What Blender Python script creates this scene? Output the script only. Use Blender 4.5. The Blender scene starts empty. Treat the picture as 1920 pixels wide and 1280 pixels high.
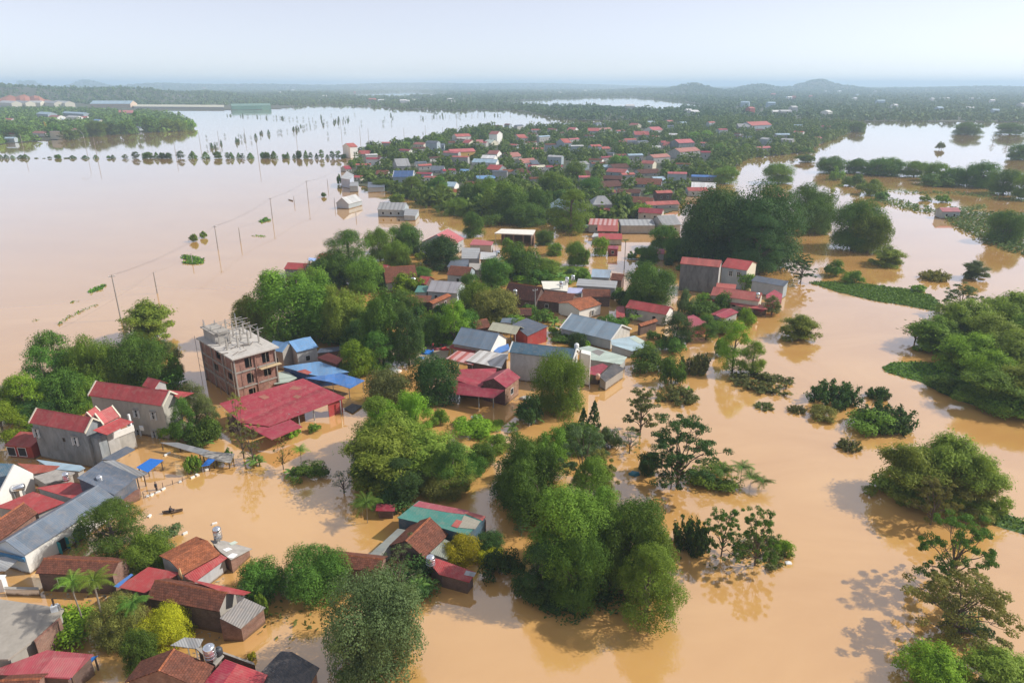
import bpy, math, random
import numpy as np
from mathutils import Vector, Matrix

# ------------------------------------------------------------------ camera, sky, sun, exposure
F, CH, HY = 1280.0, 60.0, 158.0            # focal length in photo pixels, camera height, row of the horizon
PITCH = math.atan((640 - HY) / F)
SUN_EL, SUN_AZ = math.radians(38), math.radians(80)   # azimuth from +Y towards +X
scene = bpy.context.scene
col = scene.collection
cam_data = bpy.data.cameras.new('camera')
cam = bpy.data.objects.new('camera', cam_data)
col.objects.link(cam)
cam.location = (0, 0, CH)
cam.rotation_euler = (math.pi / 2 - PITCH, 0, 0)
cam_data.sensor_width = 36.0
cam_data.lens = 36.0 * F / 1920.0
cam_data.clip_end = 80000
scene.camera = cam
world = bpy.data.worlds.new('World')
scene.world = world
world.use_nodes = True
wn = world.node_tree
sky = wn.nodes.new('ShaderNodeTexSky')
sky.sky_type = 'NISHITA'
sky.sun_disc = False
sky.sun_elevation = SUN_EL
sky.sun_rotation = SUN_AZ
sky.altitude = 0
sky.air_density = 0.6
sky.dust_density = 0.35
sky.ozone_density = 2.2
hsv = wn.nodes.new('ShaderNodeHueSaturation')     # thin high haze: the blue is washed out
hsv.inputs['Saturation'].default_value = 0.52
hsv.inputs['Hue'].default_value = 0.515
wn.links.new(sky.outputs[0], hsv.inputs['Color'])
veil = wn.nodes.new('ShaderNodeMix')                  # added even pale tint over the whole sky, lifts the fill light
veil.data_type = 'RGBA'
veil.inputs[0].default_value = 0.5
veil.inputs[7].default_value = (3.35, 3.42, 3.75, 1)
wn.links.new(hsv.outputs[0], veil.inputs[6])
wn.links.new(veil.outputs[2], wn.nodes['Background'].inputs[0])
wn.nodes['Background'].inputs[1].default_value = 0.135
sun_data = bpy.data.lights.new('sun', 'SUN')
sun_data.energy = 3.7
sun_data.angle = math.radians(0.6)
sun_data.color = (1.0, 0.94, 0.85)
sun = bpy.data.objects.new('sun', sun_data)
col.objects.link(sun)
sun_dir = Vector((math.sin(SUN_AZ) * math.cos(SUN_EL), math.cos(SUN_AZ) * math.cos(SUN_EL), math.sin(SUN_EL)))
sun.rotation_euler = sun_dir.to_track_quat('Z', 'Y').to_euler()
sun.location = (200, 40, 300)
scene.view_settings.view_transform = 'Standard'
scene.view_settings.look = 'None'
scene.view_settings.exposure = 0.56
scene.view_settings.gamma = 1.0
scene.cycles.use_denoising = True
scene.cycles.max_bounces = 5
scene.cycles.diffuse_bounces = 2
scene.cycles.glossy_bounces = 2
scene.cycles.transmission_bounces = 2
scene.cycles.volume_bounces = 2
scene.cycles.caustics_reflective = False
scene.cycles.caustics_refractive = False
rnd = random.Random(7)

# ------------------------------------------------------------------ surveying: where a sight line meets a level
def ray(px, py):
    x, y = (px - 960) / F, (640 - py) / F
    return Vector((x, math.cos(PITCH) + y * math.sin(PITCH), -math.sin(PITCH) + y * math.cos(PITCH)))
CAM = Vector((0, 0, CH))
def W(px, py, z=0.0):
    d = ray(px, py)
    return CAM + d * ((z - CH) / d.z)
def pix(p):
    q = Vector(p) - CAM
    zc = q.y * math.cos(PITCH) - q.z * math.sin(PITCH)
    yc = q.y * math.sin(PITCH) + q.z * math.cos(PITCH)
    return 960 + F * q.x / zc, 640 - F * yc / zc
def depth(p):
    q = Vector(p) - CAM
    return q.y * math.cos(PITCH) - q.z * math.sin(PITCH)
def hgt(b, ty):
    lo, hi = 0.0, 150.0
    for _ in range(40):
        m = (lo + hi) / 2
        if pix((b[0], b[1], m))[1] > ty: lo = m
        else: hi = m
    return lo
def inpoly(x, y, poly):
    c = False
    j = len(poly) - 1
    for i in range(len(poly)):
        xi, yi = poly[i]; xj, yj = poly[j]
        if (yi > y) != (yj > y) and x < (xj - xi) * (y - yi) / (yj - yi) + xi: c = not c
        j = i
    return c

# ------------------------------------------------------------------ mesh and object helpers
class MB:
    def __init__(s): s.v, s.f = [], []
    def add(s, vs, fs):
        o = len(s.v)
        s.v += [tuple(p) for p in vs]
        s.f += [tuple(i + o for i in f) for f in fs]
        return s
    def box(s, x0, x1, y0, y1, z0, z1):
        return s.add([(x0,y0,z0),(x1,y0,z0),(x1,y1,z0),(x0,y1,z0),(x0,y0,z1),(x1,y0,z1),(x1,y1,z1),(x0,y1,z1)],
                     [(3,2,1,0),(4,5,6,7),(0,1,5,4),(1,2,6,5),(2,3,7,6),(3,0,4,7)])
    def extrude_x(s, prof, x0, x1):            # prof: (y, z) counter-clockwise seen from +x
        n = len(prof)
        vs = [(x0, y, z) for y, z in prof] + [(x1, y, z) for y, z in prof]
        fs = [tuple(range(n - 1, -1, -1)), tuple(range(n, 2 * n))]
        fs += [(i, (i + 1) % n, n + (i + 1) % n, n + i) for i in range(n)]
        return s.add(vs, fs)
    def slab(s, pts, t):                       # top outline, counter-clockwise from above
        n = len(pts)
        vs = [tuple(p) for p in pts] + [(p[0], p[1], p[2] - t) for p in pts]
        fs = [tuple(range(n)), tuple(range(2 * n - 1, n - 1, -1))]
        fs += [(i, n + i, n + (i + 1) % n, (i + 1) % n) for i in range(n)]
        return s.add(vs, fs)
    def prism(s, top, zb):
        n = len(top)
        vs = [tuple(p) for p in top] + [(p[0], p[1], zb) for p in top]
        fs = [tuple(range(n)), tuple(range(2 * n - 1, n - 1, -1))]
        fs += [(i, n + i, n + (i + 1) % n, (i + 1) % n) for i in range(n)]
        return s.add(vs, fs)
    def tube(s, path, rad, n=6):
        path = [Vector(p) for p in path]
        if not isinstance(rad, (list, tuple)): rad = [rad] * len(path)
        vs, fs = [], []
        for i, p in enumerate(path):
            d = (path[min(i + 1, len(path) - 1)] - path[max(i - 1, 0)]).normalized()
            a = d.orthogonal().normalized() if abs(d.z) > 0.9 else d.cross(Vector((0, 0, 1))).normalized()
            b = d.cross(a)
            for k in range(n):
                t = 2 * math.pi * k / n
                vs.append(p + (a * math.cos(t) + b * math.sin(t)) * rad[i])
        for i in range(len(path) - 1):
            for k in range(n):
                fs.append((i*n + k, i*n + (k+1) % n, (i+1)*n + (k+1) % n, (i+1)*n + k))
        m = len(path) - 1
        fs += [tuple(range(n - 1, -1, -1)), tuple(m * n + k for k in range(n))]
        return s.add(vs, fs)
    def lathe(s, prof, n=14, c=(0, 0, 0)):     # prof: (r, z)
        vs, fs = [], []
        for r, z in prof:
            for k in range(n):
                t = 2 * math.pi * k / n
                vs.append((c[0] + r * math.cos(t), c[1] + r * math.sin(t), c[2] + z))
        for i in range(len(prof) - 1):
            for k in range(n):
                fs.append((i*n + k, i*n + (k+1) % n, (i+1)*n + (k+1) % n, (i+1)*n + k))
        m = len(prof) - 1
        fs += [tuple(range(n - 1, -1, -1)), tuple(m * n + k for k in range(n))]
        return s.add(vs, fs)
    def mesh(s, name, mat, smooth=False):
        me = bpy.data.meshes.new(name)
        me.from_pydata(s.v, [], s.f)
        me.update()
        if mat: me.materials.append(mat)
        if smooth:
            for p in me.polygons: p.use_smooth = True
        return me
    def build(s, name, mat, parent=None, smooth=False):
        return put(name, s.mesh(name, mat, smooth), parent)
def put(name, me, parent=None):
    o = bpy.data.objects.new(name, me)
    col.objects.link(o)
    if parent is not None: o.parent = parent
    return o
def thing(name, label, cat, loc=(0, 0, 0), rz=0.0, group=None):
    o = bpy.data.objects.new(name, None)
    o.empty_display_size = 0.5
    col.objects.link(o)
    o.location = loc
    o.rotation_euler = (0, 0, rz)
    return tag(o, label, cat, group)
def tag(o, label, cat=None, group=None, kind=None):
    if label: o['label'] = label
    if cat: o['category'] = cat
    if group: o['group'] = group
    if kind: o['kind'] = kind
    return o
def copy_tree(o, parent=None):
    c = o.copy()
    col.objects.link(c)
    c.parent = parent
    for ch in o.children: copy_tree(ch, c)
    return c
def structure(o): o['kind'] = 'structure'; return o

# ------------------------------------------------------------------ materials
_mats = {}
def newmat(name):
    m = bpy.data.materials.new(name)
    m.use_nodes = True
    nt = m.node_tree
    return m, nt, nt.nodes['Principled BSDF']
def N(nt, typ, **kw):
    n = nt.nodes.new(typ)
    for k, v in kw.items():
        if k == 'inp':
            for a, b in v.items(): n.inputs[a].default_value = b
        else: setattr(n, k, v)
    return n
def mixc(nt, fac, a, b, blend='MIX'):
    n = nt.nodes.new('ShaderNodeMix')
    n.data_type = 'RGBA'
    n.blend_type = blend
    for sock, val in ((n.inputs[0], fac), (n.inputs[6], a), (n.inputs[7], b)):
        if hasattr(val, 'is_linked'): nt.links.new(val, sock)
        elif isinstance(val, (int, float)): sock.default_value = val
        else: sock.default_value = (*val[:3], 1)
    return n.outputs[2]
def ramp(nt, src, p0, p1, c0=(0, 0, 0), c1=(1, 1, 1)):
    n = nt.nodes.new('ShaderNodeValToRGB')
    n.color_ramp.elements[0].position = p0
    n.color_ramp.elements[1].position = p1
    n.color_ramp.elements[0].color = (*c0, 1)
    n.color_ramp.elements[1].color = (*c1, 1)
    nt.links.new(src, n.inputs[0])
    return n.outputs[0]
def noise(nt, vec, scale, detail=4, rough=.6, dist=0):
    n = N(nt, 'ShaderNodeTexNoise', inp={'Scale': scale, 'Detail': detail, 'Roughness': rough, 'Distortion': dist})
    if vec is not None: nt.links.new(vec, n.inputs['Vector'])
    return n.outputs[0]
def objvec(nt, scale=(1, 1, 1)):
    tc = nt.nodes.new('ShaderNodeTexCoord')
    mp = N(nt, 'ShaderNodeMapping')
    mp.inputs['Scale'].default_value = scale
    nt.links.new(tc.outputs['Object'], mp.inputs[0])
    oi = nt.nodes.new('ShaderNodeObjectInfo')           # every object samples its own patch of the pattern
    mul = N(nt, 'ShaderNodeVectorMath', operation='SCALE', inp={0: (37, 0, 11)})
    nt.links.new(oi.outputs['Random'], mul.inputs['Scale'])
    return mp.outputs[0], mul.outputs[0]
def addv(nt, a, b):
    n = N(nt, 'ShaderNodeVectorMath', operation='ADD')
    nt.links.new(a, n.inputs[0]); nt.links.new(b, n.inputs[1])
    return n.outputs[0]
def bump(nt, bs, h, strength, dist=.05):
    b = N(nt, 'ShaderNodeBump', inp={'Strength': strength, 'Distance': dist})
    nt.links.new(h, b.inputs['Height'])
    nt.links.new(b.outputs[0], bs.inputs['Normal'])

def metal(c, stripe=None, rust=0.38, key=None):
    """painted corrugated sheet: ribs run down the slope (local y), sheets 1 m wide; STRIPE: colour of every other sheet"""
    k = ('metal', c, stripe, rust)
    if k in _mats: return _mats[k]
    m, nt, bs = newmat('corrugated_sheet')
    tc = nt.nodes.new('ShaderNodeTexCoord')
    v, off = objvec(nt)
    sx = N(nt, 'ShaderNodeSeparateXYZ'); nt.links.new(v, sx.inputs[0])
    fl = N(nt, 'ShaderNodeMath', operation='FLOOR'); nt.links.new(sx.outputs[0], fl.inputs[0])
    cb = N(nt, 'ShaderNodeCombineXYZ'); nt.links.new(fl.outputs[0], cb.inputs[0])
    wn_ = N(nt, 'ShaderNodeTexWhiteNoise', noise_dimensions='3D'); nt.links.new(addv(nt, cb.outputs[0], off), wn_.inputs[0])
    base = mixc(nt, wn_.outputs[0], tuple(x * .68 for x in c), tuple(min(1, x * 1.18 + .012) for x in c))
    if stripe:
        md = N(nt, 'ShaderNodeMath', operation='PINGPONG', inp={1: 1.0}); nt.links.new(sx.outputs[0], md.inputs[0])
        base = mixc(nt, ramp(nt, md.outputs[0], .35, .55), base, stripe)
    sc = N(nt, 'ShaderNodeMapping'); sc.inputs['Scale'].default_value = (.9, .22, .5); nt.links.new(addv(nt, v, off), sc.inputs[0])
    n1 = noise(nt, sc.outputs[0], 1.6, 6, .7, .6)
    dirt = ramp(nt, n1, .48, .78)
    dk = tuple(x * .42 + .05 * y for x, y in zip(c, (1, .8, .6)))
    df = N(nt, 'ShaderNodeMath', operation='MULTIPLY', inp={1: rust * 2}); nt.links.new(dirt, df.inputs[0])
    base = mixc(nt, df.outputs[0], base, dk)
    n2 = noise(nt, addv(nt, v, off), .35, 3, .6)
    fade = mixc(nt, ramp(nt, n2, .3, .75), tuple(min(1, x * 1.15 + .012) for x in c), tuple(x * .8 for x in c))
    base = mixc(nt, .45, base, fade)
    n3 = noise(nt, addv(nt, v, off), 1.1, 6, .72, .8)                     # silt and dust lying on the sheets
    dfac = N(nt, 'ShaderNodeMath', operation='MULTIPLY', inp={1: .34}); nt.links.new(ramp(nt, n3, .45, .75), dfac.inputs[0])
    base = mixc(nt, dfac.outputs[0], base, (.36, .28, .22))
    nt.links.new(base, bs.inputs['Base Color'])
    bs.inputs['Roughness'].default_value = .5
    bs.inputs['Specular IOR Level'].default_value = .35
    wv = N(nt, 'ShaderNodeTexWave', wave_type='BANDS', bands_direction='X', inp={'Scale': 1.25})
    nt.links.new(v, wv.inputs['Vector'])
    bump(nt, bs, wv.outputs[0], .35, .06)
    _mats[k] = m
    return m
def tile(c, moss=.35):
    k = ('tile', c, moss)
    if k in _mats: return _mats[k]
    m, nt, bs = newmat('clay_tile')
    v, off = objvec(nt)
    br = N(nt, 'ShaderNodeTexBrick', inp={'Scale': 1.0, 'Mortar Size': .018, 'Brick Width': .3, 'Row Height': .24, 'Bias': -.1, 'Mortar Smooth': .3})
    br.inputs['Color1'].default_value = (*[x * 1.25 for x in c], 1)
    br.inputs['Color2'].default_value = (*[x * .65 for x in c], 1)
    br.inputs['Mortar'].default_value = (*[x * .3 for x in c], 1)
    nt.links.new(v, br.inputs['Vector'])
    n1 = noise(nt, addv(nt, v, off), .8, 6, .7)
    base = mixc(nt, ramp(nt, n1, .42, .72), br.outputs[0], tuple(x * .38 + .012 for x in c))
    n2 = noise(nt, addv(nt, v, off), 3.2, 3, .7)
    mf = N(nt, 'ShaderNodeMath', operation='MULTIPLY', inp={1: moss}); nt.links.new(ramp(nt, n2, .5, .7), mf.inputs[0])
    base = mixc(nt, mf.outputs[0], base, tuple(min(1, x * 1.6 + .03) for x in c))
    nt.links.new(base, bs.inputs['Base Color'])
    bs.inputs['Roughness'].default_value = .85
    bs.inputs['Specular IOR Level'].default_value = .2
    bump(nt, bs, br.outputs['Fac'], .5, -.04)
    _mats[k] = m
    return m
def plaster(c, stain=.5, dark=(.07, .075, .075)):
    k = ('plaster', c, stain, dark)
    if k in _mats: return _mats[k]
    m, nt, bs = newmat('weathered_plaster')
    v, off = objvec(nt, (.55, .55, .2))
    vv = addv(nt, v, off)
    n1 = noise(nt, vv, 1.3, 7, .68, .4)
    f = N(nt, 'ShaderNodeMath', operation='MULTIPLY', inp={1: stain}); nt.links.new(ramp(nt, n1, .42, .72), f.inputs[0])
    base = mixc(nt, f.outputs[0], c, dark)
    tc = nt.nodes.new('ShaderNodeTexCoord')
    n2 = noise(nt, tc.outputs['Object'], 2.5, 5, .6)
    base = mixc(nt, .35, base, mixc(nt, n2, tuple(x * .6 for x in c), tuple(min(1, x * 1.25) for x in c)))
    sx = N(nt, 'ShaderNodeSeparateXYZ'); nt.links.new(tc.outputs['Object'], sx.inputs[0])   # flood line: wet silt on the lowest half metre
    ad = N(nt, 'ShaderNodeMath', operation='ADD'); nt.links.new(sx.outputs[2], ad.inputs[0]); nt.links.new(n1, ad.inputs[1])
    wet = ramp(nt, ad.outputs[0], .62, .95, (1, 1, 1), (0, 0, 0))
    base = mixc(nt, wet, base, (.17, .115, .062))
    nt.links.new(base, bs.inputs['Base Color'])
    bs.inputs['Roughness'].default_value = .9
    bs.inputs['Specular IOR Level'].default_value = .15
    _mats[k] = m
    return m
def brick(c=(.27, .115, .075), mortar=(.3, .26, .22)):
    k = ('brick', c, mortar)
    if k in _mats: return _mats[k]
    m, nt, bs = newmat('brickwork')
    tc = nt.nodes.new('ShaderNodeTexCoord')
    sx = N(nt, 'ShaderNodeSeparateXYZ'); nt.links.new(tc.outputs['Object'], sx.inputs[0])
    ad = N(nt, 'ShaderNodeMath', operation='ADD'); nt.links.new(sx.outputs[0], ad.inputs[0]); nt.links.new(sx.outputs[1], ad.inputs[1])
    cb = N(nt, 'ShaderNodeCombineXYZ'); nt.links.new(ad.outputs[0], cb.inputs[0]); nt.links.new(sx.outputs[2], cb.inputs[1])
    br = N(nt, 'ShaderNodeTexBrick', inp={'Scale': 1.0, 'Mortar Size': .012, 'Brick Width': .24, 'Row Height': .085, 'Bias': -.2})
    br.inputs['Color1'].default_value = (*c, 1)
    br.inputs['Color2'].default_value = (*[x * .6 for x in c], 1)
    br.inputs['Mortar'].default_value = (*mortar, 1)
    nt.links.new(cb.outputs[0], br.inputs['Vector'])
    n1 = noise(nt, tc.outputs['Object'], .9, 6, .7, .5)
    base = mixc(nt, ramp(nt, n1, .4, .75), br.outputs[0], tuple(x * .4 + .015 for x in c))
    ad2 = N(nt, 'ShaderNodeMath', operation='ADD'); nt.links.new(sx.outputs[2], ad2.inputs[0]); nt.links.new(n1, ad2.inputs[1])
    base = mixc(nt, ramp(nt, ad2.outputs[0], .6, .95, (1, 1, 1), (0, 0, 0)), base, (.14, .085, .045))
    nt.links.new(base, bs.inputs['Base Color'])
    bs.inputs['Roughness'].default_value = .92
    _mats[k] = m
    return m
def plain(name, c, rough=.6, metallic=0.0, var=.18, scale=3.0):
    k = ('plain', name, c, rough, metallic)
    if k in _mats: return _mats[k]
    m, nt, bs = newmat(name)
    tc = nt.nodes.new('ShaderNodeTexCoord')
    n1 = noise(nt, tc.outputs['Object'], scale, 5, .65)
    base = mixc(nt, n1, tuple(x * (1 - 1.6 * var) for x in c), tuple(min(1, x * (1 + 1.6 * var)) for x in c))
    nt.links.new(base, bs.inputs['Base Color'])
    bs.inputs['Roughness'].default_value = rough
    bs.inputs['Metallic'].default_value = metallic
    _mats[k] = m
    return m
def leafmat(name, c, hi=None, trans=.34):
    """leaf: colour differs from leaf to leaf and a little from plant to plant"""
    k = ('leaf', name)
    if k in _mats: return _mats[k]
    hi = hi or (c[0] * 1.9 + .01, c[1] * 1.55 + .01, c[2] * 1.2)
    m, nt, bs = newmat(name)
    g = nt.nodes.new('ShaderNodeNewGeometry')
    oi = nt.nodes.new('ShaderNodeObjectInfo')
    lc = mixc(nt, ramp(nt, g.outputs['Random Per Island'], .05, 1.0), tuple(x * .72 for x in c), hi)
    tc = nt.nodes.new('ShaderNodeTexCoord')
    n1 = noise(nt, tc.outputs['Object'], 3.5, 3, .6)
    lc = mixc(nt, ramp(nt, n1, .35, .7), lc, mixc(nt, .5, lc, tuple(min(1, x * 1.5) for x in hi)))
    hs = N(nt, 'ShaderNodeHueSaturation')
    for sock, a, b in (('Hue', .478, .515), ('Value', .75, 1.22)):
        mr = N(nt, 'ShaderNodeMapRange', inp={3: a, 4: b}); nt.links.new(oi.outputs['Random'], mr.inputs[0])
        nt.links.new(mr.outputs[0], hs.inputs[sock])
    nt.links.new(lc, hs.inputs['Color'])
    nt.links.new(hs.outputs[0], bs.inputs['Base Color'])
    bs.inputs['Roughness'].default_value = .6
    bs.inputs['Specular IOR Level'].default_value = .1
    tr = nt.nodes.new('ShaderNodeBsdfTranslucent')
    nt.links.new(mixc(nt, .5, hs.outputs[0], (c[0] * 2.2, c[1] * 2.0, c[2] * .6)), tr.inputs[0])
    mx = N(nt, 'ShaderNodeMixShader', inp={0: trans})
    nt.links.new(bs.outputs[0], mx.inputs[1]); nt.links.new(tr.outputs[0], mx.inputs[2])
    nt.links.new(mx.outputs[0], nt.nodes['Material Output'].inputs[0])
    _mats[k] = m
    return m
RED = (.35, .040, .042); MAROON = (.26, .018, .04); PINK = (.42, .10, .11); CORAL = (.38, .085, .07)
SLATE = (.085, .11, .15); BLUEGREY = (.16, .22, .29); PALEBLUE = (.29, .41, .50); SKYBLUE = (.13, .28, .50); BLUE = (.05, .17, .45)
TEAL = (.045, .19, .16); TEALDARK = (.05, .11, .16); GREY = (.27, .28, .29); PALEGREY = (.45, .46, .46); DARK = (.05, .05, .055)
CREAM = (.46, .45, .33); PALEGREEN = (.40, .48, .42); RUSTY = (.30, .11, .075); WHITE_ROOF = (.66, .66, .66)
TB = tile((.17, .062, .038)); TO = tile((.33, .11, .05)); TD = tile((.11, .045, .034))
WHITE = plaster((.72, .71, .67), .12, (.3, .28, .25)); CREAMW = plaster((.62, .58, .47), .25, (.2, .18, .15))
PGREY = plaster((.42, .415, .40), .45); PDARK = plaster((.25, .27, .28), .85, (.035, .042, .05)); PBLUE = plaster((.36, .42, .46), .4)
PYEL = plaster((.66, .42, .14), .2, (.3, .2, .1)); CONC = plaster((.36, .335, .30), .35, (.13, .12, .11))
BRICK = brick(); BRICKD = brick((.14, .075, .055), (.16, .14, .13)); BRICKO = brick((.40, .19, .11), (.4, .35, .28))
GLASS = plain('dark_glass', (.02, .025, .03), .12, 0, .3); HOLE = plain('painted_interior_shade', (.018, .017, .016), .9)  # the near-black one paints the shade inside openings
FRAMEW = plain('white_paint', (.72, .74, .74), .5); TEALP = plain('teal_paint', (.02, .26, .30), .5); TIMBER = plain('old_timber', (.11, .075, .05), .8)
STEEL = plain('stainless_steel', (.72, .74, .77), .22, .9, .05); IRON = plain('galvanised_iron', (.32, .33, .34), .5, .4)
POLEM = plain('pole_concrete', (.26, .25, .24), .85); TARP = plain('blue_tarpaulin', (.02, .16, .55), .45); REDP = plain('red_paint', (.45, .04, .04), .5)
BARK = plain('bark', (.11, .085, .062), .9, 0, .3, 5); BARKP = plain('pale_bark', (.24, .205, .165), .9, 0, .3, 5); FOAM = plain('white_foam', (.75, .75, .72), .7)
DEBUG = False
# ------------------------------------------------------------------ builders: houses, sheds, windows, tanks
LANDMARKS = []                                     # (pixel x, pixel y, phrase) used to word the labels of plants nearby
FOOT = []                                          # picture-plane outlines of buildings, so that scattered trees keep off the near ones
SLOTS = []
def local_ray(M, px, py):
    Mi = M.inverted()
    return Mi @ CAM, Mi.to_3x3() @ ray(px, py)
def face_boxes(face, p, boxes, mb):
    x0, y0, z0 = p
    for a0, a1, b0, b1, d0, d1 in boxes:
        if face == 'f': mb.box(x0 + a0, x0 + a1, y0 - d1, y0 - d0, z0 + b0, z0 + b1)
        elif face == 'r': mb.box(x0 + d0, x0 + d1, y0 + a0, y0 + a1, z0 + b0, z0 + b1)
        else: mb.box(x0 - d1, x0 - d0, y0 + a0, y0 + a1, z0 + b0, z0 + b1)
    return mb
def window(root, face, p, w, h, style='casement'):
    a, b = w / 2, h / 2
    fb = [(-a, a, b - .06, b, -.02, .05), (-a, a, -b, -b + .06, -.02, .05), (-a, -a + .06, -b + .06, b - .06, -.02, .05), (a - .06, a, -b + .06, b - .06, -.02, .05)]
    name, fm = 'window', FRAMEW
    if style == 'casement':
        fb += [(-.03, .03, -b + .06, b - .06, -.015, .045), (-a + .06, -.03, .1, .15, -.015, .04), (.03, a - .06, .1, .15, -.015, .04)]
    if style in ('shutter', 'open', 'door'): fm = TIMBER
    if style == 'door': name = 'door'
    o = face_boxes(face, p, fb, MB()).build(name, fm, root)
    face_boxes(face, p, [(-a + .06, a - .06, -b + .06, b - .06, -.01, .012)], MB()).build('pane', GLASS if style == 'casement' else HOLE, o)  # without glass, a flat dark sheet stands in for interior shade
    if style == 'casement':
        face_boxes(face, p, [(-a - .15, a + .15, b + .12, b + .2, -.02, .4)], MB()).build('rain_hood', CONC, o)
        for s in (-1, 1):
            c0, c1 = sorted((s * a, s * (a + .06)))
            face_boxes(face, p, [(c0, c1, -b, b, .05, .38)], MB()).build('shutter', FRAMEW, o)
    if style == 'shutter':
        for s in (-1, 1):
            c0, c1 = sorted((s * a, s * (a + .07)))
            face_boxes(face, p, [(c0, c1, -b, b, .02, .62)], MB()).build('shutter', TEALP, o)
    return o
class H: pass
def house(label, e1, e2, r2, ze, roof=None, wall=None, name='house', cat='house', oh=.35, og=.22, mono=False, hip=False, trim=None,
          lm=None, group=None, wins=(), slope=.42, cap=True, th=.09, posts=False, openings=None, zb=-.6, gable=None, part_of=None):
    roof, wall = roof or metal(RED), wall or PGREY
    if isinstance(ze, tuple): ze = max(1.2, hgt(W(*ze[1:]), e2[1]))
    E1, E2 = W(*e1, ze), W(*e2, ze)
    u = (E2 - E1); L = u.length; u.normalize()
    n = Vector((-u.y, u.x, 0))
    if isinstance(r2, tuple):
        d = ray(*r2)                                # E2 + a n + b z = CAM + t d
        A = np.array([[n.x, 0, -d.x], [n.y, 0, -d.y], [0, 1, -d.z]])
        a, b, t = np.linalg.solve(A, np.array(CAM - E2))
        lo_, hi_ = (.03, .75) if mono else (.22, 1.0)
        if not part_of and not (lo_ <= b / abs(a) <= hi_ and .5 < abs(a) < 16): r2 = r2[1]; slope = .22 if mono else .5
    if not isinstance(r2, tuple):
        if n.y < 0: n = -n
        lo, hi = .5, 25.0
        for _ in range(40):
            a = (lo + hi) / 2
            if pix(E2 + n * a + Vector((0, 0, a * slope)))[1] > r2: lo = a
            else: hi = a
        b = a * slope
        if n.dot(Vector((-u.y, u.x, 0))) < 0: a = -a
    flip = a < 0
    if flip: E1, E2, u, a = E2, E1, -u, -a
    n = Vector((-u.y, u.x, 0))
    if DEBUG: print('HOUSE %-60s L=%.1f a=%.1f b=%.1f ze=%.1f' % (label[:60], L, a, b, ze))
    a = max(a, .6); b = min(max(b, -.6 if mono else .15), a * 1.3)
    D = a if mono else 2 * a
    zr = ze + b
    if part_of:
        o = bpy.data.objects.new(name, None); col.objects.link(o)
        o.location = (E1.x, E1.y, 0); o.rotation_euler = (0, 0, math.atan2(u.y, u.x))
        o.parent = part_of.root; o.matrix_parent_inverse = part_of.M.inverted()
    else: o = thing(name, label, cat, (E1.x, E1.y, 0), math.atan2(u.y, u.x), group)
    M = Matrix(((u.x, n.x, 0, E1.x), (u.y, n.y, 0, E1.y), (0, 0, 1, 0), (0, 0, 0, 1)))
    rf = MB()
    if mono:
        rf.extrude_x([(0, ze), (0, ze - th), (D, zr - th), (D, zr)][::-1], 0, L)
    elif hip:
        i = min(L * .32, a * .95)
        rf.add([(0, 0, ze), (L, 0, ze), (L, D, ze), (0, D, ze), (i, a, zr), (L - i, a, zr), (0, 0, ze - th), (L, 0, ze - th), (L, D, ze - th), (0, D, ze - th)],
               [(0, 1, 5, 4), (1, 2, 5), (2, 3, 4, 5), (3, 0, 4), (0, 6, 7, 1), (1, 7, 8, 2), (2, 8, 9, 3), (3, 9, 6, 0), (9, 8, 7, 6)])
    else:
        rf.extrude_x([(0, ze - th), (a, zr - th), (D, ze - th), (D, ze), (a, zr), (0, ze)], 0, L)
    ro = rf.build('roof', roof, o)
    k = b / max(a, .01)
    wz = ze + oh * k - th - .01
    if not mono and not hip and cap:
        MB().extrude_x([(a - .16, zr - .16 * k + .004), (a + .16, zr - .16 * k + .004), (a, zr + .06)], -.02, L + .02).build('ridge_cap', TO if roof in (TB, TD, TO) else roof, ro)
    if posts:
        nx = max(2, int(L / 3.5) + 1)
        for ix in range(nx):
            for y in (.25, D - .25):
                x = .25 + (L - .5) * ix / (nx - 1)
                zt = (ze + b * y / D if mono else ze) - th
                MB().box(x - .07, x + .07, y - .07, y + .07, zb, zt).build('post', IRON if posts == 'iron' else TIMBER, o)
    else:
        if mono: prof = [(oh, zb), (D - .1, zb), (D - .1, zr - .1 * k - th - .01), (oh, wz)]
        elif hip: prof = [(oh, zb), (D - oh, zb), (D - oh, ze - th), (oh, ze - th)]
        else: prof = [(oh, zb), (D - oh, zb), (D - oh, wz), (a, zr - th - .01), (oh, wz)]
        MB().extrude_x(prof, oh if hip else og, L - (oh if hip else og)).build('wall', wall, o)
        if gable and not mono:
            for x0, x1 in ((og - .02, og), (L - og, L - og + .02)):
                MB().extrude_x([(oh, zb), (D - oh, zb), (D - oh, wz), (a, zr - th - .03), (oh, wz)], x0, x1).build('gable_wall', gable, o)
    if trim and not mono:
        for x0, x1 in ((-.14, .1), (L - .1, L + .14)):
            MB().extrude_x([(-.03, ze - .22), (a, zr - .22), (D + .03, ze - .22), (D + .03, ze + .1), (a, zr + .14), (-.03, ze + .1)], x0, x1).build('gable_trim', trim, o)
    h = H(); h.root, h.M, h.L, h.D, h.a, h.ze, h.zr, h.oh, h.og, h.flip = o, M, L, D, a, ze, zr, oh, og, flip
    for face, px, py, w, hh, style in wins:
        C, d = local_ray(M, px, py)
        if face == 'f': t = (oh - C.y) / d.y
        elif face == 'r': t = (L - og - C.x) / d.x
        else: t = (og - C.x) / d.x
        p = C + d * t
        window(o, face, p, w, hh, style)
    if openings is None: openings = 0 if (wins or posts or part_of or ze < 2.8 or roof in (m_slate,) or name in ('barn',)) else max(1, int(L // 4.2))
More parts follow.
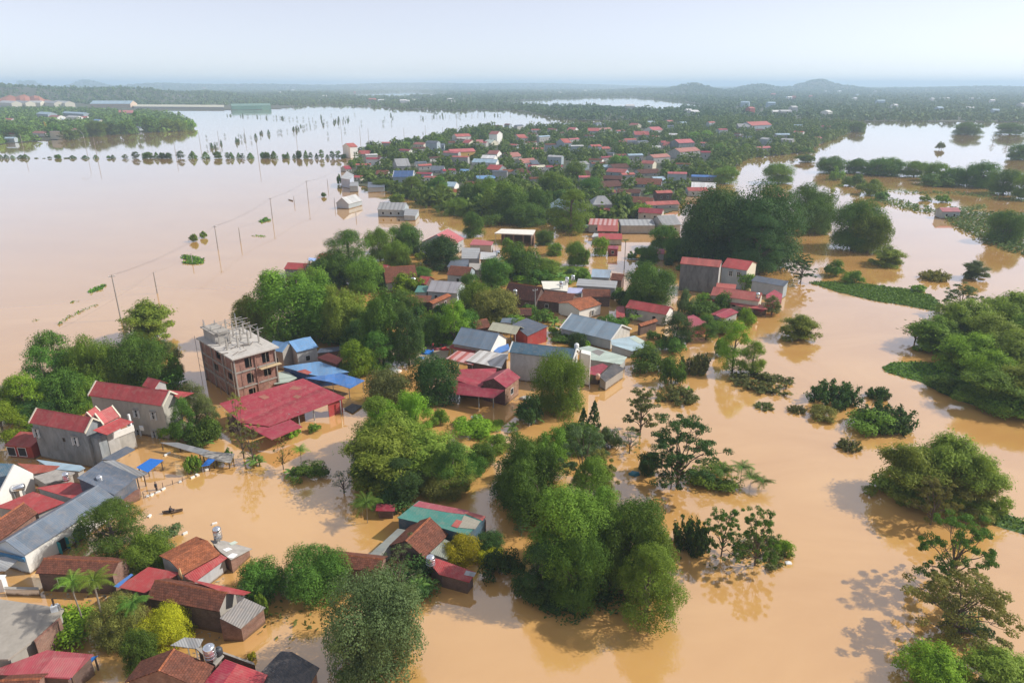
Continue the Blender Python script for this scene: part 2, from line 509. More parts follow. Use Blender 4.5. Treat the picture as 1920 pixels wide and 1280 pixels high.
    if openings:                                    # shade-filled doors and windows seen at a distance, spaced along the front
        for i in range(openings):
            x = L * (i + .7) / (openings + .4)
            window(o, 'f', (x, oh, max(.9, ze * .5)), min(1.1, L / openings * .45), min(1.3, ze * .4), 'dark')
    c = pix(M @ Vector((L / 2, a, zr)))
    if lm: LANDMARKS.append((*c, lm))
    FOOT.append([pix(M @ Vector(q)) for q in ((0, 0, 0), (L, 0, 0), (L, D, zr), (0, D, zr))])
    return h
def plane_pts(pts, z):
    P = [W(*q, zz) for q, zz in zip(pts, z)]
    if len(pts) > len(z):
        nn = (P[1] - P[0]).cross(P[2] - P[0])
        for q in pts[len(z):]:
            d = ray(*q)
            P.append(CAM + d * ((P[0] - CAM).dot(nn) / d.dot(nn)))
    return P
def shed(label, pts, z, roof, wall=None, name='shed', cat='shed', th=.08, posts=None, panels=(), lm=None, group=None, inset=.3, zb=-.6, mesh_name='roof'):
    """a roof outline PTS in the picture, its first three corners at heights Z; ribs run square to the first edge"""
    P = plane_pts(pts, z)
    u = Vector((P[1].x - P[0].x, P[1].y - P[0].y, 0)).normalized()
    n = Vector((-u.y, u.x, 0))
    O = Vector((P[0].x, P[0].y, 0))
    M = Matrix(((u.x, n.x, 0, O.x), (u.y, n.y, 0, O.y), (0, 0, 1, 0), (0, 0, 0, 1)))
    Mi = M.inverted()
    o = thing(name, label, cat, O, math.atan2(u.y, u.x), group)
    def ccw(Q):
        s = sum(Q[i].x * Q[(i+1) % len(Q)].y - Q[(i+1) % len(Q)].x * Q[i].y for i in range(len(Q)))
        return Q if s > 0 else Q[::-1]
    Q = ccw([Mi @ p for p in P])
    rf = MB().slab(Q, th).build(mesh_name, roof, o)
    nn = (Q[1] - Q[0]).cross(Q[2] - Q[0]); nn.normalize()
    if nn.z < 0: nn = -nn
    for k, (pp, pm) in enumerate(panels):
        R_ = []
        for q in pp:
            C, d = local_ray(M, *q)
            R_.append(C + d * ((Q[0] - C).dot(nn) / d.dot(nn)) + nn * (.03 + .012 * k))
        MB().slab(ccw(R_), .025).build('roof_panel', pm, o)
    c = sum(Q, Vector()) / len(Q)
    ins = []
    for q in Q:
        v = Vector((c.x - q.x, c.y - q.y, 0))
        f = min(inset * 1.3 / max(v.length, .01), .6)
        p = q + v * f
        p.z = q.z + (c.z - q.z) * f - th - .012
        ins.append(p)
    if posts:
        for p in ins: MB().box(p.x - .07, p.x + .07, p.y - .07, p.y + .07, zb, p.z).build('post', posts, o)
    elif wall:
        MB().prism(ins, zb).build('wall', wall, o)
    if lm: LANDMARKS.append((*pix(M @ c), lm))
    FOOT.append([pix(p) for p in P])
    h = H(); h.root, h.M, h.Q, h.ins = o, M, Q, ins
    return h
def tank(label, px, py, z, d=1.0, h=1.5, flat=False, stand=.6, rz=0.0, mat=None, group='steel water tanks on the roofs', lm=None):
    p = W(px, py, z)
    o = thing('water_tank', label, 'water tank', p, rz, group)
    r = d / 2
    mat = mat or STEEL
    if flat:
        prof = [(.02, 0), (r * .7, .06), (r, .2), (r, h - .2), (r * .7, h - .06), (.02, h)]
        mb = MB().lathe(prof, 18)
        mb.v = [(z_ - h / 2, x, y + stand + r) for x, y, z_ in mb.v]
        mb.build('tank_body', mat, o, True)
        bands = MB()
        for q in (-.25, 0, .25):
            b = MB().lathe([(r + .015, -.02), (r + .015, .02)], 18)
            bands.add([(z_ + q * h, x, y + stand + r) for x, y, z_ in b.v], b.f)
        bands.build('band', mat, o)
        for sx in (-h * .3, h * .3):
            MB().box(sx - .05, sx + .05, -r * .8, r * .8, 0, stand + .12).build('stand', IRON, o)
    else:
        prof = [(.02, stand), (r, stand), (r, stand + h - .2)] + [(r * math.cos(t), stand + h - .2 + .3 * math.sin(t)) for t in (.4, .8, 1.2, 1.5)]
        MB().lathe(prof, 18).build('tank_body', mat, o, True)
        b = MB()
        for q in (.2, .45, .7): b.lathe([(r + .015, stand + h * q), (r + .02, stand + h * q + .03), (r + .015, stand + h * q + .06)], 18)
        b.build('band', mat, o)
        MB().lathe([(.16, stand + h + .07), (.16, stand + h + .14), (.02, stand + h + .16)], 10).build('lid', mat, o)
        for k in range(4):
            t = math.pi / 4 + k * math.pi / 2
            x, y = r * .8 * math.cos(t), r * .8 * math.sin(t)
            MB().box(x - .04, x + .04, y - .04, y + .04, 0, stand).build('leg', IRON, o)
    if lm: LANDMARKS.append((px, py, lm))
    return o

def ccw(Q):
    s = sum(Q[i].x * Q[(i+1) % len(Q)].y - Q[(i+1) % len(Q)].x * Q[i].y for i in range(len(Q)))
    return Q if s > 0 else Q[::-1]
def part_slab(h, name, pts, z, mat, th=.08):
    Mi = h.M.inverted()
    return MB().slab(ccw([Mi @ p for p in plane_pts(pts, z)]), th).build(name, mat, h.root)
def part_block(h, name, pts, z, mat, zb=-.6, parent=None):
    Mi = h.M.inverted()
    return MB().prism(ccw([Mi @ p for p in plane_pts(pts, z)]), zb).build(name, mat, parent or h.root)
def part_post(h, px, py, z0, z1, r=.12, name='column', mat=None):
    p = h.M.inverted() @ W(px, py, z0)
    return MB().box(p.x - r, p.x + r, p.y - r, p.y + r, z0, z1).build(name, mat or FRAMEW, h.root)
# ------------------------------------------------------------------ plants: leaf geometry
def nrm(a): return a / np.maximum(np.linalg.norm(a, axis=1, keepdims=True), 1e-6)
def quads(rng, P, Nn, s, asp=1.0, hang=0.0):
    """one small pointed leaf-spray face per centre"""
    n = len(P)
    t = rng.normal(size=(n, 3))
    if hang: t = t * (1 - hang) + np.array([0, 0, -1.0]) * hang * 2
    t = nrm(t - Nn * np.sum(t * Nn, axis=1, keepdims=True))
    b = np.cross(Nn, t)
    s = np.asarray(s).reshape(-1, 1)
    V = np.empty((n, 4, 3))
    V[:, 0] = P - t * s * asp
    V[:, 1] = P + b * s * .62 - t * s * .1
    V[:, 2] = P + t * s * asp
    V[:, 3] = P - b * s * .62 + t * s * .1
    return V.reshape(-1, 3)
def np_mesh(name, V, mat, extra=None, mat2=None):
    """quads V (4n x 3) plus, for a joined plant, the faces of EXTRA in a second material"""
    ev = np.array(extra.v, dtype=float).reshape(-1, 3) if extra and extra.v else np.zeros((0, 3))
    nq = len(V) // 4
    me = bpy.data.meshes.new(name)
    allv = np.vstack([V, ev])
    me.vertices.add(len(allv))
    me.vertices.foreach_set('co', allv.astype(np.float32).ravel())
    ef = extra.f if extra and extra.v else []
    loops = list(range(nq * 4)) ; starts = list(range(0, nq * 4, 4)); tot = [4] * nq
    for f in ef:
        starts.append(len(loops)); tot.append(len(f)); loops += [i + len(V) for i in f]
    me.loops.add(len(loops)); me.loops.foreach_set('vertex_index', loops)
    me.polygons.add(len(starts)); me.polygons.foreach_set('loop_start', starts); me.polygons.foreach_set('loop_total', tot)
    me.materials.append(mat)
    if mat2:
        me.materials.append(mat2)
        me.polygons.foreach_set('material_index', [0] * nq + [1] * len(ef))
    me.update(calc_edges=True)
    return me
def clump(rng, c, r, n, s, up=.35, lo=-.45, fill=.5):
    d = nrm(rng.normal(size=(n * 2, 3)))
    d = d[d[:, 2] > lo][:n]
    k = fill + (1 - fill) * rng.random((len(d), 1)) ** .6
    lump = 1 + .22 * np.sin(d[:, :1] * 5 + c[0] * 3) * np.cos(d[:, 1:2] * 6 + c[1] * 2)
    P = c + d * np.array(r) * k * lump
    Nn = nrm(d + rng.normal(size=d.shape) * .42 + np.array([0, 0, up]))
    return P, Nn, s * (.6 + .8 * rng.random(len(P)))
def limb(mb, a, b, r0, r1, rng, bend=.12, n=4):
    a, b = np.array(a, float), np.array(b, float)
    L = np.linalg.norm(b - a)
    off = rng.normal(size=3) * L * bend
    path, rad = [], []
    for i in range(n + 1):
        t = i / n
        path.append(tuple(a + (b - a) * t + off * math.sin(t * math.pi)))
        rad.append(r0 + (r1 - r0) * t)
    mb.tube(path, rad, 5)
def crown_round(rng, q, w=10.0, h=7.6, nc=46, zlo=.07, cr=.185):
    P, Nn, S = [], [], []; tr = MB(); cs = []
    ax, ay = .9 + .2 * rng.random(), .9 + .2 * rng.random()
    main = nrm(rng.normal(size=(7, 3)) + np.array([0, 0, .35]))
    for i in range(nc):
        d = nrm(rng.normal(size=(1, 3)))[0]
        d[2] = abs(d[2]) * 1.55 - .62
        d /= np.linalg.norm(d)
        if i % 4:
            d = d + 1.1 * main[i % 7]; d /= np.linalg.norm(d)
        k = .50 + .38 * rng.random()
        c = np.array([d[0] * w * .5 * k * ax, d[1] * w * .5 * k * ay, h * (.40 + .54 * d[2] * k * 1.12)])
        c[2] = max(c[2], h * (zlo + .1 * rng.random()))
        cs.append(c)
    cs += [np.array([0, 0, h * .5]), np.array([0, 0, h * .25])]
    for i in range(13):
        a = i * 2.4 + rng.random(); rr = w * (.2 + .2 * rng.random())
        cs.append(np.array([math.cos(a) * rr, math.sin(a) * rr, h * (.06 + .13 * rng.random())]))
    for c in cs:
        r = w * cr * (.55 + .8 * rng.random())
        p, n_, s = clump(rng, c, (r, r, r * .8), int((900 if q > 1 else 420 if q else 60) * (r / (w * cr))), w * (.0098 if q > 1 else .0145 if q else .038))
        P.append(p); Nn.append(n_); S.append(s)
    tr.tube([(0, 0, -1), (.1, 0, h * .3), (0, .1, h * .55)], [.3, .24, .16], 7)
    for c in cs[:9]: limb(tr, (0, 0, h * (.08 + .2 * rng.random())), c * .9, .13, .04, rng)
    P = np.vstack(P); P[:, 2] = np.maximum(P[:, 2], .05)
    return P, np.vstack(Nn), np.concatenate(S), tr, w, h, .9, 0
def crown_tall(rng, q, w=8.0, h=13.0, nc=44, zlo=.06):
    P, Nn, S = [], [], []; tr = MB(); cs = []
    for i in range(nc):
        z = zlo + (1 - zlo) * rng.random() ** .85
        prof = math.sin(min(1, (z - zlo) / (1 - zlo) * .82 + .16) * math.pi) ** .6
        k = i % 8
        a = k * 2.4 + (z > .5) * 1.1 + rng.normal() * .28
        z = zlo + (1 - zlo) * min(1, max(0, (k + .5) / 8 + rng.normal() * .13)) if i % 3 else z
        prof = math.sin(min(1, (z - zlo) / (1 - zlo) * .82 + .16) * math.pi) ** .6
        rr = w * .5 * prof * (.42 + .42 * rng.random() ** .5)
        cs.append(np.array([math.cos(a) * rr, math.sin(a) * rr, h * (z * .9 + .02)]))
    for c in cs:
        r = w * .19 * (.6 + .75 * rng.random())
        p, n_, s = clump(rng, c, (r, r, r * .85), int((900 if q > 1 else 420 if q else 56) * (r / (w * .19))), w * (.0108 if q > 1 else .016 if q else .044))
        P.append(p); Nn.append(n_); S.append(s)
    tr.tube([(0, 0, -1), (.12, 0, h * .4), (-.1, .1, h * .8)], [.32, .22, .1], 7)
    for c in cs[:12]: limb(tr, (0, 0, max(.4, c[2] - w * .35)), c, .12, .03, rng)
    return np.vstack(P), np.vstack(Nn), np.concatenate(S), tr, w, h, .9, 0
def crown_feather(rng, q, w=11.0, h=13.0, nc=44):
    """soft rising plumes of fine leaves"""
    P, Nn, S = [], [], []; tr = MB(); cs = []
    lobes = [(rng.random() * 6.283, math.sqrt((i + .3) / 9) * w * .36, .66 + .34 * rng.random(), w * (.10 + .07 * rng.random())) for i in range(9)]
    for i in range(nc + 10):
        la, lr, lh, ls = lobes[i % 9]
        ox, oy = rng.normal(size=2) * ls * .55
        x, y = math.cos(la) * lr + ox, math.sin(la) * lr + oy
        rr = math.hypot(x, y)
        top = h * lh * (1 - .34 * min(1.6, math.hypot(ox, oy) / ls) ** 2 * .6) * (1 - .22 * min(1, rr / (w * .5)) ** 2)
        ln = h * (.2 + .2 * rng.random())
        for k in range(3):
            c = np.array([x, y, max(h * .1, top - ln * (k * .5 + .25))])
            r = w * .098 * (1 + .3 * k) * (.8 + .5 * rng.random())
            p, n_, s = clump(rng, c, (r, r, r * 1.2), int(250 if q > 1 else 130 if q else 24), w * (.0084 if q > 1 else .0115 if q else .031), .25, -.7, .35)
            P.append(p); Nn.append(n_); S.append(s)
        cs.append((x, y, top))
    for i in range(16):
        a = i * 2.4 + rng.random(); rr = w * (.16 + .22 * rng.random())
        r = w * .1 * (.8 + .5 * rng.random())
        p, n_, s = clump(rng, np.array([math.cos(a) * rr, math.sin(a) * rr, h * (.05 + .2 * rng.random())]), (r, r, r * 1.2), int(250 if q > 1 else 130 if q else 24), w * (.0084 if q > 1 else .0115 if q else .031), .25, -.7, .35)
        P.append(p); Nn.append(n_); S.append(s)
    tr.tube([(0, 0, -1), (.1, 0, h * .35), (0, .1, h * .75)], [.3, .2, .1], 7)
    for c in cs[:14]: limb(tr, (0, 0, h * .12), np.array(c) * [1, 1, .82], .13, .03, rng)
    P = np.vstack(P); P[:, 2] = np.maximum(P[:, 2], .05)
    return P, np.vstack(Nn), np.concatenate(S), tr, w, h, 1.5, .1
def crown_bamboo(rng, q, w=10.0, h=9.0, ns=42):
    """a clump of culms arching out, leaf sprays hanging along their upper halves"""
    P, Nn, S = [], [], []; tr = MB()
    for i in range(ns):
        a = rng.random() * 2 * math.pi
        reach = w * .5 * rng.random() ** .55 * .85
        hh = h * (1 - .42 * (reach / (w * .5)) ** 1.8) * (.72 + .28 * rng.random())
        b = np.array([math.cos(a), math.sin(a), 0]) * reach * .22
        path = []
        for k in range(9):
            t = k / 8
            x = reach * (.22 + .78 * t ** 1.9)
            z = hh * (1 - (1 - t) ** 1.6) - hh * .2 * max(0, t - .7) / .3 * (reach / (w * .5))
            path.append(np.array([math.cos(a) * x, math.sin(a) * x, z]))
        if i % 2 == 0: tr.tube([tuple(b)] + [tuple(p) for p in path[1:7]], [.06] * 4 + [.04, .03, .02], 4)
        n = 620 if q > 1 else 330 if q else 56
        t = (.10 + .90 * rng.random(n) ** .72) * 8
        i0 = np.minimum(t.astype(int), 7); fr = (t - i0)[:, None]
        pa = np.array(path)
        c = pa[i0] * (1 - fr) + pa[i0 + 1] * fr
        sp = rng.normal(size=(n, 3)) * np.array([w * .042, w * .042, h * .035])
        P.append(c + sp)
        Nn.append(nrm(nrm(sp + 1e-5) * .6 + np.array([math.cos(a) * .3, math.sin(a) * .3, .75]) + rng.normal(size=(n, 3)) * .4))
        S.append(w * (.0092 if q > 1 else .0125 if q else .032) * (.6 + .8 * rng.random(n)))
    for i in range(18):
        a = i * 2.4 + rng.random(); rr = w * (.14 + .27 * rng.random()); r = w * .1 * (.7 + .6 * rng.random())
        p, n_, s = clump(rng, np.array([math.cos(a) * rr, math.sin(a) * rr, h * (.04 + .24 * rng.random())]), (r, r, r * .9), 420 if q > 1 else 220 if q else 34, w * (.0092 if q > 1 else .0125 if q else .032))
        P.append(p); Nn.append(n_); S.append(s)
    P = np.vstack(P); P[:, 2] = np.maximum(P[:, 2], .05)
    return P, np.vstack(Nn), np.concatenate(S), tr, w, h, 1.9, .35
def crown_open(rng, q, w=10.0, h=8.2, nb=17):
    """a few long bare limbs, each carrying a flat plate of leaves"""
    P, Nn, S = [], [], []; tr = MB()
    tr.tube([(0, 0, -1), (.1, .05, h * .2), (-.05, .1, h * .38)], [.24, .18, .14], 7)
    for i in range(nb):
        a = i * 2.4 + rng.random() * .8
        z = .2 + .75 * (i + .5) / nb
        rr = w * .5 * (.86 - .55 * max(0, z - .5) / .5) * (.6 + .4 * rng.random())
        tip = np.array([math.cos(a) * rr, math.sin(a) * rr, h * z * .95])
        fork = np.array([math.cos(a) * rr * .4, math.sin(a) * rr * .4, h * (.1 + .5 * z)])
        limb(tr, (0, 0, h * (.05 + .3 * z)), fork, .11, .07, rng, .08)
        limb(tr, fork, tip, .07, .025, rng, .1)
        for k in range(int(5 + 3 * rng.random())):
            off = rng.normal(size=3) * np.array([w * .10, w * .10, h * .035])
            r = w * .058 * (.7 + .8 * rng.random())
            if k > 1: limb(tr, fork * .4 + tip * .6, tip + off, .03, .012, rng, .1, 2)
            p, n_, s = clump(rng, tip + off, (r, r, r * .4), 170 if q > 1 else 95 if q else 20, w * (.0094 if q > 1 else .0125 if q else .032), .6, -.5, .3)
            P.append(p); Nn.append(n_); S.append(s)
    return np.vstack(P), np.vstack(Nn), np.concatenate(S), tr, w, h, 1.1, 0
def crown_bush(rng, q, w=7.0, h=3.6, nc=24):
    P, Nn, S = [], [], []; tr = MB()
    for i in range(nc):
        a = rng.random() * 2 * math.pi
        rr = w * .5 * math.sqrt(rng.random()) * .78
        c = np.array([math.cos(a) * rr, math.sin(a) * rr, h * (.1 + .6 * rng.random() * (1 - (rr / (w * .5)) ** 2))])
        r = w * .15 * (.6 + .7 * rng.random())
        p, n_, s = clump(rng, c, (r, r, r * .75), int(210 if q else 40), w * (.019 if q else .045), .4, -.3)
        P.append(p); Nn.append(n_); S.append(s)
        if i % 3 == 0: limb(tr, (rr * .2 * math.cos(a), rr * .2 * math.sin(a), -.5), c, .06, .02, rng)
    P = np.vstack(P); P[:, 2] = np.maximum(P[:, 2], .03)
    return P, np.vstack(Nn), np.concatenate(S), tr, w, h, 1.0, 0
def crown_shoots(rng, q, w=7.0, h=3.0, ns=46):
    """a drowned crown: leafy shoots standing up out of the water"""
    P, Nn, S = [], [], []; tr = MB()
    for i in range(ns):
        a = rng.random() * 2 * math.pi
        rr = w * .5 * math.sqrt(rng.random()) * .9
        b = np.array([math.cos(a) * rr * .75, math.sin(a) * rr * .75, -.2])
        L = h * (.5 + .5 * rng.random()) * (1 - .4 * (rr / (w * .5)))
        tip = b + np.array([math.cos(a) * rr * .3 + rng.normal() * .2, math.sin(a) * rr * .3 + rng.normal() * .2, L])
        tr.tube([tuple(b), tuple((b + tip) / 2), tuple(tip)], [.05, .035, .015], 4)
        n = 70 if q else 16
        t = rng.random(n)[:, None] ** .7
        sp = rng.normal(size=(n, 3)) * np.array([w * .03, w * .03, h * .04])
        P.append(b + (tip - b) * t + sp)
        Nn.append(nrm(sp * 3 + rng.normal(size=(n, 3)) * .5 + np.array([0, 0, .5])))
        S.append(w * (.021 if q else .045) * (.6 + .8 * rng.random(n)))
    P = np.vstack(P); P[:, 2] = np.maximum(P[:, 2], .03)
    return P, np.vstack(Nn), np.concatenate(S), tr, w, h, 1.5, 0
def crown_cone(rng, q, w=5.0, h=6.5, n=900):
    n = n if q else 300
    z = rng.random(n) ** 1.25
    r = w * .5 * (1 - z) ** .75 * np.minimum(1, z * 7 + .55) * (.6 + .4 * rng.random(n) ** .5)
    a = rng.random(n) * 2 * math.pi
    P = np.stack([np.cos(a) * r, np.sin(a) * r, h * (.04 + .95 * z)], 1)
    Nn = nrm(np.stack([np.cos(a), np.sin(a), np.full(n, .6)], 1) + rng.normal(size=(n, 3)) * .5)
    tr = MB().tube([(0, 0, -1), (0, 0, h * .5)], [.16, .1], 6)
    return P, Nn, np.full(n, w * (.05 if q else .085)), tr, w, h, 1.2, 0
def crown_airy(rng, q, w=8.0, h=9.0):
    P, Nn, S, tr, w, h, asp, hang = crown_open(rng, q, w, h, 11)
    k = rng.random(len(P)) < .45
    return P[k], Nn[k], S[k] * .9, tr, w, h, asp, hang
MAKERS = {'round': crown_round, 'tall': crown_tall, 'feather': crown_feather, 'bamboo': crown_bamboo, 'open': crown_open,
          'bush': crown_bush, 'shoots': crown_shoots, 'cone': crown_cone, 'airy': crown_airy}
SKIRT = {'round': .55, 'tall': .45, 'feather': .5, 'bamboo': .5, 'open': .1, 'bush': .7, 'shoots': .75, 'cone': .5, 'airy': .05}
LEAF = {
    'deep': leafmat('leaf_deep_green', (0.0415, 0.1025, 0.0159), (0.1220, 0.2257, 0.0342)), 'dark': leafmat('leaf_dark_green', (0.0285, 0.0634, 0.0183), (0.0732, 0.1440, 0.0342)),
    'mid': leafmat('leaf_mid_green', (0.0732, 0.1525, 0.0183), (0.1891, 0.2989, 0.0366)), 'fresh': leafmat('leaf_fresh_green', (0.0952, 0.1976, 0.0171), (0.2440, 0.3782, 0.0305)),
    'bamboo': leafmat('leaf_bamboo', (.112, .188, .022), (.26, .335, .05)), 'olive': leafmat('leaf_olive', (0.1220, 0.1403, 0.0305), (0.2562, 0.2562, 0.0610)),
    'lime': leafmat('leaf_yellow_green', (0.2074, 0.2440, 0.0122), (0.5002, 0.4636, 0.0244)), 'grey': leafmat('leaf_grey_green', (0.0805, 0.1403, 0.0512), (.145, .215, .085)),
    'dull': leafmat('leaf_dull_green', (0.0756, 0.1000, 0.0305), (0.1708, 0.1952, 0.0610)), 'banana': leafmat('leaf_banana', (0.0732, 0.1769, 0.0366), (0.2074, 0.3294, 0.0732), .35),
}
PROTO = {}
def proto(kind, var, hi):
    k = (kind, var, hi)
    if k not in PROTO:
        rng = np.random.default_rng(hash((sorted(MAKERS).index(kind), var)) % 99991)
        P, Nn, S, tr, w, h, asp, hang = MAKERS[kind](rng, hi)
        V = quads(rng, P, Nn, S, asp, hang)
        top = P[:, 2].max(); ex = np.percentile(np.hypot(P[:, 0], P[:, 1]), 98) * 2
        sc = np.array([1 / ex, 1 / ex, 1 / top])
        V = V * sc
        tr.v = [(x / ex, y / ex, z / top) for x, y, z in tr.v]
        if hi: PROTO[k] = (np_mesh('crown', V, LEAF['mid']), tr.mesh('trunk', BARK))
        else: PROTO[k] = (np_mesh('crown', V, LEAF['mid'], tr, BARK), None)
    return PROTO[k]
PLANTS = []                                        # (object, box in the picture, kind, leaf) for the wording of labels
_n = [0]
def tree(kind, x0, x1, yt, yb, leaf='mid', label=None, var=None, cat='tree', group=None, name=None, lm=None, hscale=1.0, trunk=None):
    _n[0] += 1
    var = (_n[0] * 7 + int(x0)) % 4 if var is None else var
    base = W((x0 + x1) / 2, yb)
    w = (x1 - x0) * depth(base) / F
    v = Vector((base.x, base.y, 0)).normalized()
    c = base + v * w * .5 * SKIRT[kind]
    w = (x1 - x0) * depth(c) / F
    h = max(.5, hgt(c, yt)) * hscale
    if kind not in ('cone', 'airy', 'open') and group is None: w *= 1.06; h *= 1.03
    if kind == 'shoots': w *= .86; h *= .86
    hi = 2 if (x1 - x0) > 88 else 1 if (x1 - x0) > 34 else 0
    crown, tk = proto(kind, var, hi)
    names = {'bamboo': 'bamboo_clump', 'bush': 'bush', 'shoots': 'flooded_shrub', 'cone': 'roadside_tree'}
    name = name or names.get(kind, 'tree')
    cat = {'bamboo': 'bamboo', 'bush': 'bush', 'shoots': 'shrub'}.get(kind, cat)
    rz = rnd.random() * 6.28
    if hi:
        o = thing(name, label, cat, c, rz, group)
        o.scale = (w, w, h)
        cr = put('crown' if kind not in ('bamboo', 'bush', 'shoots') else 'foliage', crown, o)
        tk_o = put('trunk' if kind not in ('bamboo', 'bush', 'shoots') else 'stems', tk, o)
        if trunk:
            tk_o.material_slots[0].link = 'OBJECT'; tk_o.material_slots[0].material = trunk
    else:
        o = cr = put(name, crown)
        o.location = c; o.rotation_euler = (0, 0, rz); o.scale = (w, w, h)
        tag(o, label, cat, group)
    cr.material_slots[0].link = 'OBJECT'
    cr.material_slots[0].material = LEAF[leaf]
    PLANTS.append((o, (x0, x1, yt, yb), kind, leaf))
    if lm: LANDMARKS.append(((x0 + x1) / 2, (yt + yb) / 2, lm))
    return o
def frond_mesh(rng, n, L, droop, wid, seg=7, upt=.9):
    """feather fronds radiating from the origin; leaflets are narrow faces along each rib"""
    V = []
    for i in range(n):
        a = i * 2.399 + rng.random() * .4
        el = upt * (.25 + .75 * rng.random())
        prev = np.zeros(3); d0 = np.array([math.cos(a), math.sin(a), 0])
        ll = L * (.8 + .3 * rng.random())
        for k in range(seg * 3):
            t = (k + 1) / (seg * 3)
            p = d0 * ll * t * math.cos(el * .6) + np.array([0, 0, ll * (math.sin(el) * t - droop * t * t)])
            s = np.cross(d0, [0, 0, 1])
            wl = wid * math.sin(min(1, t * 1.1 + .12) * math.pi * .9) ** .7
            for sg in (-1, 1):
                tip = p + s * sg * wl + d0 * wl * .55 + np.array([0, 0, -wl * .45])
                e = (p - prev) * .75
                V += [prev, prev + e, tip + e * .2, tip]
            prev = p
    return np.array(V)
def palm_proto(var):
    k = ('palm', var)
    if k not in PROTO:
        rng = np.random.default_rng(500 + var)
        V = frond_mesh(rng, 15, .36, .5, .085, 9) + np.array([0, 0, .82])
        tr = MB().tube([(0, 0, -.1), (.01, 0, .3), (.02, .01, .6), (0, 0, .8)], [.013, .0105, .0095, .009], 7)
        sh = MB().tube([(0, 0, .755), (0, 0, .84)], [.013, .006], 7)
        PROTO[k] = (np_mesh('crown', V, LEAF['mid']), tr.mesh('trunk', BARKP), sh.mesh('crownshaft', plain('palm_sheath', (.10, .15, .05), .6)))
    return PROTO[k]
def palm(px, yb, yt, label, leaf='mid', wide=1.0, lm=None, group='areca palms', var=None):
    b = W(px, yb)
    h = hgt(b, yt) * 1.02
    o = thing('areca_palm', label, 'palm', b, rnd.random() * 6, group)
    var = rnd.randrange(3) if var is None else var
    c, t, s = palm_proto(var)
    k = wide * max(.5, min(1.6, 4.6 / h))
    o.scale = (h, h, h)
    co = put('crown', c, o)
    co.scale = (k, k, k); co.location = (0, 0, .82 * (1 - k))
    co.material_slots[0].link = 'OBJECT'; co.material_slots[0].material = LEAF[leaf]
    put('trunk', t, o); put('crownshaft', s, o)
    if lm: LANDMARKS.append((px, (yb + yt) / 2, lm))
    return o
def banana_proto(var):
    k = ('banana', var)
    if k not in PROTO:
        rng = np.random.default_rng(900 + var)
        V = []
        for i in range(9):
            a = i * 2.4 + rng.random() * .5
            el = .5 + .9 * rng.random(); L = .75 + .3 * rng.random()
            d = np.array([math.cos(a), math.sin(a), 0]); s = np.cross(d, [0, 0, 1])
            pts = []
            for q in range(7):
                t = q / 6
                p = d * L * t * math.cos(el * .7) + np.array([0, 0, .25 + L * (math.sin(el) * t - .62 * t * t)])
                pts.append((p, .13 * math.sin(min(1, t * .95 + .06) * math.pi) ** .7))
            for q in range(6):
                (p0, w0), (p1, w1) = pts[q], pts[q + 1]
                for sg in (-1, 1):
                    dz = np.array([0, 0, -.35])
                    V += [p0, p1, p1 + s * sg * w1 + dz * w1, p0 + s * sg * w0 + dz * w0]
        tr = MB().tube([(0, 0, -.3), (0, 0, .05), (0, 0, .32)], [.07, .055, .035], 7)
        PROTO[k] = (np_mesh('leaves', np.array(V), LEAF['banana']), tr.mesh('stem', plain('banana_stem', (.12, .14, .05), .7)))
    return PROTO[k]
def banana(px, yb, s, label, group='banana plants'):
    b = W(px, yb)
    o = thing('banana_plant', label, 'banana plant', b, rnd.random() * 6, group)
    l, t = banana_proto(rnd.randrange(3))
    o.scale = (s, s, s)
    put('leaves', l, o); put('stem', t, o)
    PLANTS.append((o, (px - 8, px + 8, yb - 14, yb), 'banana', 'banana'))
    return o
# ------------------------------------------------------------------ the setting: flood water, far land, hills, haze
def water_mat():
    m, nt, bs = newmat('silty_flood_water')
    tc = nt.nodes.new('ShaderNodeTexCoord')
    mp = N(nt, 'ShaderNodeMapping'); mp.inputs['Scale'].default_value = (.02, .035, 1); nt.links.new(tc.outputs['Object'], mp.inputs[0])
    n1 = noise(nt, mp.outputs[0], 1.0, 6, .62, 1.2)
    base = mixc(nt, ramp(nt, n1, .36, .66), (.55, .297, .092), (.63, .362, .128))
    nt.links.new(base, bs.inputs['Base Color'])
    bs.inputs['Roughness'].default_value = .045
    bs.inputs['IOR'].default_value = 2.55
    bs.inputs['Coat Weight'].default_value = 1.0            # the clear film of water over the silt
    bs.inputs['Coat Roughness'].default_value = .04
    bs.inputs['Coat IOR'].default_value = 1.4
    n2 = noise(nt, tc.outputs['Object'], .8, 3, .55, .4)
    mp2 = N(nt, 'ShaderNodeMapping'); mp2.inputs['Scale'].default_value = (.05, .12, 1); nt.links.new(tc.outputs['Object'], mp2.inputs[0])
    n3 = noise(nt, mp2.outputs[0], 1.0, 4, .6, .8)
    sm = N(nt, 'ShaderNodeMath', operation='MULTIPLY'); nt.links.new(n2, sm.inputs[0]); nt.links.new(n3, sm.inputs[1])
    bump(nt, bs, sm.outputs[0], .16, .10)
    return m
WATER = water_mat()
o = MB().add([(-40000, -500, 0), (40000, -500, 0), (40000, 40000, 0), (-40000, 40000, 0)], [(0, 1, 2, 3)]).build('water', WATER)
structure(o)
LAND = plain('wet_ground', (.055, .06, .032), .95, 0, .4, .02)
EARTH = plain('muddy_ground', (.15, .11, .07), .95, 0, .35, .3)
REDEARTH = plain('red_earth', (.30, .11, .065), .95, 0, .3, .02)
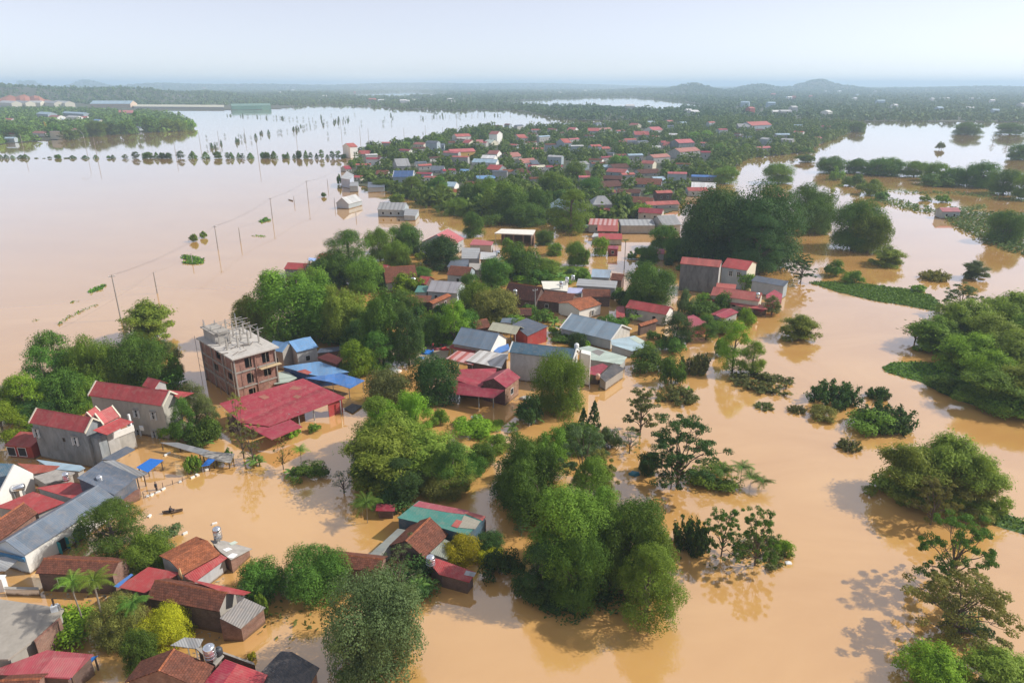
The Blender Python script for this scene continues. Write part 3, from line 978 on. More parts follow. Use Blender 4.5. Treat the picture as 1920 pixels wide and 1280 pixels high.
BUMPS = [(40, 2700, 190, 44), (-160, 2600, 150, 50), (250, 3000, 110, 34), (400, 3300, 60, 20), (560, 3900, 70, 12), (1300, 5000, 42, 56), (1215, 5600, 60, 22), (1420, 5600, 46, 52), (1380, 4300, 120, 14),
         (1532, 6300, 33, 80), (1490, 6400, 40, 26), (1585, 6200, 32, 28), (1700, 6500, 110, 20), (1850, 6800, 90, 26), (1950, 6000, 120, 22), (1600, 5200, 80, 12),
         (55, 9000, 24, 98), (165, 9200, 32, 98), (480, 9000, 120, 50), (760, 9500, 160, 60), (1000, 11000, 200, 60), (300, 8500, 90, 60)]
def hf(px, d):
    z = 0.0
    for bx, bd, bw, bh in BUMPS:
        z += bh * math.exp(-((px - bx) / bw) ** 2 - ((d - bd) / (bd * .13)) ** 2)
    return z
FARLAND = [(-300, 206), (0, 206), (120, 208), (250, 210), (330, 208), (420, 207), (520, 205), (560, 200), (600, 197), (650, 198), (740, 204), (850, 207), (960, 206), (1000, 212), (1040, 222),
           (1100, 226), (1200, 224), (1225, 226), (1320, 226), (1380, 222), (1470, 223), (1560, 226), (1700, 228), (1920, 229), (2300, 232), (2300, 158.3), (-300, 158.3)]
HOLES = [[(612, 179), (690, 175), (760, 172), (845, 175), (845, 179), (750, 182), (680, 183)], [(925, 193), (1000, 187), (1060, 184), (1150, 182), (1190, 182), (1325, 196), (1250, 207), (1180, 205), (1100, 200), (1000, 198)],
         [(1335, 203), (1410, 202), (1420, 206), (1340, 208)], [(735, 187), (790, 185), (800, 189), (740, 190)]]
VILL = [(652, 288), (672, 303), (645, 330), (650, 345), (700, 352), (760, 372), (830, 395), (900, 405), (1000, 415), (1080, 428), (1200, 410), (1270, 395), (1290, 350), (1330, 338), (1370, 320), (1400, 297),
        (1500, 287), (1545, 268), (1590, 250), (1625, 240), (1560, 230), (1470, 226), (1380, 222), (1250, 228), (1100, 237), (1000, 240), (930, 238), (860, 250), (790, 266), (700, 282)]
PENIN = [(-60, 274), (0, 271), (110, 262), (190, 252), (260, 249), (320, 247), (350, 243), (362, 232), (330, 222), (290, 215), (200, 209), (-60, 206)]
def rowd(d): return 640 - F * ((-CH) * math.cos(PITCH) + d * math.sin(PITCH)) / (d * math.cos(PITCH) + CH * math.sin(PITCH))
def gx(px, d): return (px - 960) / F * (d * math.cos(PITCH) + CH * math.sin(PITCH))
def land_sheet(name, polys, holes, d0, d1, k, step, mat, z0, x0=-300, x1=2300):
    ds = [d0]
    while ds[-1] < d1: ds.append(ds[-1] * k)
    xs = list(range(x0, x1 + 1, step))
    vid, vs, fs = {}, [], []
    def vert(i, j):
        if (i, j) not in vid:
            vid[(i, j)] = len(vs)
            vs.append((gx(xs[j], ds[i]), ds[i], z0 + hf(xs[j], ds[i])))
        return vid[(i, j)]
    for i in range(len(ds) - 1):
        for j in range(len(xs) - 1):
            x, y = (xs[j] + xs[j+1]) / 2, rowd((ds[i] + ds[i+1]) / 2)
            if any(inpoly(x, y, p) for p in polys) and not any(inpoly(x, y, p) for p in holes):
                fs.append((vert(i, j), vert(i, j+1), vert(i+1, j+1), vert(i+1, j)))
    return structure(MB().add(vs, fs).build(name, mat))
land_sheet('far_land', [FARLAND], HOLES, 1100, 34000, 1.02, 12, LAND, .4)
land_sheet('village_ground', [VILL], [], 300, 1300, 1.008, 6, LAND, .25, 600, 1700)
land_sheet('wooded_shore', [PENIN], [], 700, 1900, 1.01, 8, LAND, .25, -100, 420)
# the far woods: nobody could count them
rng = np.random.default_rng(3)
def mass(name, label, pts, nq, mat, SZ=.20):
    """PTS: (x, y, z, width, height) of every crown in the mass"""
    A = np.array(pts); n = len(A)
    d = nrm(rng.normal(size=(n * nq, 3))); d[:, 2] = np.abs(d[:, 2])
    B = np.repeat(A, nq, axis=0)
    k = (.7 + .4 * rng.random((len(B), 1)))
    P = B[:, :3] + d * k * np.stack([B[:, 3] * .5, B[:, 3] * .5, B[:, 4]], 1)
    Nn = nrm(d + rng.normal(size=d.shape) * .45)
    V = quads(rng, P, Nn, B[:, 3] * SZ * (.6 + .8 * rng.random(len(B))), 1.0)
    o = put(name, np_mesh(name, V, mat))
    return tag(o, label, kind='stuff')
pts = []
d = 1180.0
while d < 12000:
    w = max(11, d / 200)
    x = -1.05 * d
    while x < 1.05 * d:
        px = 960 + x / (d * math.cos(PITCH) + CH * math.sin(PITCH)) * F
        y = rowd(d)
        if inpoly(px, y, FARLAND) and not any(inpoly(px, y + rnd.uniform(-.6, .6), q) for q in HOLES) and -60 < px < 1980:
            gap = math.sin(px * .021 + d * .004) + math.sin(px * .05 - d * .0021)
            if rnd.random() < .86 + .2 * gap and not (d < 2150 and px < 560):
                s = w * rnd.uniform(.6, 1.35)
                pts.append((x, d + rnd.uniform(-.01, .01) * d, hf(px, d) * .97, s * 1.25, min(s * .8, 13) * rnd.uniform(.6, 1.15)))
        x += w * rnd.uniform(.7, 1.5)
    d *= 1.0165
FARLEAF = leafmat('leaf_far_woods', (.035, .085, .02), (.09, .15, .035), .15)
mass('far_woods', 'dense dark woodland covering the hazy plain up to the horizon', pts, 18, FARLEAF)
print('far crowns', len(pts))
# the hazy air over the plain
hz = MB().box(-46000, 46000, -700, 46000, -3, 124).build('haze', None)
hm = bpy.data.materials.new('hazy_air')
hm.use_nodes = True
hm.node_tree.nodes.remove(hm.node_tree.nodes['Principled BSDF'])
pv = hm.node_tree.nodes.new('ShaderNodeVolumePrincipled')
pv.inputs['Color'].default_value = (.60, .80, 1.0, 1)
pv.inputs['Density'].default_value = 0.00017
pv.inputs['Anisotropy'].default_value = .1
hm.node_tree.links.new(pv.outputs[0], hm.node_tree.nodes['Material Output'].inputs['Volume'])
hz.data.materials.append(hm)
hz['kind'] = 'stuff'
hz['label'] = 'pale blue haze lying over the flooded plain'
# ------------------------------------------------------------------ the near buildings
m_red, m_mar, m_slate, m_bg, m_pb = metal(RED), metal(MAROON), metal(SLATE), metal(BLUEGREY), metal(PALEBLUE)
m_sky, m_blue, m_teal, m_grey, m_pg, m_dark = metal(SKYBLUE), metal(BLUE, None, .1), metal(TEAL), metal(GREY), metal(PALEGREY), metal(DARK)
m_cream, m_pgreen, m_rust, m_white, m_coral, m_pink, m_td = metal(CREAM), metal(PALEGREEN), metal(RUSTY, None, .5), metal(WHITE_ROOF), metal(CORAL), metal(PINK), metal(TEALDARK)
m_gs = metal(GREY, (.42, .43, .43), .3); m_rs = metal(CORAL, (.62, .5, .5), .3); m_ws = metal((.40, .38, .36), (.66, .66, .65), .3)
m_cem = plain('fibre_cement', (.30, .28, .255), .9, 0, .35, 1.2); m_cemd = metal((.16, .15, .145), None, .5)
# --- lower left
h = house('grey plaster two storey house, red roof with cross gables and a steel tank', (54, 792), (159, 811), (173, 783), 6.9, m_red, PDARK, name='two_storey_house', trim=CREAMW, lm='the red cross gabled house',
          wins=[('f', 70, 811, .95, 1.6, 'casement'), ('f', 143, 826, .95, 1.5, 'casement'), ('f', 120, 824, .5, .7, 'open')])
house('', (194, 795), (225, 780), (210, 761), 7.0, m_red, PGREY, name='wing', trim=CREAMW, part_of=h, oh=.2)
house('', (171, 781), (187, 770), (179, 761), 7.0, m_red, PGREY, name='wing', trim=CREAMW, part_of=h, oh=.2)
part_slab(h, 'porch_roof', [(174, 806), (225, 783), (250, 790), (200, 815)], [7.2, 7.2, 6.5], m_red)
part_block(h, 'lower_storey', [(184, 832), (251, 806), (232, 792), (160, 818)], [3.6, 3.6, 3.6], plaster((.42, .41, .38), .8, (.1, .105, .1)))
part_slab(h, 'balcony_floor', [(190, 828), (248, 806), (232, 794), (170, 818)], [3.68, 3.68, 3.68], plain('floor_tile', (.34, .14, .07), .6), .05)
part_block(h, 'parapet', [(186, 822.5), (250.5, 797), (249.5, 796), (185, 821.5)], [4.55, 4.55, 4.55], WHITE, 3.5)
part_block(h, 'stair_tower', [(157, 816), (184, 824), (198, 813), (172, 806)], [5.6, 5.6, 5.6], PDARK)
for q in ((201, 823), (219, 815.5), (247, 804.5)): part_post(h, q[0], q[1], 3.7, 6.6, .16)
part_slab(h, 'lean_to_roof', [(190, 861), (215, 863), (254, 842), (237, 836)], [2.3, 2.2, 2.3], m_slate)
part_slab(h, 'stair_cover', [(176, 799), (185, 795), (200, 814), (189, 819)], [6.4, 6.4, 5.5], m_slate)
tank('steel water tank on the dark stair tower of the two storey house', 164, 806, 5.6, .95, 1.5, stand=.15)
h = house('beige two storey house with long red roof and blank side wall', (165, 741), (304, 761), (318, 733), ('b', 304, 826), m_red, plaster((.44, .42, .37), .5), name='two_storey_house', lm='the beige two storey house',
          trim=CREAMW, wins=[('f', 257, 775, 1.0, 1.5, 'casement'), ('f', 289, 779, 1.0, 1.5, 'casement'), ('f', 261, 812, 1.0, 1.5, 'casement'), ('f', 291, 814, .9, 1.4, 'casement'), ('f', 240, 790, .35, .35, 'dark')])
house('', (289, 729), (266, 723), (277, 707), h.ze + .5, m_red, PGREY, name='wing', part_of=h)
part_slab(h, 'porch_roof', [(298, 729), (364, 736), (335, 748), (318, 734)], [h.zr - .8, h.zr - 1.6, h.zr - 1.4], m_red)
part_post(h, 357, 800, .0, h.zr - 1.7, .15)
ac = part_slab(h, 'condenser', [(261, 800), (269, 801), (268, 798), (260, 797)], [2.6, 2.6, 2.6], FRAMEW, .7)
house('open red porch of arches beside the grey two storey house', (8, 834), (57, 838), (55, 812), 2.6, metal((.30, .045, .04)), plaster((.30, .05, .04), .3), name='porch', cat='porch', mono=True, wins=[('f', 22, 846, 1.6, 1.7, 'dark'), ('f', 42, 847, 1.6, 1.7, 'dark')])
h = house('long white house with steel blue roof and teal shutters', (46, 1040), (216, 932), (184, 909), hgt(W(51, 1079), 1040), metal((.125, .16, .205), None, .12), WHITE, name='long_house', lm='the long white house', gable=plaster((.5, .62, .72), .1),
          wins=[('f', 116, 1021, 1.1, 1.8, 'shutter'), ('f', 146, 1003, 1.1, 1.8, 'shutter'), ('f', 186, 973, .5, .4, 'dark')])
part_slab(h, 'awning', [(-30, 1045), (44, 1041), (9, 1070), (-30, 1070)], [2.6, 2.6, 1.8], m_gs)
part_slab(h, 'fascia_board', [(-20, 1030), (46, 1044), (45, 1048), (-20, 1034)], [3.0, 2.7, 2.65], plain('blue_paint', (.04, .16, .3), .5), .5)
tank('small steel water tank at the far end of the long white house', 189, 906, h.zr - 1.2, .9, 1.2, stand=.1)
h = house('dark slate shed with steep side wall over brick base', (214, 927), (259, 893), (192, 863), 3.0, m_slate, m_slate, mono=True, name='shed', cat='shed', lm='the dark slate shed')
part_block(h, 'brick_base', [(218, 945), (261, 926), (262, 915), (222, 932)], [1.0, 1.0, 1.0], BRICK)
part_slab(h, 'extension_roof', [(193, 864), (214, 862), (277, 888), (260, 893)], [h.zr + .05, h.zr, 2.9], m_gs)
for q in ((262, 912), (274, 905)): part_post(h, q[0], q[1] + 6, 0, 2.7, .07, 'post', TIMBER)
shed('red tin roof between the flat roof and the long white house', [(135, 934), (68, 914), (132, 903), (172, 911)], [2.6, 2.9, 3.0], m_red, PGREY, lm='the red tin roofs on the left')
shed('wide red tin roof behind the brown tiled roof', [(72, 962), (-10, 950), (62, 921), (122, 941)], [2.3, 2.6, 2.9], m_red, PGREY)
house('brown tiled roof cut off at the picture edge beside the long white house', (-30, 1034), (71, 961), (44, 941), 2.6, TB, BRICK, trim=None)
shed('flat concrete roof with patched grey surface and a tank', [(62, 893), (104, 880), (140, 885), (122, 897), (84, 906)], [3.0, 3.0, 3.0], m_cem, CONC, th=.2)
shed('rust red tin roof behind the flat concrete roof', [(62, 888), (32, 868), (112, 873), (96, 883)], [2.6, 3.0, 3.0], metal((.36, .08, .05), None, .5), PGREY)
shed('pale blue tin roof against the grey two storey house', [(98, 879), (68, 861), (152, 872), (160, 877), (148, 883)], [2.6, 2.8, 2.6], m_pb, PGREY)
tank('steel water tank on the flat concrete roof', 126, 902, 3.0, 1.0, 1.3, stand=.2)
h = shed('white gabled house with slate roof cut by the left edge', [(-40, 938), (2, 921), (26, 869), (-40, 866)], [2.8, 2.9, 4.9], m_td, WHITE, name='house', cat='house')
a_, b_ = W(-4, 946, 1.6), W(62, 907, 1.6)
nv = Vector((b_.y - a_.y, a_.x - b_.x, 0)).normalized()
gw = [a_]
for q in ((62, 907), (62, 887), (27, 870), (-2, 925)):
    d_ = ray(*q); gw.append(CAM + d_ * ((a_ - CAM).dot(nv) / d_.dot(nv)))
gw[0].z = gw[1].z = -.5
Mi_ = h.M.inverted(); kk = len(gw)
gv = [Mi_ @ p for p in gw] + [Mi_ @ (p - nv * .25) for p in gw]
MB().add(gv, [tuple(range(kk)), tuple(range(2 * kk - 1, kk - 1, -1))] + [(i, kk + i, kk + (i + 1) % kk, (i + 1) % kk) for i in range(kk)]).build('gable_wall', WHITE, h.root)
tank('steel water tank lying flat beside the white gable', 38, 930, 1.2, 1.1, 1.9, flat=True, stand=1.0, rz=.4)
# --- bottom left
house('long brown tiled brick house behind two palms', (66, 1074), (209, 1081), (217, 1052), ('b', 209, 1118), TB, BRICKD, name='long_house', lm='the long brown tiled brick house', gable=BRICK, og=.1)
shed('red tin shed roof with blue strip along its edge', [(272, 1111), (220, 1100), (278, 1062), (338, 1073)], [2.4, 2.4, 3.0], m_red, BRICKD, panels=[([(213, 1099), (222, 1101), (250, 1077), (246, 1075)], m_blue)], lm='the red shed with blue edge')
h = house('orange tiled house with red lean-to standing in the water', (343, 1077), (414, 1038), (389, 1013), 3.2, TO, PGREY, lm='the orange tiled house')
part_slab(h, 'lean_to_roof', [(364, 1091), (345, 1079), (412, 1037), (426, 1045)], [2.3, 3.0, 3.0], m_red)
part_block(h, 'lean_to_wall', [(365, 1089), (353, 1081), (414, 1043), (421, 1047)], [2.0, 2.2, 2.2], plaster((.5, .52, .55), .4))
shed('grey patched tin annex of the orange tiled house', [(433, 1049), (412, 1033), (394, 1012), (420, 1013), (473, 1028)], [2.4, 2.8, 3.1], m_cem, BRICK,
     panels=[([(425, 1044), (436, 1036), (446, 1039), (437, 1046)], m_white), ([(417, 1030), (428, 1026), (436, 1029), (424, 1034)], m_white), ([(428, 1019), (440, 1014), (446, 1017), (434, 1022)], m_pgreen)], lm='the grey patched annex')
tank('steel water tank on the grey annex of the orange tiled house', 410, 1013, 3.0, 1.1, 1.7, stand=.35)
h = house('brown tiled brick barn with grey side lean-to', (274, 1121), (410, 1146), (425, 1110), ('b', 410, 1191), TB, BRICKD, name='barn', cat='barn', lm='the brown tiled barn', gable=CONC, og=.12, oh=.3)
part_slab(h, 'lean_to_roof', [(412, 1158), (458, 1120), (498, 1138), (451, 1178)], [3.6, 3.8, 2.5], m_cemd)
part_block(h, 'lean_to_wall', [(412, 1160), (455, 1124), (494, 1140), (452, 1176)], [3.2, 3.4, 2.2], BRICK)
part_slab(h, 'back_roof', [(347, 1083), (470, 1109), (456, 1115), (422, 1111)], [h.ze + .6, h.ze + .4, h.ze + .9], m_red)
h = shed('flat concrete roof at the left edge below the white house', [(110, 1156), (120, 1140), (-30, 1118), (-30, 1236), (15, 1235), (62, 1200)], [3.2, 3.2, 3.2], plain('grey_screed', (.30, .27, .23), .9, 0, .25, .8), CONC, th=.25, lm='the flat concrete roof at the edge', name='house', cat='house')
part_block(h, 'side_wall', [(63, 1200), (111, 1157), (114, 1159), (66, 1203)], [3.3, 3.3, 3.3], BRICK)
o = thing('roof_vent', 'small white chimney box on the flat concrete roof', 'vent', W(104, 1144, 3.2), .3)
MB().box(-.35, .35, -.3, .3, 0, .75).build('box', FRAMEW, o); MB().box(-.08, .08, -.08, .08, .75, 1.7).build('pipe', TIMBER, o); MB().box(.35, .55, -.25, .2, .1, .65).build('side_box', IRON, o)
shed('red tin roof under trees at the lower left corner', [(130, 1272), (-30, 1262), (88, 1218), (176, 1226)], [2.2, 2.4, 2.9], metal((.34, .055, .07)), BRICKD, panels=[([(68, 1268), (100, 1232), (160, 1232), (135, 1270)], m_pink)])
shed('crumpled blue tarpaulin hung along the red tin roof', [(142, 1274), (128, 1272), (168, 1232), (184, 1228)], [1.0, 2.0, 2.4], TARP, None, name='tarpaulin', cat='tarpaulin', mesh_name='tarpaulin', th=.03, posts=TIMBER)
house('brown tiled roof at the bottom edge left of the tarpaulin', (-10, 1300), (66, 1296), (58, 1270), 2.4, TB, BRICK)
h = house('brown tiled house with orange ridge tiles in the bottom foreground', (376, 1290), (402, 1248), (362, 1215), 3.2, TB, BRICK, lm='the tiled house with orange ridge', trim=None)
shed('narrow concrete water platform behind the tiled roof', [(404, 1246), (366, 1214), (398, 1212), (420, 1228)], [3.0, 3.2, 3.2], CONC, BRICKD, th=.15)
tank('large steel water tank on the platform behind the tiled roof', 396, 1238, 3.15, 1.25, 1.75, stand=.25)
tank('dark plastic barrel beside the large steel tank', 411, 1226, 3.15, .8, .8, stand=.05, mat=plain('dark_plastic', (.05, .055, .065), .5))
shed('small grey corrugated shelter behind the tiled house', [(319, 1209), (346, 1194), (381, 1197), (371, 1216)], [2.3, 2.5, 2.5], m_gs, None, posts=CONC)
shed('red tin roof in two shades beside the tiled house', [(382, 1282), (422, 1235), (502, 1264), (478, 1310), (390, 1310)], [2.6, 2.8, 2.4], metal((.42, .05, .06)), BRICK, panels=[([(382, 1279), (421, 1236), (445, 1244), (412, 1290)], m_mar)])
shed('dark corrugated roof at the bottom edge', [(490, 1258), (527, 1220), (547, 1221), (599, 1251), (572, 1300), (496, 1290)], [2.3, 2.9, 2.9], m_dark, BRICKO, lm='the dark corrugated roof')
# --- cattle sheds right of the two storey houses
shed('low grey shed roof reaching over the water', [(300, 829), (333, 829), (393, 844), (377, 852)], [1.5, 1.7, 1.6], m_grey, None, posts=TIMBER, lm='the low grey sheds')
shed('low patched grey shed beside the blue sheet', [(377, 853), (392, 845), (440, 850), (432, 868), (402, 862)], [1.5, 1.6, 1.4], m_cem, None, posts=TIMBER)
shed('blue sheet shelter at the end of the low sheds', [(377, 874), (390, 859), (404, 861), (392, 872)], [1.2, 1.5, 1.5], TARP, None, posts=TIMBER, mesh_name='tarpaulin', th=.03)
shed('bright blue tarpaulin canopy on poles over the water', [(255, 876), (282, 859), (307, 862), (277, 885)], [1.3, 1.9, 1.8], TARP, None, posts=TIMBER, name='canopy', cat='canopy', mesh_name='tarpaulin', th=.03, lm='the blue tarpaulin canopy')
# --- the wide red roof and the blue roofs
h = shed('very wide maroon tin roof over open warehouse', [(451, 792), (411, 756), (568, 709), (648, 745), (505, 799)], [3.0, 4.4, 4.9], metal((.30, .028, .045)), None, name='warehouse', cat='warehouse', lm='the wide maroon warehouse',
         panels=[([(541, 729), (550, 723), (566, 727), (558, 731)], m_rust), ([(548, 744), (556, 740), (566, 743), (558, 747)], m_rust), ([(484, 744), (496, 740), (506, 745), (496, 749)], m_rust)])
part_slab(h, 'front_roof', [(451, 794), (503, 801), (545, 786), (567, 800), (510, 824)], [2.7, 2.7, 2.6], metal((.31, .026, .05)))
part_block(h, 'red_panel_wall', [(615, 757), (641, 747), (640, 744), (614, 754)], [2.8, 2.8, 2.8], metal((.36, .04, .045)))
for q in ((590, 788), (562, 798), (640, 776), (545, 802), (470, 800)): part_post(h, q[0], q[1], 0, 2.9, .09, 'post', IRON)
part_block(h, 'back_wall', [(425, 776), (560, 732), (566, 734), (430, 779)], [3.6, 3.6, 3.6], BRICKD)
shed('dark floating sheet beside the maroon warehouse', [(645, 766), (660, 756), (680, 760), (661, 774)], [.25, .3, .3], m_dark, None, name='floating_panel', cat='panel', th=.1)
h = house('small concrete house with light blue roof facing the camera', (500, 655), (529, 660), (541, 643), 4.6, m_sky, CONC, name='blue_roofed_house', lm='the light blue roofed house')
house('small grey house with light blue gable roof, right half of the pair', (556, 660), (597, 650), (582, 631), 4.4, m_sky, plaster((.44, .44, .43), .4), name='blue_roofed_house')
shed('pale blue tin roof in front of the light blue houses', [(529, 687), (598, 677), (655, 697), (597, 705), (574, 700)], [2.8, 3.0, 2.8], metal(SKYBLUE, None, .15), metal((.03, .10, .32)), lm='the pale blue tin roof', panels=[([(556, 696), (572, 692), (585, 698), (577, 702)], m_coral)])
shed('bright blue tin roof touching the maroon warehouse', [(572, 708), (637, 699), (684, 713), (656, 728), (620, 716)], [2.7, 2.9, 2.7], m_blue, None, posts=IRON)
shed('coral red tin roof behind the pale blue roof', [(594, 670), (616, 661), (644, 672), (632, 683)], [2.8, 3.0, 2.9], m_coral, BRICK)
shed('dark solar coloured roof beside the light blue house', [(592, 662), (600, 653), (640, 649), (642, 657)], [2.2, 2.4, 2.4], metal((.05, .07, .11)), BRICKD)
# --- the unfinished brick building
def storey_wall(root, a, b, z0, z1, holes, th, mat, name):
    """a brick wall from A to B (local x, y) with real rectangular openings; HOLES: (x0, x1, z0, z1) along it"""
    a, b = Vector((*a, 0)), Vector((*b, 0))
    u = (b - a); L = u.length; u.normalize(); nrm_ = Vector((u.y, -u.x, 0))
    xs = sorted({0, L, *[q for hh in holes for q in hh[:2]]}); zs = sorted({z0, z1, *[q for hh in holes for q in hh[2:]]})
    mb = MB()
    for i in range(len(xs) - 1):
        for j in range(len(zs) - 1):
            cx, cz = (xs[i] + xs[i+1]) / 2, (zs[j] + zs[j+1]) / 2
            if any(q[0] < cx < q[1] and q[2] < cz < q[3] for q in holes): continue
            p = [a + u * xs[i], a + u * xs[i+1], a + u * xs[i+1] - nrm_ * th, a + u * xs[i] - nrm_ * th]
            mb.add([(q.x, q.y, zs[j]) for q in p] + [(q.x, q.y, zs[j+1]) for q in p], [(3,2,1,0),(4,5,6,7),(0,1,5,4),(1,2,6,5),(2,3,7,6),(3,0,4,7)])
    return mb.build(name, mat, root)
def unfinished():
    c = W(437, 762); zr = 9.7
    A = W(347, 640, zr); B = W(437, 671, zr); Cc = W(514, 650, zr)
    u = Vector((Cc.x - B.x, Cc.y - B.y, 0)); Lx = u.length; u.normalize()
    n = Vector((-u.y, u.x, 0)); Ly = abs((Vector((A.x - B.x, A.y - B.y, 0))).dot(n))
    o = thing('unfinished_building', 'unfinished three storey brick building with bare concrete frame and rooftop columns', 'building', (B.x, B.y, 0), math.atan2(u.y, u.x))
    if DEBUG: print('UNFINISHED', Lx, Ly)
    X, Y = Lx, Ly
    brk = brick((.34, .13, .09), (.36, .29, .24)); H_ = [-.6, 3.0, 6.35, 9.45]
    cols = plaster((.34, .31, .28), .45, (.14, .12, .105))
    fl = MB()
    for z in H_[1:3]: fl.box(-.07, X + .07, -.07, Y + .07, z - .16, z + .12)
    fl.build('floor_slab', cols, o)
    MB().box(-.55, X + .7, -.75, Y + .5, 9.45, 9.72).build('roof_slab', plaster((.50, .47, .43), .5, (.17, .15, .13)), o)
    x1, x2 = X * .5, X
    for k, z0 in enumerate((H_[0], 3.14, 6.49)):
        z1 = H_[k + 1] - .18 if k < 2 else 9.45
        fh_ = [(X * .24, X * .40, max(z0 + .25, .3), z1 - .55), (X * .66, X * .84, z0 + (.25 if k != 1 else .7), z1 - .5)] if k else [(X * .24, X * .4, -.5, 2.2)]
        lh = [(Y * .14, Y * .27, z0 + .8, z1 - .6), (Y * .55, Y * .68, z0 + .8, z1 - .6)] if k else []
        if k == 2: lh = [(Y * .42, Y * .56, z0 + .7, z1 - .5)]
        storey_wall(o, (.1, .1), (X - .1, .1), z0, z1, fh_, .22, brk, 'front_wall')
        storey_wall(o, (.1, Y - .1), (.1, .32), z0, z1, [(Y - q[1], Y - q[0], q[2], q[3]) for q in lh], .22, brk, 'side_wall')
        storey_wall(o, (X - .1, .32), (X - .1, Y - .1), z0, z1, [], .22, brk, 'side_wall')
        storey_wall(o, (X - .32, Y - .1), (.32, Y - .1), z0, z1, [(X * .2, X * .4, z0 + .8, z1 - .6)], .22, brk, 'back_wall')
        if k == 1:                                  # rounded heads over two openings
            for q in fh_:
                pr = [(q[0], z1 - .5)] + [((q[0] + q[1]) / 2 - (q[1] - q[0]) / 2 * math.cos(t), z1 - 1.2 + .7 * math.sin(t)) for t in (0, .4, .8, 1.2, 1.57)]
                for s in (0, 1):
                    pts = [(x if s == 0 else q[0] + q[1] - x, z) for x, z in pr]
                    mb = MB(); nv = len(pts)
                    mb.add([(x, .12, z) for x, z in pts] + [(x, .3, z) for x, z in pts], [tuple(range(nv)), tuple(range(2*nv-1, nv-1, -1))] + [(i, nv+i, nv+(i+1) % nv, (i+1) % nv) for i in range(nv)])
                    mb.build('arch_head', brk, o)
    for x in (0, X * .5, X):
        for y in (0, Y * .34, Y * .67, Y):
            if 0 < x < X and 0 < y < Y: continue
            MB().box(x - .13, x + .13, y - .13, y + .13, -.6, 9.44).build('column', cols if x != X * .5 else brk, o)
    rr = random.Random(4)
    top = plaster((.37, .345, .31), .4, (.15, .13, .115))
    for i, x in enumerate((X * .12, X * .38, X * .64, X * .9)):
        for j, y in enumerate((Y * .3, Y * .52, Y * .74, Y * .95)):
            hh = rr.uniform(2.2, 3.3)
            MB().box(x - .14, x + .14, y - .14, y + .14, 9.75, 9.75 + hh).build('rooftop_column', top, o)
            mb = MB()
            for sx in (-.09, .09):
                for sy in (-.09, .09): mb.box(x + sx - .02, x + sx + .02, y + sy - .02, y + sy + .02, 9.75 + hh, 9.75 + hh + rr.uniform(.4, .9))
            mb.build('rebar', IRON, o)
    for x0, y0, x1_, y1_, z in [(X*.1, Y*.5, X*.95, Y*.5, 12.2), (X*.1, Y*.55, X, Y*.62, 12.5), (X*.1, Y*.74, X*.98, Y*.74, 12.3), (X*.38, Y*.3, X*1.1, Y*.36, 12.1), (X*.3, Y*.95, X*1.05, Y*.93, 12.4), (X*.12, Y*.3, X*.12, Y, 12.2), (X*.64, Y*.28, X*.64, Y, 12.0),
                              (X*.9, Y*.2, X*.92, Y, 12.3), (X*.2, Y*.6, X*1.12, Y*.56, 12.05), (X*.4, Y*.85, X*1.1, Y*.8, 12.6)]:
        MB().tube([(x0, y0, z), (x1_, y1_, z + .1)], .07, 5).build('formwork_beam', top, o)
    MB().box(X*.1, X*.42, Y*.62, Y*.98, 9.75, 11.9).build('stair_head', plaster((.42, .40, .37), .5, (.15, .14, .13)), o)
    MB().box(X*.05, X*.45, Y*.58, Y*1.0, 11.9, 12.1).build('stair_head_roof', top, o)
    for k in range(14):
        x, y = rr.uniform(.3, X * .8), rr.uniform(.5, Y * .6)
        a = rr.random() * 3
        MB().tube([(x, y, 9.8 + k * .03), (x + 1.8 * math.cos(a), y + 1.8 * math.sin(a), 9.85 + k * .03)], .06, 4).build('timber_prop', TIMBER, o)
    sc = MB()
    for x in (-1.0, X * .3, X * .7): sc.tube([(x, -1.0, -.5), (x + .1, -1.0, 9.3)], .05, 4)
    for y in (Y * .1, Y * .4, Y * .7, Y): sc.tube([(-1.0, y, -.5), (-1.0, y, 10.4)], .05, 4)
    for z in (3.6, 5.2, 7.4): sc.tube([(-1.0, -.8, z), (-1.0, Y, z + .3)], .04, 4)
    sc.tube([(-1.0, Y * .1, .5), (-1.0, Y * .8, 6.0)], .04, 4)
    sc.build('scaffolding', plain('bamboo_pole', (.30, .26, .2), .8), o)
    MB().box(X * .55, X + .6, -1.3, -.2, 6.1, 6.2).build('scaffold_deck', plain('plank_wood', (.5, .38, .22), .8), o)
    LANDMARKS.append((437, 690, 'the unfinished brick building'))
unfinished()
shed('pale green paved roof terrace beside the unfinished building', [(514, 720), (514, 700), (536, 694), (557, 708), (540, 716)], [1.8, 1.8, 1.8], m_pgreen, BRICKD)
# --- green patchwork roof group, bottom centre
h = shed('flat patchwork roof of teal, maroon and red sheets', [(745, 970), (785, 938), (911, 968), (876, 1003), (824, 988)], [3.0, 3.1, 3.0], metal((.05, .20, .165)), m_td, name='house', cat='house', lm='the teal patchwork roof', inset=.12,
         panels=[([(774, 948), (786, 939), (880, 957), (870, 964), (838, 960)], metal((.33, .075, .095))), ([(871, 962), (876, 958), (911, 968), (905, 976)], m_coral), ([(870, 966), (901, 977), (891, 992), (860, 989)], metal((.33, .31, .25))), ([(846, 986), (856, 974), (867, 977), (858, 990)], m_coral)])
part_block(h, 'brick_side_wall', [(875, 1011), (910, 978), (911, 973), (874, 1004)], [1.6, 1.6, 1.6], BRICK)
house('steep brown tiled gable house in front of the patchwork roof', (797, 1047), (841, 1001), (806, 969), 2.2, TB, BRICKD, lm='the steep brown tiled house', cap=True)
shed('grey tin lean-to left of the steep tiled house', [(690, 1041), (746, 990), (762, 993), (708, 1042)], [2.0, 2.0, 2.3], metal((.24, .26, .24)), PGREY)
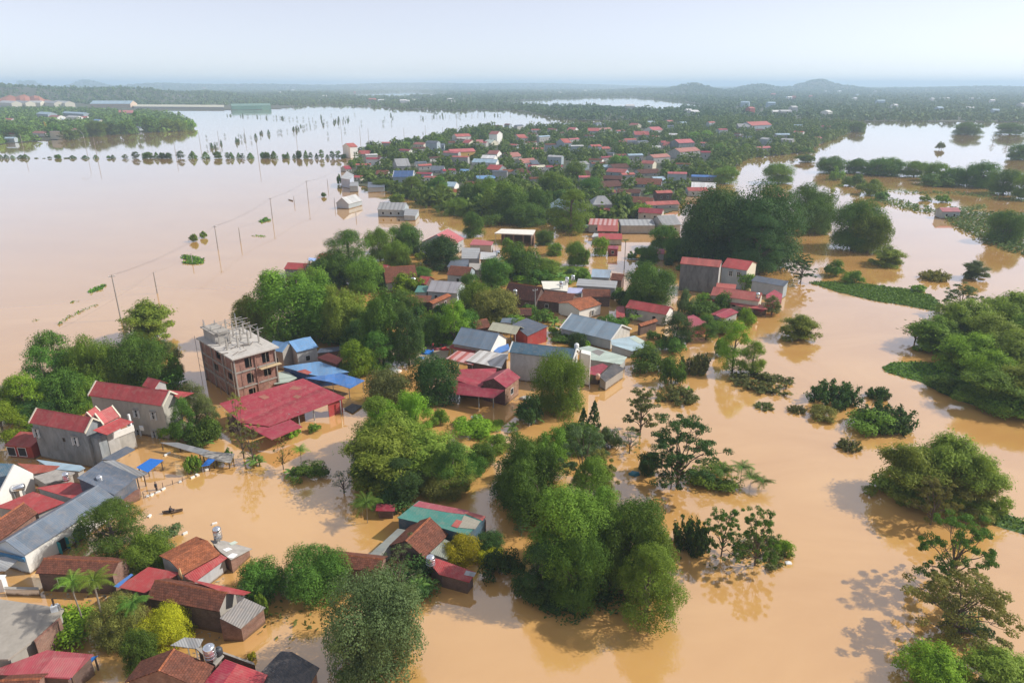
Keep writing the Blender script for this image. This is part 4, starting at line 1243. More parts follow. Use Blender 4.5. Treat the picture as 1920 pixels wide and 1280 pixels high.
shed('grey green lean-to right of the steep tiled house', [(838, 1048), (806, 1036), (834, 1010), (856, 1020)], [2.2, 2.8, 2.8], metal((.20, .22, .18), None, .6), PGREY)
h = shed('small bright red tin shed beside the steel tank', [(880, 1091), (823, 1076), (796, 1043), (822, 1047), (892, 1072)], [2.0, 2.2, 2.7], m_red, BRICKD, panels=[([(870, 1077), (874, 1069), (893, 1073), (889, 1081)], m_gs)], lm='the small bright red shed')
tank('steel water tank beside the small bright red shed', 808, 1062, 2.2, 1.15, 1.5, stand=.2)
house('brown tiled roof half hidden by dark round trees', (610, 1061), (712, 1072), (716, 1047), 2.7, TB, BRICK, lm='the half hidden tiled roof')
shed('small maroon shed roof in the water under the bamboo', [(704, 957), (706, 944), (741, 945), (740, 958)], [1.4, 1.6, 1.6], m_mar, BRICKD)
# ------------------------------------------------------------------ the middle of the village
h = house('white two storey house with dark teal roof behind the tall green tree', (954, 660), (1075, 674), (1085, 654), ('b', 1078, 728), m_td, plaster((.50, .52, .53), .5), name='two_storey_house', trim=WHITE, gable=WHITE, lm='the white house with dark teal roof',
          wins=[('r', 1093, 692, .9, 1.5, 'shutter'), ('r', 1099, 712, .8, 1.2, 'dark'), ('r', 1085, 662, .6, .6, 'dark')])
part_block(h, 'side_tower', [(1089, 661), (1107, 666), (1108, 659), (1091, 655)], [h.ze + .6, h.ze + .6, h.ze + .6], WHITE)
tank('white water tank on the roof of the white two storey house', 1081, 655, h.ze + .6, 1.0, 1.2, stand=.1, mat=FRAMEW)
h = house('red roofed house with front gable and long red awning under the white house', (949, 727), (976, 707), (953, 690), 4.0, m_mar, BRICKO, lm='the red gabled house', gable=metal((.10, .03, .035)))
part_slab(h, 'side_roof', [(854, 712), (861, 692), (931, 690), (928, 711), (897, 726)], [3.6, 4.1, 4.2], metal((.33, .03, .05)))
part_slab(h, 'awning', [(840, 733), (853, 712), (897, 725), (946, 731), (925, 746), (856, 739)], [2.6, 3.4, 3.5], m_mar)
part_block(h, 'back_wall', [(862, 722), (942, 730), (944, 724), (864, 716)], [2.6, 2.6, 2.6], BRICKD)
for q in ((858, 757), (898, 764), (925, 764)): part_post(h, *q, 0, 2.5, .08, 'post', IRON)
house('house with pale slate roof and white gable beside the yard', (848, 644), (920, 657), (936, 625), 3.6, m_bg, PGREY, gable=WHITE, lm='the pale slate house')
shed('bright blue tin lean-to beside the white gable', [(936, 662), (920, 656), (953, 644), (956, 655)], [2.6, 2.9, 3.0], m_blue, PGREY)
house('cream roofed open hall behind the pale slate house', (915, 618), (967, 627), (982, 612), 3.6, m_cream, WHITE, name='hall', posts='iron', lm='the cream roofed hall')
house('brown tiled hut left of the cream roofed hall', (893, 617), (921, 613), (917, 597), 3.0, TB, BRICKD, name='hut', cat='hut')
shed('pale grey tin roof left of the brown tiled hut', [(857, 618), (870, 601), (889, 604), (884, 616)], [3.0, 3.4, 3.4], m_pg, PGREY)
shed('broad slate grey roof with white edge behind the cream hall', [(989, 630), (960, 608), (987, 596), (1028, 611)], [3.0, 4.0, 4.8], m_slate, metal((.4, .05, .05)), name='house', cat='house', lm='the broad slate roof')
shed('low slate roof behind the broad slate roof', [(938, 604), (942, 596), (975, 596), (962, 606)], [3.0, 3.4, 3.4], metal((.12, .17, .23)), PGREY)
house('small brown tiled store behind the broad slate roof', (968, 591), (997, 591), (992, 578), 2.6, TD, BRICKD, name='hut', cat='hut')
h = house('large pale steel blue roofed hall with stained white gable', (1050, 615), (1145, 638), (1166, 609), ('b', 1145, 658), metal((.23, .31, .38)), PBLUE, name='hall', gable=plaster((.6, .58, .53), .6), trim=WHITE, lm='the large pale blue hall')
shed('lean-to of pale blue and green sheets under the stained gable', [(1147, 646), (1145, 637), (1190, 629), (1222, 646), (1185, 658)], [2.8, 3.3, 3.3], metal((.36, .48, .54)), PBLUE, panels=[([(1180, 634), (1192, 630), (1212, 641), (1200, 645)], m_pgreen)])
shed('long pale green roof below the large pale blue hall', [(1108, 674), (1084, 652), (1104, 648), (1176, 669), (1165, 683)], [2.8, 3.2, 3.2], m_pgreen, PGREY, panels=[([(1108, 659), (1120, 655), (1134, 659), (1124, 667)], metal((.2, .19, .18)))], lm='the long pale green roof')
shed('black tin roofed shed with concrete wall at the water edge', [(1135, 716), (1123, 705), (1152, 680), (1171, 691)], [2.2, 2.7, 2.9], m_dark, CONC, lm='the black tin shed')
shed('maroon tin roof between the tower and the black shed', [(1105, 701), (1105, 688), (1130, 681), (1140, 686), (1122, 704)], [2.4, 2.7, 2.8], m_mar, BRICKD)
tank('small pink plastic tank beside the black tin shed', 1121, 711, 2.0, .9, 1.1, stand=.1, mat=plain('pink_plastic', (.55, .36, .28), .5))
shed('striped red and white tin roof above the red gabled house', [(887, 684), (836, 672), (858, 657), (902, 664)], [3.2, 3.4, 3.8], m_rs, None, posts=IRON, lm='the striped roofs')
shed('striped grey and white tin roof beside the white two storey house', [(940, 690), (873, 676), (900, 656), (953, 664)], [3.6, 3.6, 4.2], m_ws, BRICKD)
shed('narrow red tin roof under the pale slate house', [(842, 651), (848, 645), (896, 655), (884, 662)], [2.6, 2.9, 2.9], metal((.36, .05, .045)), None, posts=IRON)
h = house('small pale house with brown tiled roof and red fascia', (1087, 582), (1129, 570), (1108, 556), 3.2, TO, WHITE, lm='the small pale house with brown tiles', wins=[('f', 1110, 587, .9, 1.3, 'casement')])
house('red roofed grey long house beside the small pale house', (1172, 576), (1249, 590), (1264, 575), 3.4, m_red, PGREY, gable=WHITE, name='long_house', lm='the red roofed long house')
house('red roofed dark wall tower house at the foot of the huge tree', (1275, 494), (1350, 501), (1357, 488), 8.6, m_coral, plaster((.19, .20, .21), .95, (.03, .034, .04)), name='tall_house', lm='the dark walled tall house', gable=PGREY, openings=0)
h = house('grey house with red roof behind the dark walled tall house', (1352, 500), (1401, 507), (1412, 490), 6.6, m_red, PBLUE, name='two_storey_house', wins=[('f', 1370, 513, 1.2, 1.6, 'casement'), ('f', 1385, 515, 1.2, 1.6, 'casement')], gable=CREAMW)
house('grey shed with dark slate roof at the river side', (1408, 526), (1470, 537), (1472, 527), 4.0, m_slate, PBLUE, mono=True, name='shed', cat='shed', lm='the riverside slate shed')
house('long coral red roofed house with tank below the tall house', (1332, 553), (1424, 565), (1433, 549), 4.0, m_coral, CREAMW, lm='the long coral red house')
shed('small coral red roof behind the long coral red house', [(1342, 540), (1344, 530), (1381, 533), (1379, 542)], [4.0, 4.3, 4.3], m_coral, CREAMW)
shed('maroon tin lean-to along the front of the long coral house', [(1311, 563), (1316, 553), (1357, 556), (1352, 564)], [2.6, 3.0, 3.0], m_red, BRICKD)
shed('sagging maroon tin awning under the long coral house', [(1352, 565), (1360, 557), (1423, 569), (1440, 580), (1400, 577)], [2.6, 3.0, 2.8], metal((.33, .06, .06)), None, posts=TIMBER)
shed('maroon tin hut under the awning near the water', [(1412, 579), (1410, 572), (1440, 577), (1428, 584)], [1.8, 2.2, 2.0], m_mar, BRICKD)
tank('steel water tank on the long coral red house', 1420, 560, 4.6, 1.1, 1.5, stand=.2)
house('small house with grey and maroon roof halves among bushes', (1356, 598), (1385, 585), (1371, 578), 2.8, m_mar, PGREY, lm='the grey and maroon roofed house')
shed('maroon hip roof hut beside the riverside slate shed', [(1437, 568), (1436, 553), (1452, 543), (1467, 551), (1465, 569)], [2.4, 3.2, 3.6], metal((.30, .03, .055)), metal((.28, .03, .05)))
shed('maroon roofed shed with red wall behind the dark round tree', [(1292, 616), (1289, 593), (1300, 590), (1328, 605)], [2.6, 3.2, 3.3], metal((.32, .055, .08)), metal((.3, .035, .05)), lm='the maroon shed by the water')
house('broken orange tiled shed between the halls', (1202, 612), (1234, 602), (1230, 597), 2.6, TO, BRICKD, name='hut', cat='hut')
shed('red iron gate panel beside the red roofed long house', [(1155, 595), (1156, 575), (1171, 573), (1172, 596)], [2.0, 2.2, 2.2], metal((.30, .03, .03)), BRICKD)
# --- second row
house('long dark brown tiled row behind the yard trees', (943, 556), (1005, 566), (1016, 538), 3.0, TD, BRICKD, name='long_house', lm='the long dark tiled row')
house('brown tiled house in the middle of the tiled row', (1006, 563), (1070, 570), (1078, 551), 3.0, TB, BRICKD, name='long_house')
house('brown tiled house at the end of the tiled row, below striped tin', (1092, 556), (1145, 557), (1160, 543), 3.0, TB, BRICKD, name='long_house')
shed('white flat concrete terrace with tanks behind the tiled row', [(1019, 541), (1015, 527), (1066, 527), (1064, 546)], [3.6, 3.6, 3.6], plaster((.68, .66, .58), .1), PGREY, name='house', cat='house', th=.2, lm='the white terrace with tanks')
for k, q in enumerate(((1052, 541), (1063, 533), (1074, 529), (966, 557))):
    tank(['steel tank at the near corner of the white terrace', 'steel tank in the middle of the white terrace', 'steel tank at the far edge of the white terrace', 'pale tank on a post before the dark tiled row'][k], *q, 3.6, 1.2, 1.6, stand=.6)
shed('pale violet tin roof beside the white terrace', [(1063, 550), (1066, 539), (1094, 540), (1091, 550)], [3.0, 3.3, 3.3], metal((.38, .40, .58)), PGREY)
shed('tin roof striped grey and white above the brown tiled row', [(1080, 535), (1084, 522), (1158, 527), (1155, 540)], [3.6, 4.0, 4.0], m_gs, PGREY, lm='the grey striped roof')
h = house('small house with pale blue roof behind the grey striped roof', (1108, 519), (1143, 521), (1153, 506), 4.6, metal((.36, .46, .56)), PGREY, name='house')
house('brown tiled roof right of the pale blue roofed house', (1144, 524), (1166, 526), (1168, 514), 3.4, TB, BRICKD)
house('red roofed house beside the long grass and banana plants', (699, 511), (716, 513), (717, 497), 3.0, m_red, PGREY)
house('brown tiled long house behind the banana plants', (716, 512), (774, 508), (778, 497), 3.0, TB, PGREY, name='long_house', lm='the tiled long house by the bananas')
house('bright red small roof beside the steel tank in the trees', (780, 531), (799, 533), (800, 519), 3.0, m_red, BRICKD, lm='the bright red small roof')
tank('steel tank lying beside the bright red small roof', 775, 529, 3.0, 1.3, 1.6, flat=True, stand=.2)
house('house with grey striped tin roof and white wall', (800, 546), (857, 550), (860, 529), 3.4, metal((.30, .29, .31), (.36, .35, .37)), PBLUE, lm='the grey tin house')
shed('green tin roof left of the grey tin house', [(777, 548), (784, 535), (806, 536), (800, 548)], [3.0, 3.4, 3.4], m_teal, PBLUE)
house('orange tiled gable house with dark wall by the round trees', (812, 570), (847, 554), (840, 550), 3.0, TO, BRICKD, lm='the orange tiled gable house')
shed('brown tiled roof behind the orange tiled gable house', [(773, 568), (778, 553), (810, 554), (806, 566)], [2.6, 3.2, 3.2], TB, BRICKD)
shed('small red tin roof left of the orange tiled gable house', [(747, 564), (752, 556), (776, 560), (772, 567)], [2.6, 2.9, 2.9], m_red, BRICKD)
house('brown tiled house with white patches beside the grey sheds', (837, 515), (878, 518), (879, 501), 3.2, TB, PBLUE)
shed('grey striped long shed left of the terrace house', [(865, 485), (866, 464), (900, 465), (899, 485)], [3.2, 4.2, 4.2], m_gs, PGREY, lm='the grey striped long shed')
shed('dark tin roof in front of the grey striped long shed', [(838, 500), (846, 487), (879, 487), (878, 501)], [2.6, 3.2, 3.2], m_slate, PGREY)
shed('white and grey flat roofed house with rooftop clutter', [(900, 486), (901, 472), (932, 474), (930, 486)], [4.0, 4.2, 4.2], m_pg, BRICK, name='house', cat='house')
shed('concrete roofed small house with a dish', [(879, 506), (880, 493), (904, 494), (903, 506)], [3.4, 3.4, 3.4], m_cem, CONC, name='house', cat='house', th=.2)
tank('steel tank on the flat roofed house with clutter', 934, 480, 4.2, 1.5, 1.5, stand=.2)
shed('pink tin roof beside the unfinished white terrace', [(880, 459), (888, 448), (926, 453), (922, 460)], [3.0, 3.4, 3.4], m_pink, PGREY)
h = house('red gabled house with grey wall at the flood channel', (851, 459), (871, 447), (858, 429), 4.4, m_pink, PGREY, lm='the red gabled house at the channel', gable=PBLUE)
shed('red tin roof left of the gabled house at the channel', [(823, 449), (824, 439), (848, 440), (838, 450)], [3.0, 3.3, 3.3], m_red, PGREY)
# flat roofed shell with open bays
h = shed('unfinished flat roofed house with white slab and open bays', [(927, 437), (940, 429), (1004, 431), (999, 440)], [4.4, 4.4, 4.4], plaster((.70, .68, .62), .2), None, name='house', cat='house', th=.35, lm='the white slab house', posts=plaster((.42, .40, .36), .4))
part_block(h, 'side_wall', [(996, 443), (1003, 435), (1002, 434), (995, 441)], [4.0, 4.0, 4.0], BRICK)
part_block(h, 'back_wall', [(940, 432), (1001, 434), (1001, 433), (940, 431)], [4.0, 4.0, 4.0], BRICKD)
for q in ((945, 455), (963, 456), (981, 457)): part_post(h, *q, 0, 4.0, .3, 'pier', BRICK)
# --- group by the channel: striped and red sheds
house('red and white striped long roof by the flood channel', (1103, 421), (1158, 423), (1160, 411), 3.6, m_rs, PGREY, mono=True, name='shed', cat='shed', lm='the red striped shed')
house('red tin roof directly below the striped long roof', (1120, 433), (1159, 434), (1159, 423), 2.8, m_coral, BRICKD, mono=True, name='shed', cat='shed')
house('grey striped long barn beside the red striped roof', (1164, 423), (1229, 423), (1230, 411), 3.6, m_gs, PGREY, mono=True, name='barn', cat='barn', lm='the grey striped barn')
house('red roofed low shed standing in the channel', (1122, 448), (1167, 449), (1167, 438), 2.4, m_red, PGREY, mono=True, name='shed', cat='shed', lm='the low red shed in the channel')
house('small grey roof left of the low red shed', (1109, 444), (1122, 445), (1122, 438), 2.2, m_pg, PGREY, mono=True, name='shed', cat='shed')
house('maroon box shed standing alone in the channel', (1139, 466), (1159, 467), (1160, 461), 2.8, metal((.34, .06, .11)), metal((.22, .02, .035)), mono=True, name='shed', cat='shed', lm='the maroon box shed')
house('maroon roofed grey shed near the dark walled tall house', (1200, 474), (1246, 476), (1246, 467), 2.6, metal((.30, .03, .06)), PGREY, mono=True, name='shed', cat='shed')
shed('grey concrete tank ring beside the striped roof', [(1092, 428), (1094, 422), (1118, 422), (1121, 428)], [1.6, 1.6, 1.6], plaster((.30, .38, .36), .2), CONC)
house('grey hipped roof house with red lower awning', (1111, 384), (1149, 384), (1140, 367), 5.0, m_grey, PGREY, hip=True, lm='the grey hipped house')
shed('red awning of the grey hipped house', [(1121, 396), (1123, 389), (1148, 390), (1147, 396)], [3.2, 3.4, 3.4], m_red, BRICKD)
house('small dark house with pale green roof edge in trees', (1022, 388), (1045, 396), (1030, 379), 4.0, m_pb, PDARK)
house('maroon roofed house left of the huge dark tree', (1196, 398), (1241, 401), (1251, 392), 3.6, m_mar, PGREY)
house('coral roofed house beside the maroon roof', (1199, 400), (1225, 400), (1213, 390), 3.2, m_coral, PGREY)
house('grey roofed house under the huge dark tree', (1243, 423), (1278, 421), (1285, 403), 4.0, m_grey, PGREY)
# --- edge of the lake
shed('tall narrow grey house at the lake edge', [(656, 337), (638, 334), (650, 321), (664, 328)], [5.5, 5.5, 7.5], m_pg, plaster((.42, .46, .55), .2), name='tall_house', cat='house', lm='the tall grey lake house')
shed('low grey annex of the tall lake house', [(655, 349), (657, 341), (672, 341), (671, 349)], [3.6, 3.8, 3.8], m_grey, PBLUE)
house('grey gabled barn standing alone in the lake', (654, 383), (680, 376), (667, 364), 2.6, m_pg, PBLUE, name='barn', cat='barn', lm='the lone grey barn', gable=plaster((.38, .42, .48), .2))
h = house('long grey house with tin roof in the flood', (707, 393), (757, 394), (758, 380), 3.4, m_gs, PBLUE, name='long_house', lm='the long grey flooded house')
shed('grey side wing of the long flooded house', [(757, 404), (759, 391), (786, 393), (779, 405)], [2.6, 3.4, 3.0], m_grey, PBLUE)
house('blue roofed white house near the lake edge', (736, 332), (774, 332), (773, 320), 5.0, metal((.035, .10, .25)), PBLUE, trim=WHITE, lm='the dark blue roofed house')
house('grey flat shed behind the blue roofed white house', (744, 312), (770, 311), (772, 297), 4.0, m_grey, PGREY)
shed('half sunk grey barn beside the tall lake house', [(689, 352), (690, 341), (722, 344), (721, 351)], [3.0, 3.4, 3.2], m_slate, PBLUE)
house('red roof at the near lake shore under round trees', (532, 504), (570, 506), (570, 494), 2.8, m_red, PDARK, lm='the red roofs at the lake shore')
house('coral roof beside the tall dark trees at the lake shore', (594, 485), (622, 486), (620, 476), 3.0, m_coral, PGREY)
shed('faded red roof at the lake shore', [(566, 507), (568, 495), (595, 497), (590, 506)], [2.6, 3.0, 3.0], m_pink, PGREY)
shed('small coral roof end at the lake shore', [(594, 504), (598, 496), (614, 497), (607, 504)], [2.6, 3.0, 3.0], m_coral, PGREY)
shed('blue and white tarpaulin over the shore shed', [(578, 488), (579, 483), (594, 484), (590, 490)], [3.0, 3.0, 3.0], plain('pale_blue_sheet', (.3, .42, .7), .5), None, name='tarpaulin', cat='tarpaulin', mesh_name='tarpaulin', posts=TIMBER)
house('maroon roofed shed among crops beyond the river', (1767, 397), (1802, 397), (1802, 389), 3.4, metal((.30, .06, .08)), PBLUE, name='shed', cat='shed', lm='the lone shed among the crops')
shed('white walled house end behind the huge dark tree', [(1458, 369), (1460, 362), (1479, 364), (1478, 371)], [5, 5.4, 5.4], m_coral, PBLUE, name='house', cat='house', zb=-.5)

# ------------------------------------------------------------------ the far half of the village: front eave x0..x1 at row ye, ridge row yr, foot row yb
def fh(label, x0, x1, yr, ye, yb, roof, wall, group=None, lm=None, **kw):
    ze = max(2.2, hgt(W((x0 + x1) / 2, yb), ye))
    k_ = int(x0 * 7 + ye * 3) % 5
    if roof is m_coral: roof = metal([(.38, .085, .07), (.30, .07, .06), (.36, .14, .11), (.26, .085, .07), (.33, .06, .055)][k_])
    if wall is PGREY and k_ in (1, 3): wall = CREAMW if k_ == 1 else WHITE
    tl = [(-.5), .7, -.9, .4, 0][k_] * (x1 - x0) / 24
    return house(label, (x0, ye - tl), (x1, ye + tl), yr + tl, ze, roof, wall, group=group, lm=lm, oh=.3, cap=False, openings=kw.pop('openings', 2), **kw)
FARH = [
 ('red roof in front of the grey walled house, far right of the village', 1275, 1314, 277, 284, 297, m_coral, PGREY), ('broad pink roofed hall on the far right of the village', 1273, 1303, 261, 268, 280, m_pink, PDARK),
 ('coral roof left of the broad pink hall', 1260, 1275, 266, 270, 276, m_coral, PGREY), ('small coral gable roof in the far right trees', 1241, 1252, 266, 273, 279, m_coral, PGREY),
 ('coral roof over grey wall near the riverside trees', 1226, 1258, 289, 295, 306, m_coral, PGREY), ('red roofed tall pale house in the middle distance', 1200, 1224, 301, 307, 318, m_coral, PGREY),
 ('coral roof of a low house among the dark tiles', 1136, 1172, 316, 323, 331, m_coral, PBLUE), ('white walled house with flat grey roof in far trees', 1075, 1106, 303, 309, 320, m_grey, PBLUE),
 ('red roof at the centre of the far village', 981, 1009, 297, 305, 313, m_coral, PGREY), ('dark red roof over dark gable', 911, 935, 309, 318, 325, m_red, PDARK), ('coral roof beside round far trees', 913, 932, 282, 289, 295, m_coral, PGREY),
 ('yellow walled school with long pink roof', 845, 892, 279, 285, 296, m_pink, PYEL), ('pale blue long tin roof in the far village', 884, 930, 298, 305, 309, m_pb, PGREY), ('white tin roof above the pale blue roof', 901, 926, 291, 297, 300, m_white, PGREY),
 ('blue tin roof between far trees', 860, 878, 317, 321, 326, m_sky, PGREY), ('long blue tin roof behind bamboo', 895, 930, 329, 335, 340, m_sky, PGREY), ('brown tiled long roof near the lake edge', 704, 727, 319, 327, 333, TB, PGREY),
 ('maroon roof on the lake edge of the village', 648, 660, 311, 317, 321, m_mar, PGREY), ('red low roof beside the tall grey lake house', 661, 676, 329, 333, 337, m_red, PGREY), ('coral roof cluster beside the white tower', 671, 693, 282, 289, 294, m_coral, PGREY),
 ('grey three storey house with balconies in the far village', 797, 819, 264, 268, 289, m_slate, PBLUE), ('red roofed house left of the grey tall house', 774, 794, 267, 271, 279, metal((.3, .09, .07)), PGREY), ('grey house right of the grey tall house', 820, 833, 269, 273, 283, m_slate, PBLUE),
 ('red roofed white villa beneath the far big tree', 856, 884, 251, 256, 264, m_coral, WHITE), ('red turret house next to the far big tree', 916, 932, 246, 252, 272, m_coral, PGREY), ('coral roof right of the far big tree', 974, 990, 252, 259, 265, m_coral, PGREY),
 ('red pavilion roof in front of the white villa', 866, 879, 262, 268, 273, m_red, PGREY), ('pale green roof in front of the turret house', 906, 921, 262, 268, 274, m_pgreen, PGREY), ('pink roof on the far edge near the water', 1063, 1077, 239, 244, 248, m_pink, PGREY),
 ('coral roofed pair on the far water edge', 1103, 1124, 240, 246, 252, m_coral, PBLUE), ('long coral roof on the far water edge', 1124, 1148, 240, 243, 248, m_coral, PGREY), ('red roofed island house by the far water', 1178, 1192, 231, 235, 241, m_coral, PGREY),
 ('striped pink roof in the far right trees', 1224, 1244, 238, 244, 249, m_pink, WHITE), ('wide coral roof amid far dark trees', 1190, 1218, 246, 253, 258, m_coral, PGREY), ('grey walled house with small coral roof', 1110, 1129, 271, 275, 285, m_coral, PBLUE), ('coral annex beside the grey walled house', 1129, 1145, 275, 279, 284, m_coral, PGREY),
 ('coral roofed narrow house among far palms', 1058, 1072, 260, 268, 284, m_coral, PBLUE), ('white tin roof in the far right', 1252, 1268, 250, 253, 257, m_white, PGREY), ('pale grey roof left of the far pink hall', 1224, 1240, 273, 277, 280, m_pg, PGREY), ('large red hall by the far right shore', 1410, 1448, 228, 235, 243, m_coral, PBLUE),
 ('pale blue long roof by the far right shore', 1455, 1482, 250, 253, 259, m_pb, PGREY), ('grey roof near the far red hall', 1385, 1410, 232, 238, 244, m_grey, PGREY), ('dark tiled row right of the low coral roof', 1150, 1182, 307, 315, 321, TD, PGREY),
 ('dark tiled roof in the packed middle rows', 1131, 1170, 339, 350, 355, TD, PDARK), ('coral patched tiled roof in the packed rows', 1190, 1240, 334, 346, 352, TB, PBLUE), ('dark tiled roof under the low coral house', 1130, 1165, 329, 336, 341, TD, BRICKD),
 ('dark tiled long roof in the packed rows', 1200, 1240, 317, 325, 330, TD, PGREY), ('pale blue roofed house end in the packed rows', 1228, 1250, 331, 338, 345, m_pb, PBLUE), ('coral roofed blue walled house near the huge tree', 1290, 1328, 351, 358, 369, m_coral, PBLUE),
 ('white tin roof near the huge tree', 1296, 1343, 342, 352, 356, m_white, PGREY), ('blue roof over an open frame near the huge tree', 1296, 1344, 328, 332, 341, m_blue, PDARK), ('coral roof at the lower packed rows', 1214, 1275, 377, 384, 390, m_coral, PGREY), ('brown tiled roof at the lower packed rows', 1180, 1222, 370, 382, 386, TB, BRICKD),
 ('orange tiled roof in the lower packed rows', 1180, 1216, 369, 372, 375, TO, BRICKD), ('dark brown roof in the lower packed rows', 1156, 1200, 354, 362, 367, TD, PDARK), ('pink small roof in the packed rows', 1168, 1182, 361, 364, 368, m_pink, PGREY), ('coral small roof left in the packed rows', 1148, 1155, 356, 361, 365, m_coral, PGREY),
 ('reddish brown roof on the left of the packed rows', 1110, 1131, 344, 353, 360, TB, PGREY), ('red roofed brick house in the packed rows', 1232, 1262, 357, 362, 378, m_coral, BRICKD), ('dark gable house far left of the centre', 976, 996, 316, 325, 333, TD, PGREY), ('maroon low roof beside the dark gable house', 990, 1010, 309, 313, 317, m_mar, PGREY),
 ('white gable end house among trees', 834, 852, 341, 350, 357, m_pb, WHITE), ('brown tiled roof below the white gable end', 835, 858, 354, 362, 367, TO, PGREY), ('grey gable roofs in the far left trees', 807, 832, 311, 320, 326, m_slate, PGREY), ('brown roof in the far left centre', 870, 900, 340, 346, 350, TB, PGREY),
 ('coral tiled roof in the far centre', 955, 980, 286, 294, 298, m_coral, PGREY), ('grey tiled gable in the far centre', 998, 1012, 300, 308, 312, m_slate, PGREY), ('orange roof stretch in the far centre', 940, 968, 318, 322, 326, TO, PGREY), ('pale roof in far centre trees', 1000, 1025, 310, 314, 318, m_cream, PGREY),
 ('brown roofs under the flat roofed white house', 1075, 1110, 321, 330, 334, TD, PGREY), ('pale blue roof near dark tiles', 1131, 1150, 309, 314, 318, m_pb, PGREY), ('red small tower roof in far trees', 1240, 1250, 264, 268, 275, m_coral, PGREY)]
for t in FARH: fh(*t)
house('white tower house with red roof at the far lake corner', (656, 276), (671, 275), 268, 9.5, m_coral, WHITE, name='tall_house', lm='the white tower house')
shed('tall white house end with dark window near the school', [(893, 268), (893, 262), (906, 262), (906, 268)], [9, 9, 9], m_coral, WHITE, name='house', cat='house')
# unnamed small roofs between the trees at the far end
k = 0
rh = random.Random(21)
while k < 74:
    x, y = rh.uniform(680, 1560), rh.uniform(231, 345)
    if not inpoly(x, y, VILL) or any(min(p[0] for p in q) - 5 < x < max(p[0] for p in q) + 5 and min(p[1] for p in q) - 3 < y < max(p[1] for p in q) + 4 for q in FOOT): continue
    if x > 1300 and rh.random() < .75: continue
    g = W(x, y); w = rh.uniform(7, 13) * F / depth(g)
    r = rh.choice([m_coral, m_coral, TB, TD, m_pb, m_slate, m_pink, m_mar, m_pg])
    hh = rh.choice([3, 3, 3.4, 6])
    ye = pix((g.x, g.y, hh))[1]
    hs = house('small weathered roof half hidden by trees at the far end of the village', (x - w / 2, ye + rh.uniform(-1.6, 1.6)), (x + w / 2, ye), ye - rh.uniform(3.2, 5.5) * 250 / depth(g) - 1, hh, r, rh.choice([PGREY, PBLUE, WHITE, PGREY]), group='far village roofs', cap=False)
    k += 1
# beyond the lake
h = house('long grey factory hall with orange end on the far left shore', (168, 195), (244, 195), 189, 10, m_pb, plaster((.55, .42, .32), .2), name='factory', cat='factory', lm='the long factory hall')
shed('orange framed factory annex near the far left shore', [(222, 212), (222, 207), (250, 207), (250, 212)], [9, 11, 11], m_coral, PGREY, name='factory', cat='factory')
house('green netted long building on the far lake shore', (434, 199), (508, 198), 194, 9, metal((.10, .22, .19)), metal((.07, .26, .21)), name='factory', cat='factory')
shed('long pale warehouse row behind the lake', [(250, 200), (250, 196), (420, 197), (420, 201)], [5, 6, 6], m_cream, PGREY, name='factory', cat='factory')
for i, (x, w, yr, ye, yb, r, wl) in enumerate([(20, 22, 249, 252, 262, m_coral, CREAMW), (72, 26, 246, 250, 256, m_coral, PGREY), (104, 24, 246, 248, 262, metal((.2, .15, .12)), CREAMW), (14, 24, 257, 260, 268, m_pb, PBLUE), (78, 22, 210, 214, 222, m_pb, PBLUE), (136, 40, 210, 213, 218, m_pb, PBLUE), (98, 18, 216, 220, 227, m_coral, WHITE), (112, 12, 221, 224, 227, m_sky, WHITE), (133, 20, 217, 220, 227, m_pg, WHITE), (155, 14, 218, 221, 225, m_coral, WHITE), (180, 12, 224, 226, 229, m_sky, PGREY), (14, 14, 222, 225, 229, m_coral, PGREY), (140, 16, 241, 244, 250, m_coral, WHITE), (268, 14, 237, 240, 245, m_slate, PBLUE)]):
    fh(['coral roofed house at the far left shore edge', 'red roofed low house on the left shore', 'unpainted two storey house on the left shore', 'pale blue house cut by the left edge', 'pale blue block above the left shore trees', 'long pale blue shed above the left shore trees', 'coral roofed white house on the left shore', 'little blue roof on the left shore', 'white block in the left shore trees', 'little coral roof on the left shore', 'tiny blue roof at the end of the shore', 'red roof deep in the left shore trees', 'white house with coral roof at the left water edge', 'slate house near the tip of the left shore'][i], x - w / 2, x + w / 2, yr, ye, yb, r, wl, openings=1)
k = 0
while k < 80:
    x, y = rh.uniform(-10, 1930), 168 + 55 * rh.random() ** 1.4
    if not inpoly(x, y, FARLAND) or any(inpoly(x, y, q) for q in HOLES) or (x < 340 and y > 185): continue
    g = W(x, y); d = g.y
    w = rh.uniform(7, 20) * (1 + d / 9000); z0 = hf(x, d)
    mb = MB(); hh = rh.uniform(7, 14) + z0; t = rh.uniform(5, 9)
    mb.box(-w / 2, w / 2, -t, t, z0 - 1, hh).extrude_x([(-t - .5, hh), (t + .5, hh), (0, hh + 3)], -w / 2, w / 2)
    o = mb.build('far_house', rh.choice([m_white, m_white, WHITE, m_coral, m_pb, m_pg]))
    o.location = (g.x, g.y, 0); o.rotation_euler = (0, 0, rh.uniform(-.5, .5))
    tag(o, 'tiny pale building among the hazy woods of the far plain', 'house', 'far buildings in the hazy woods')
    k += 1
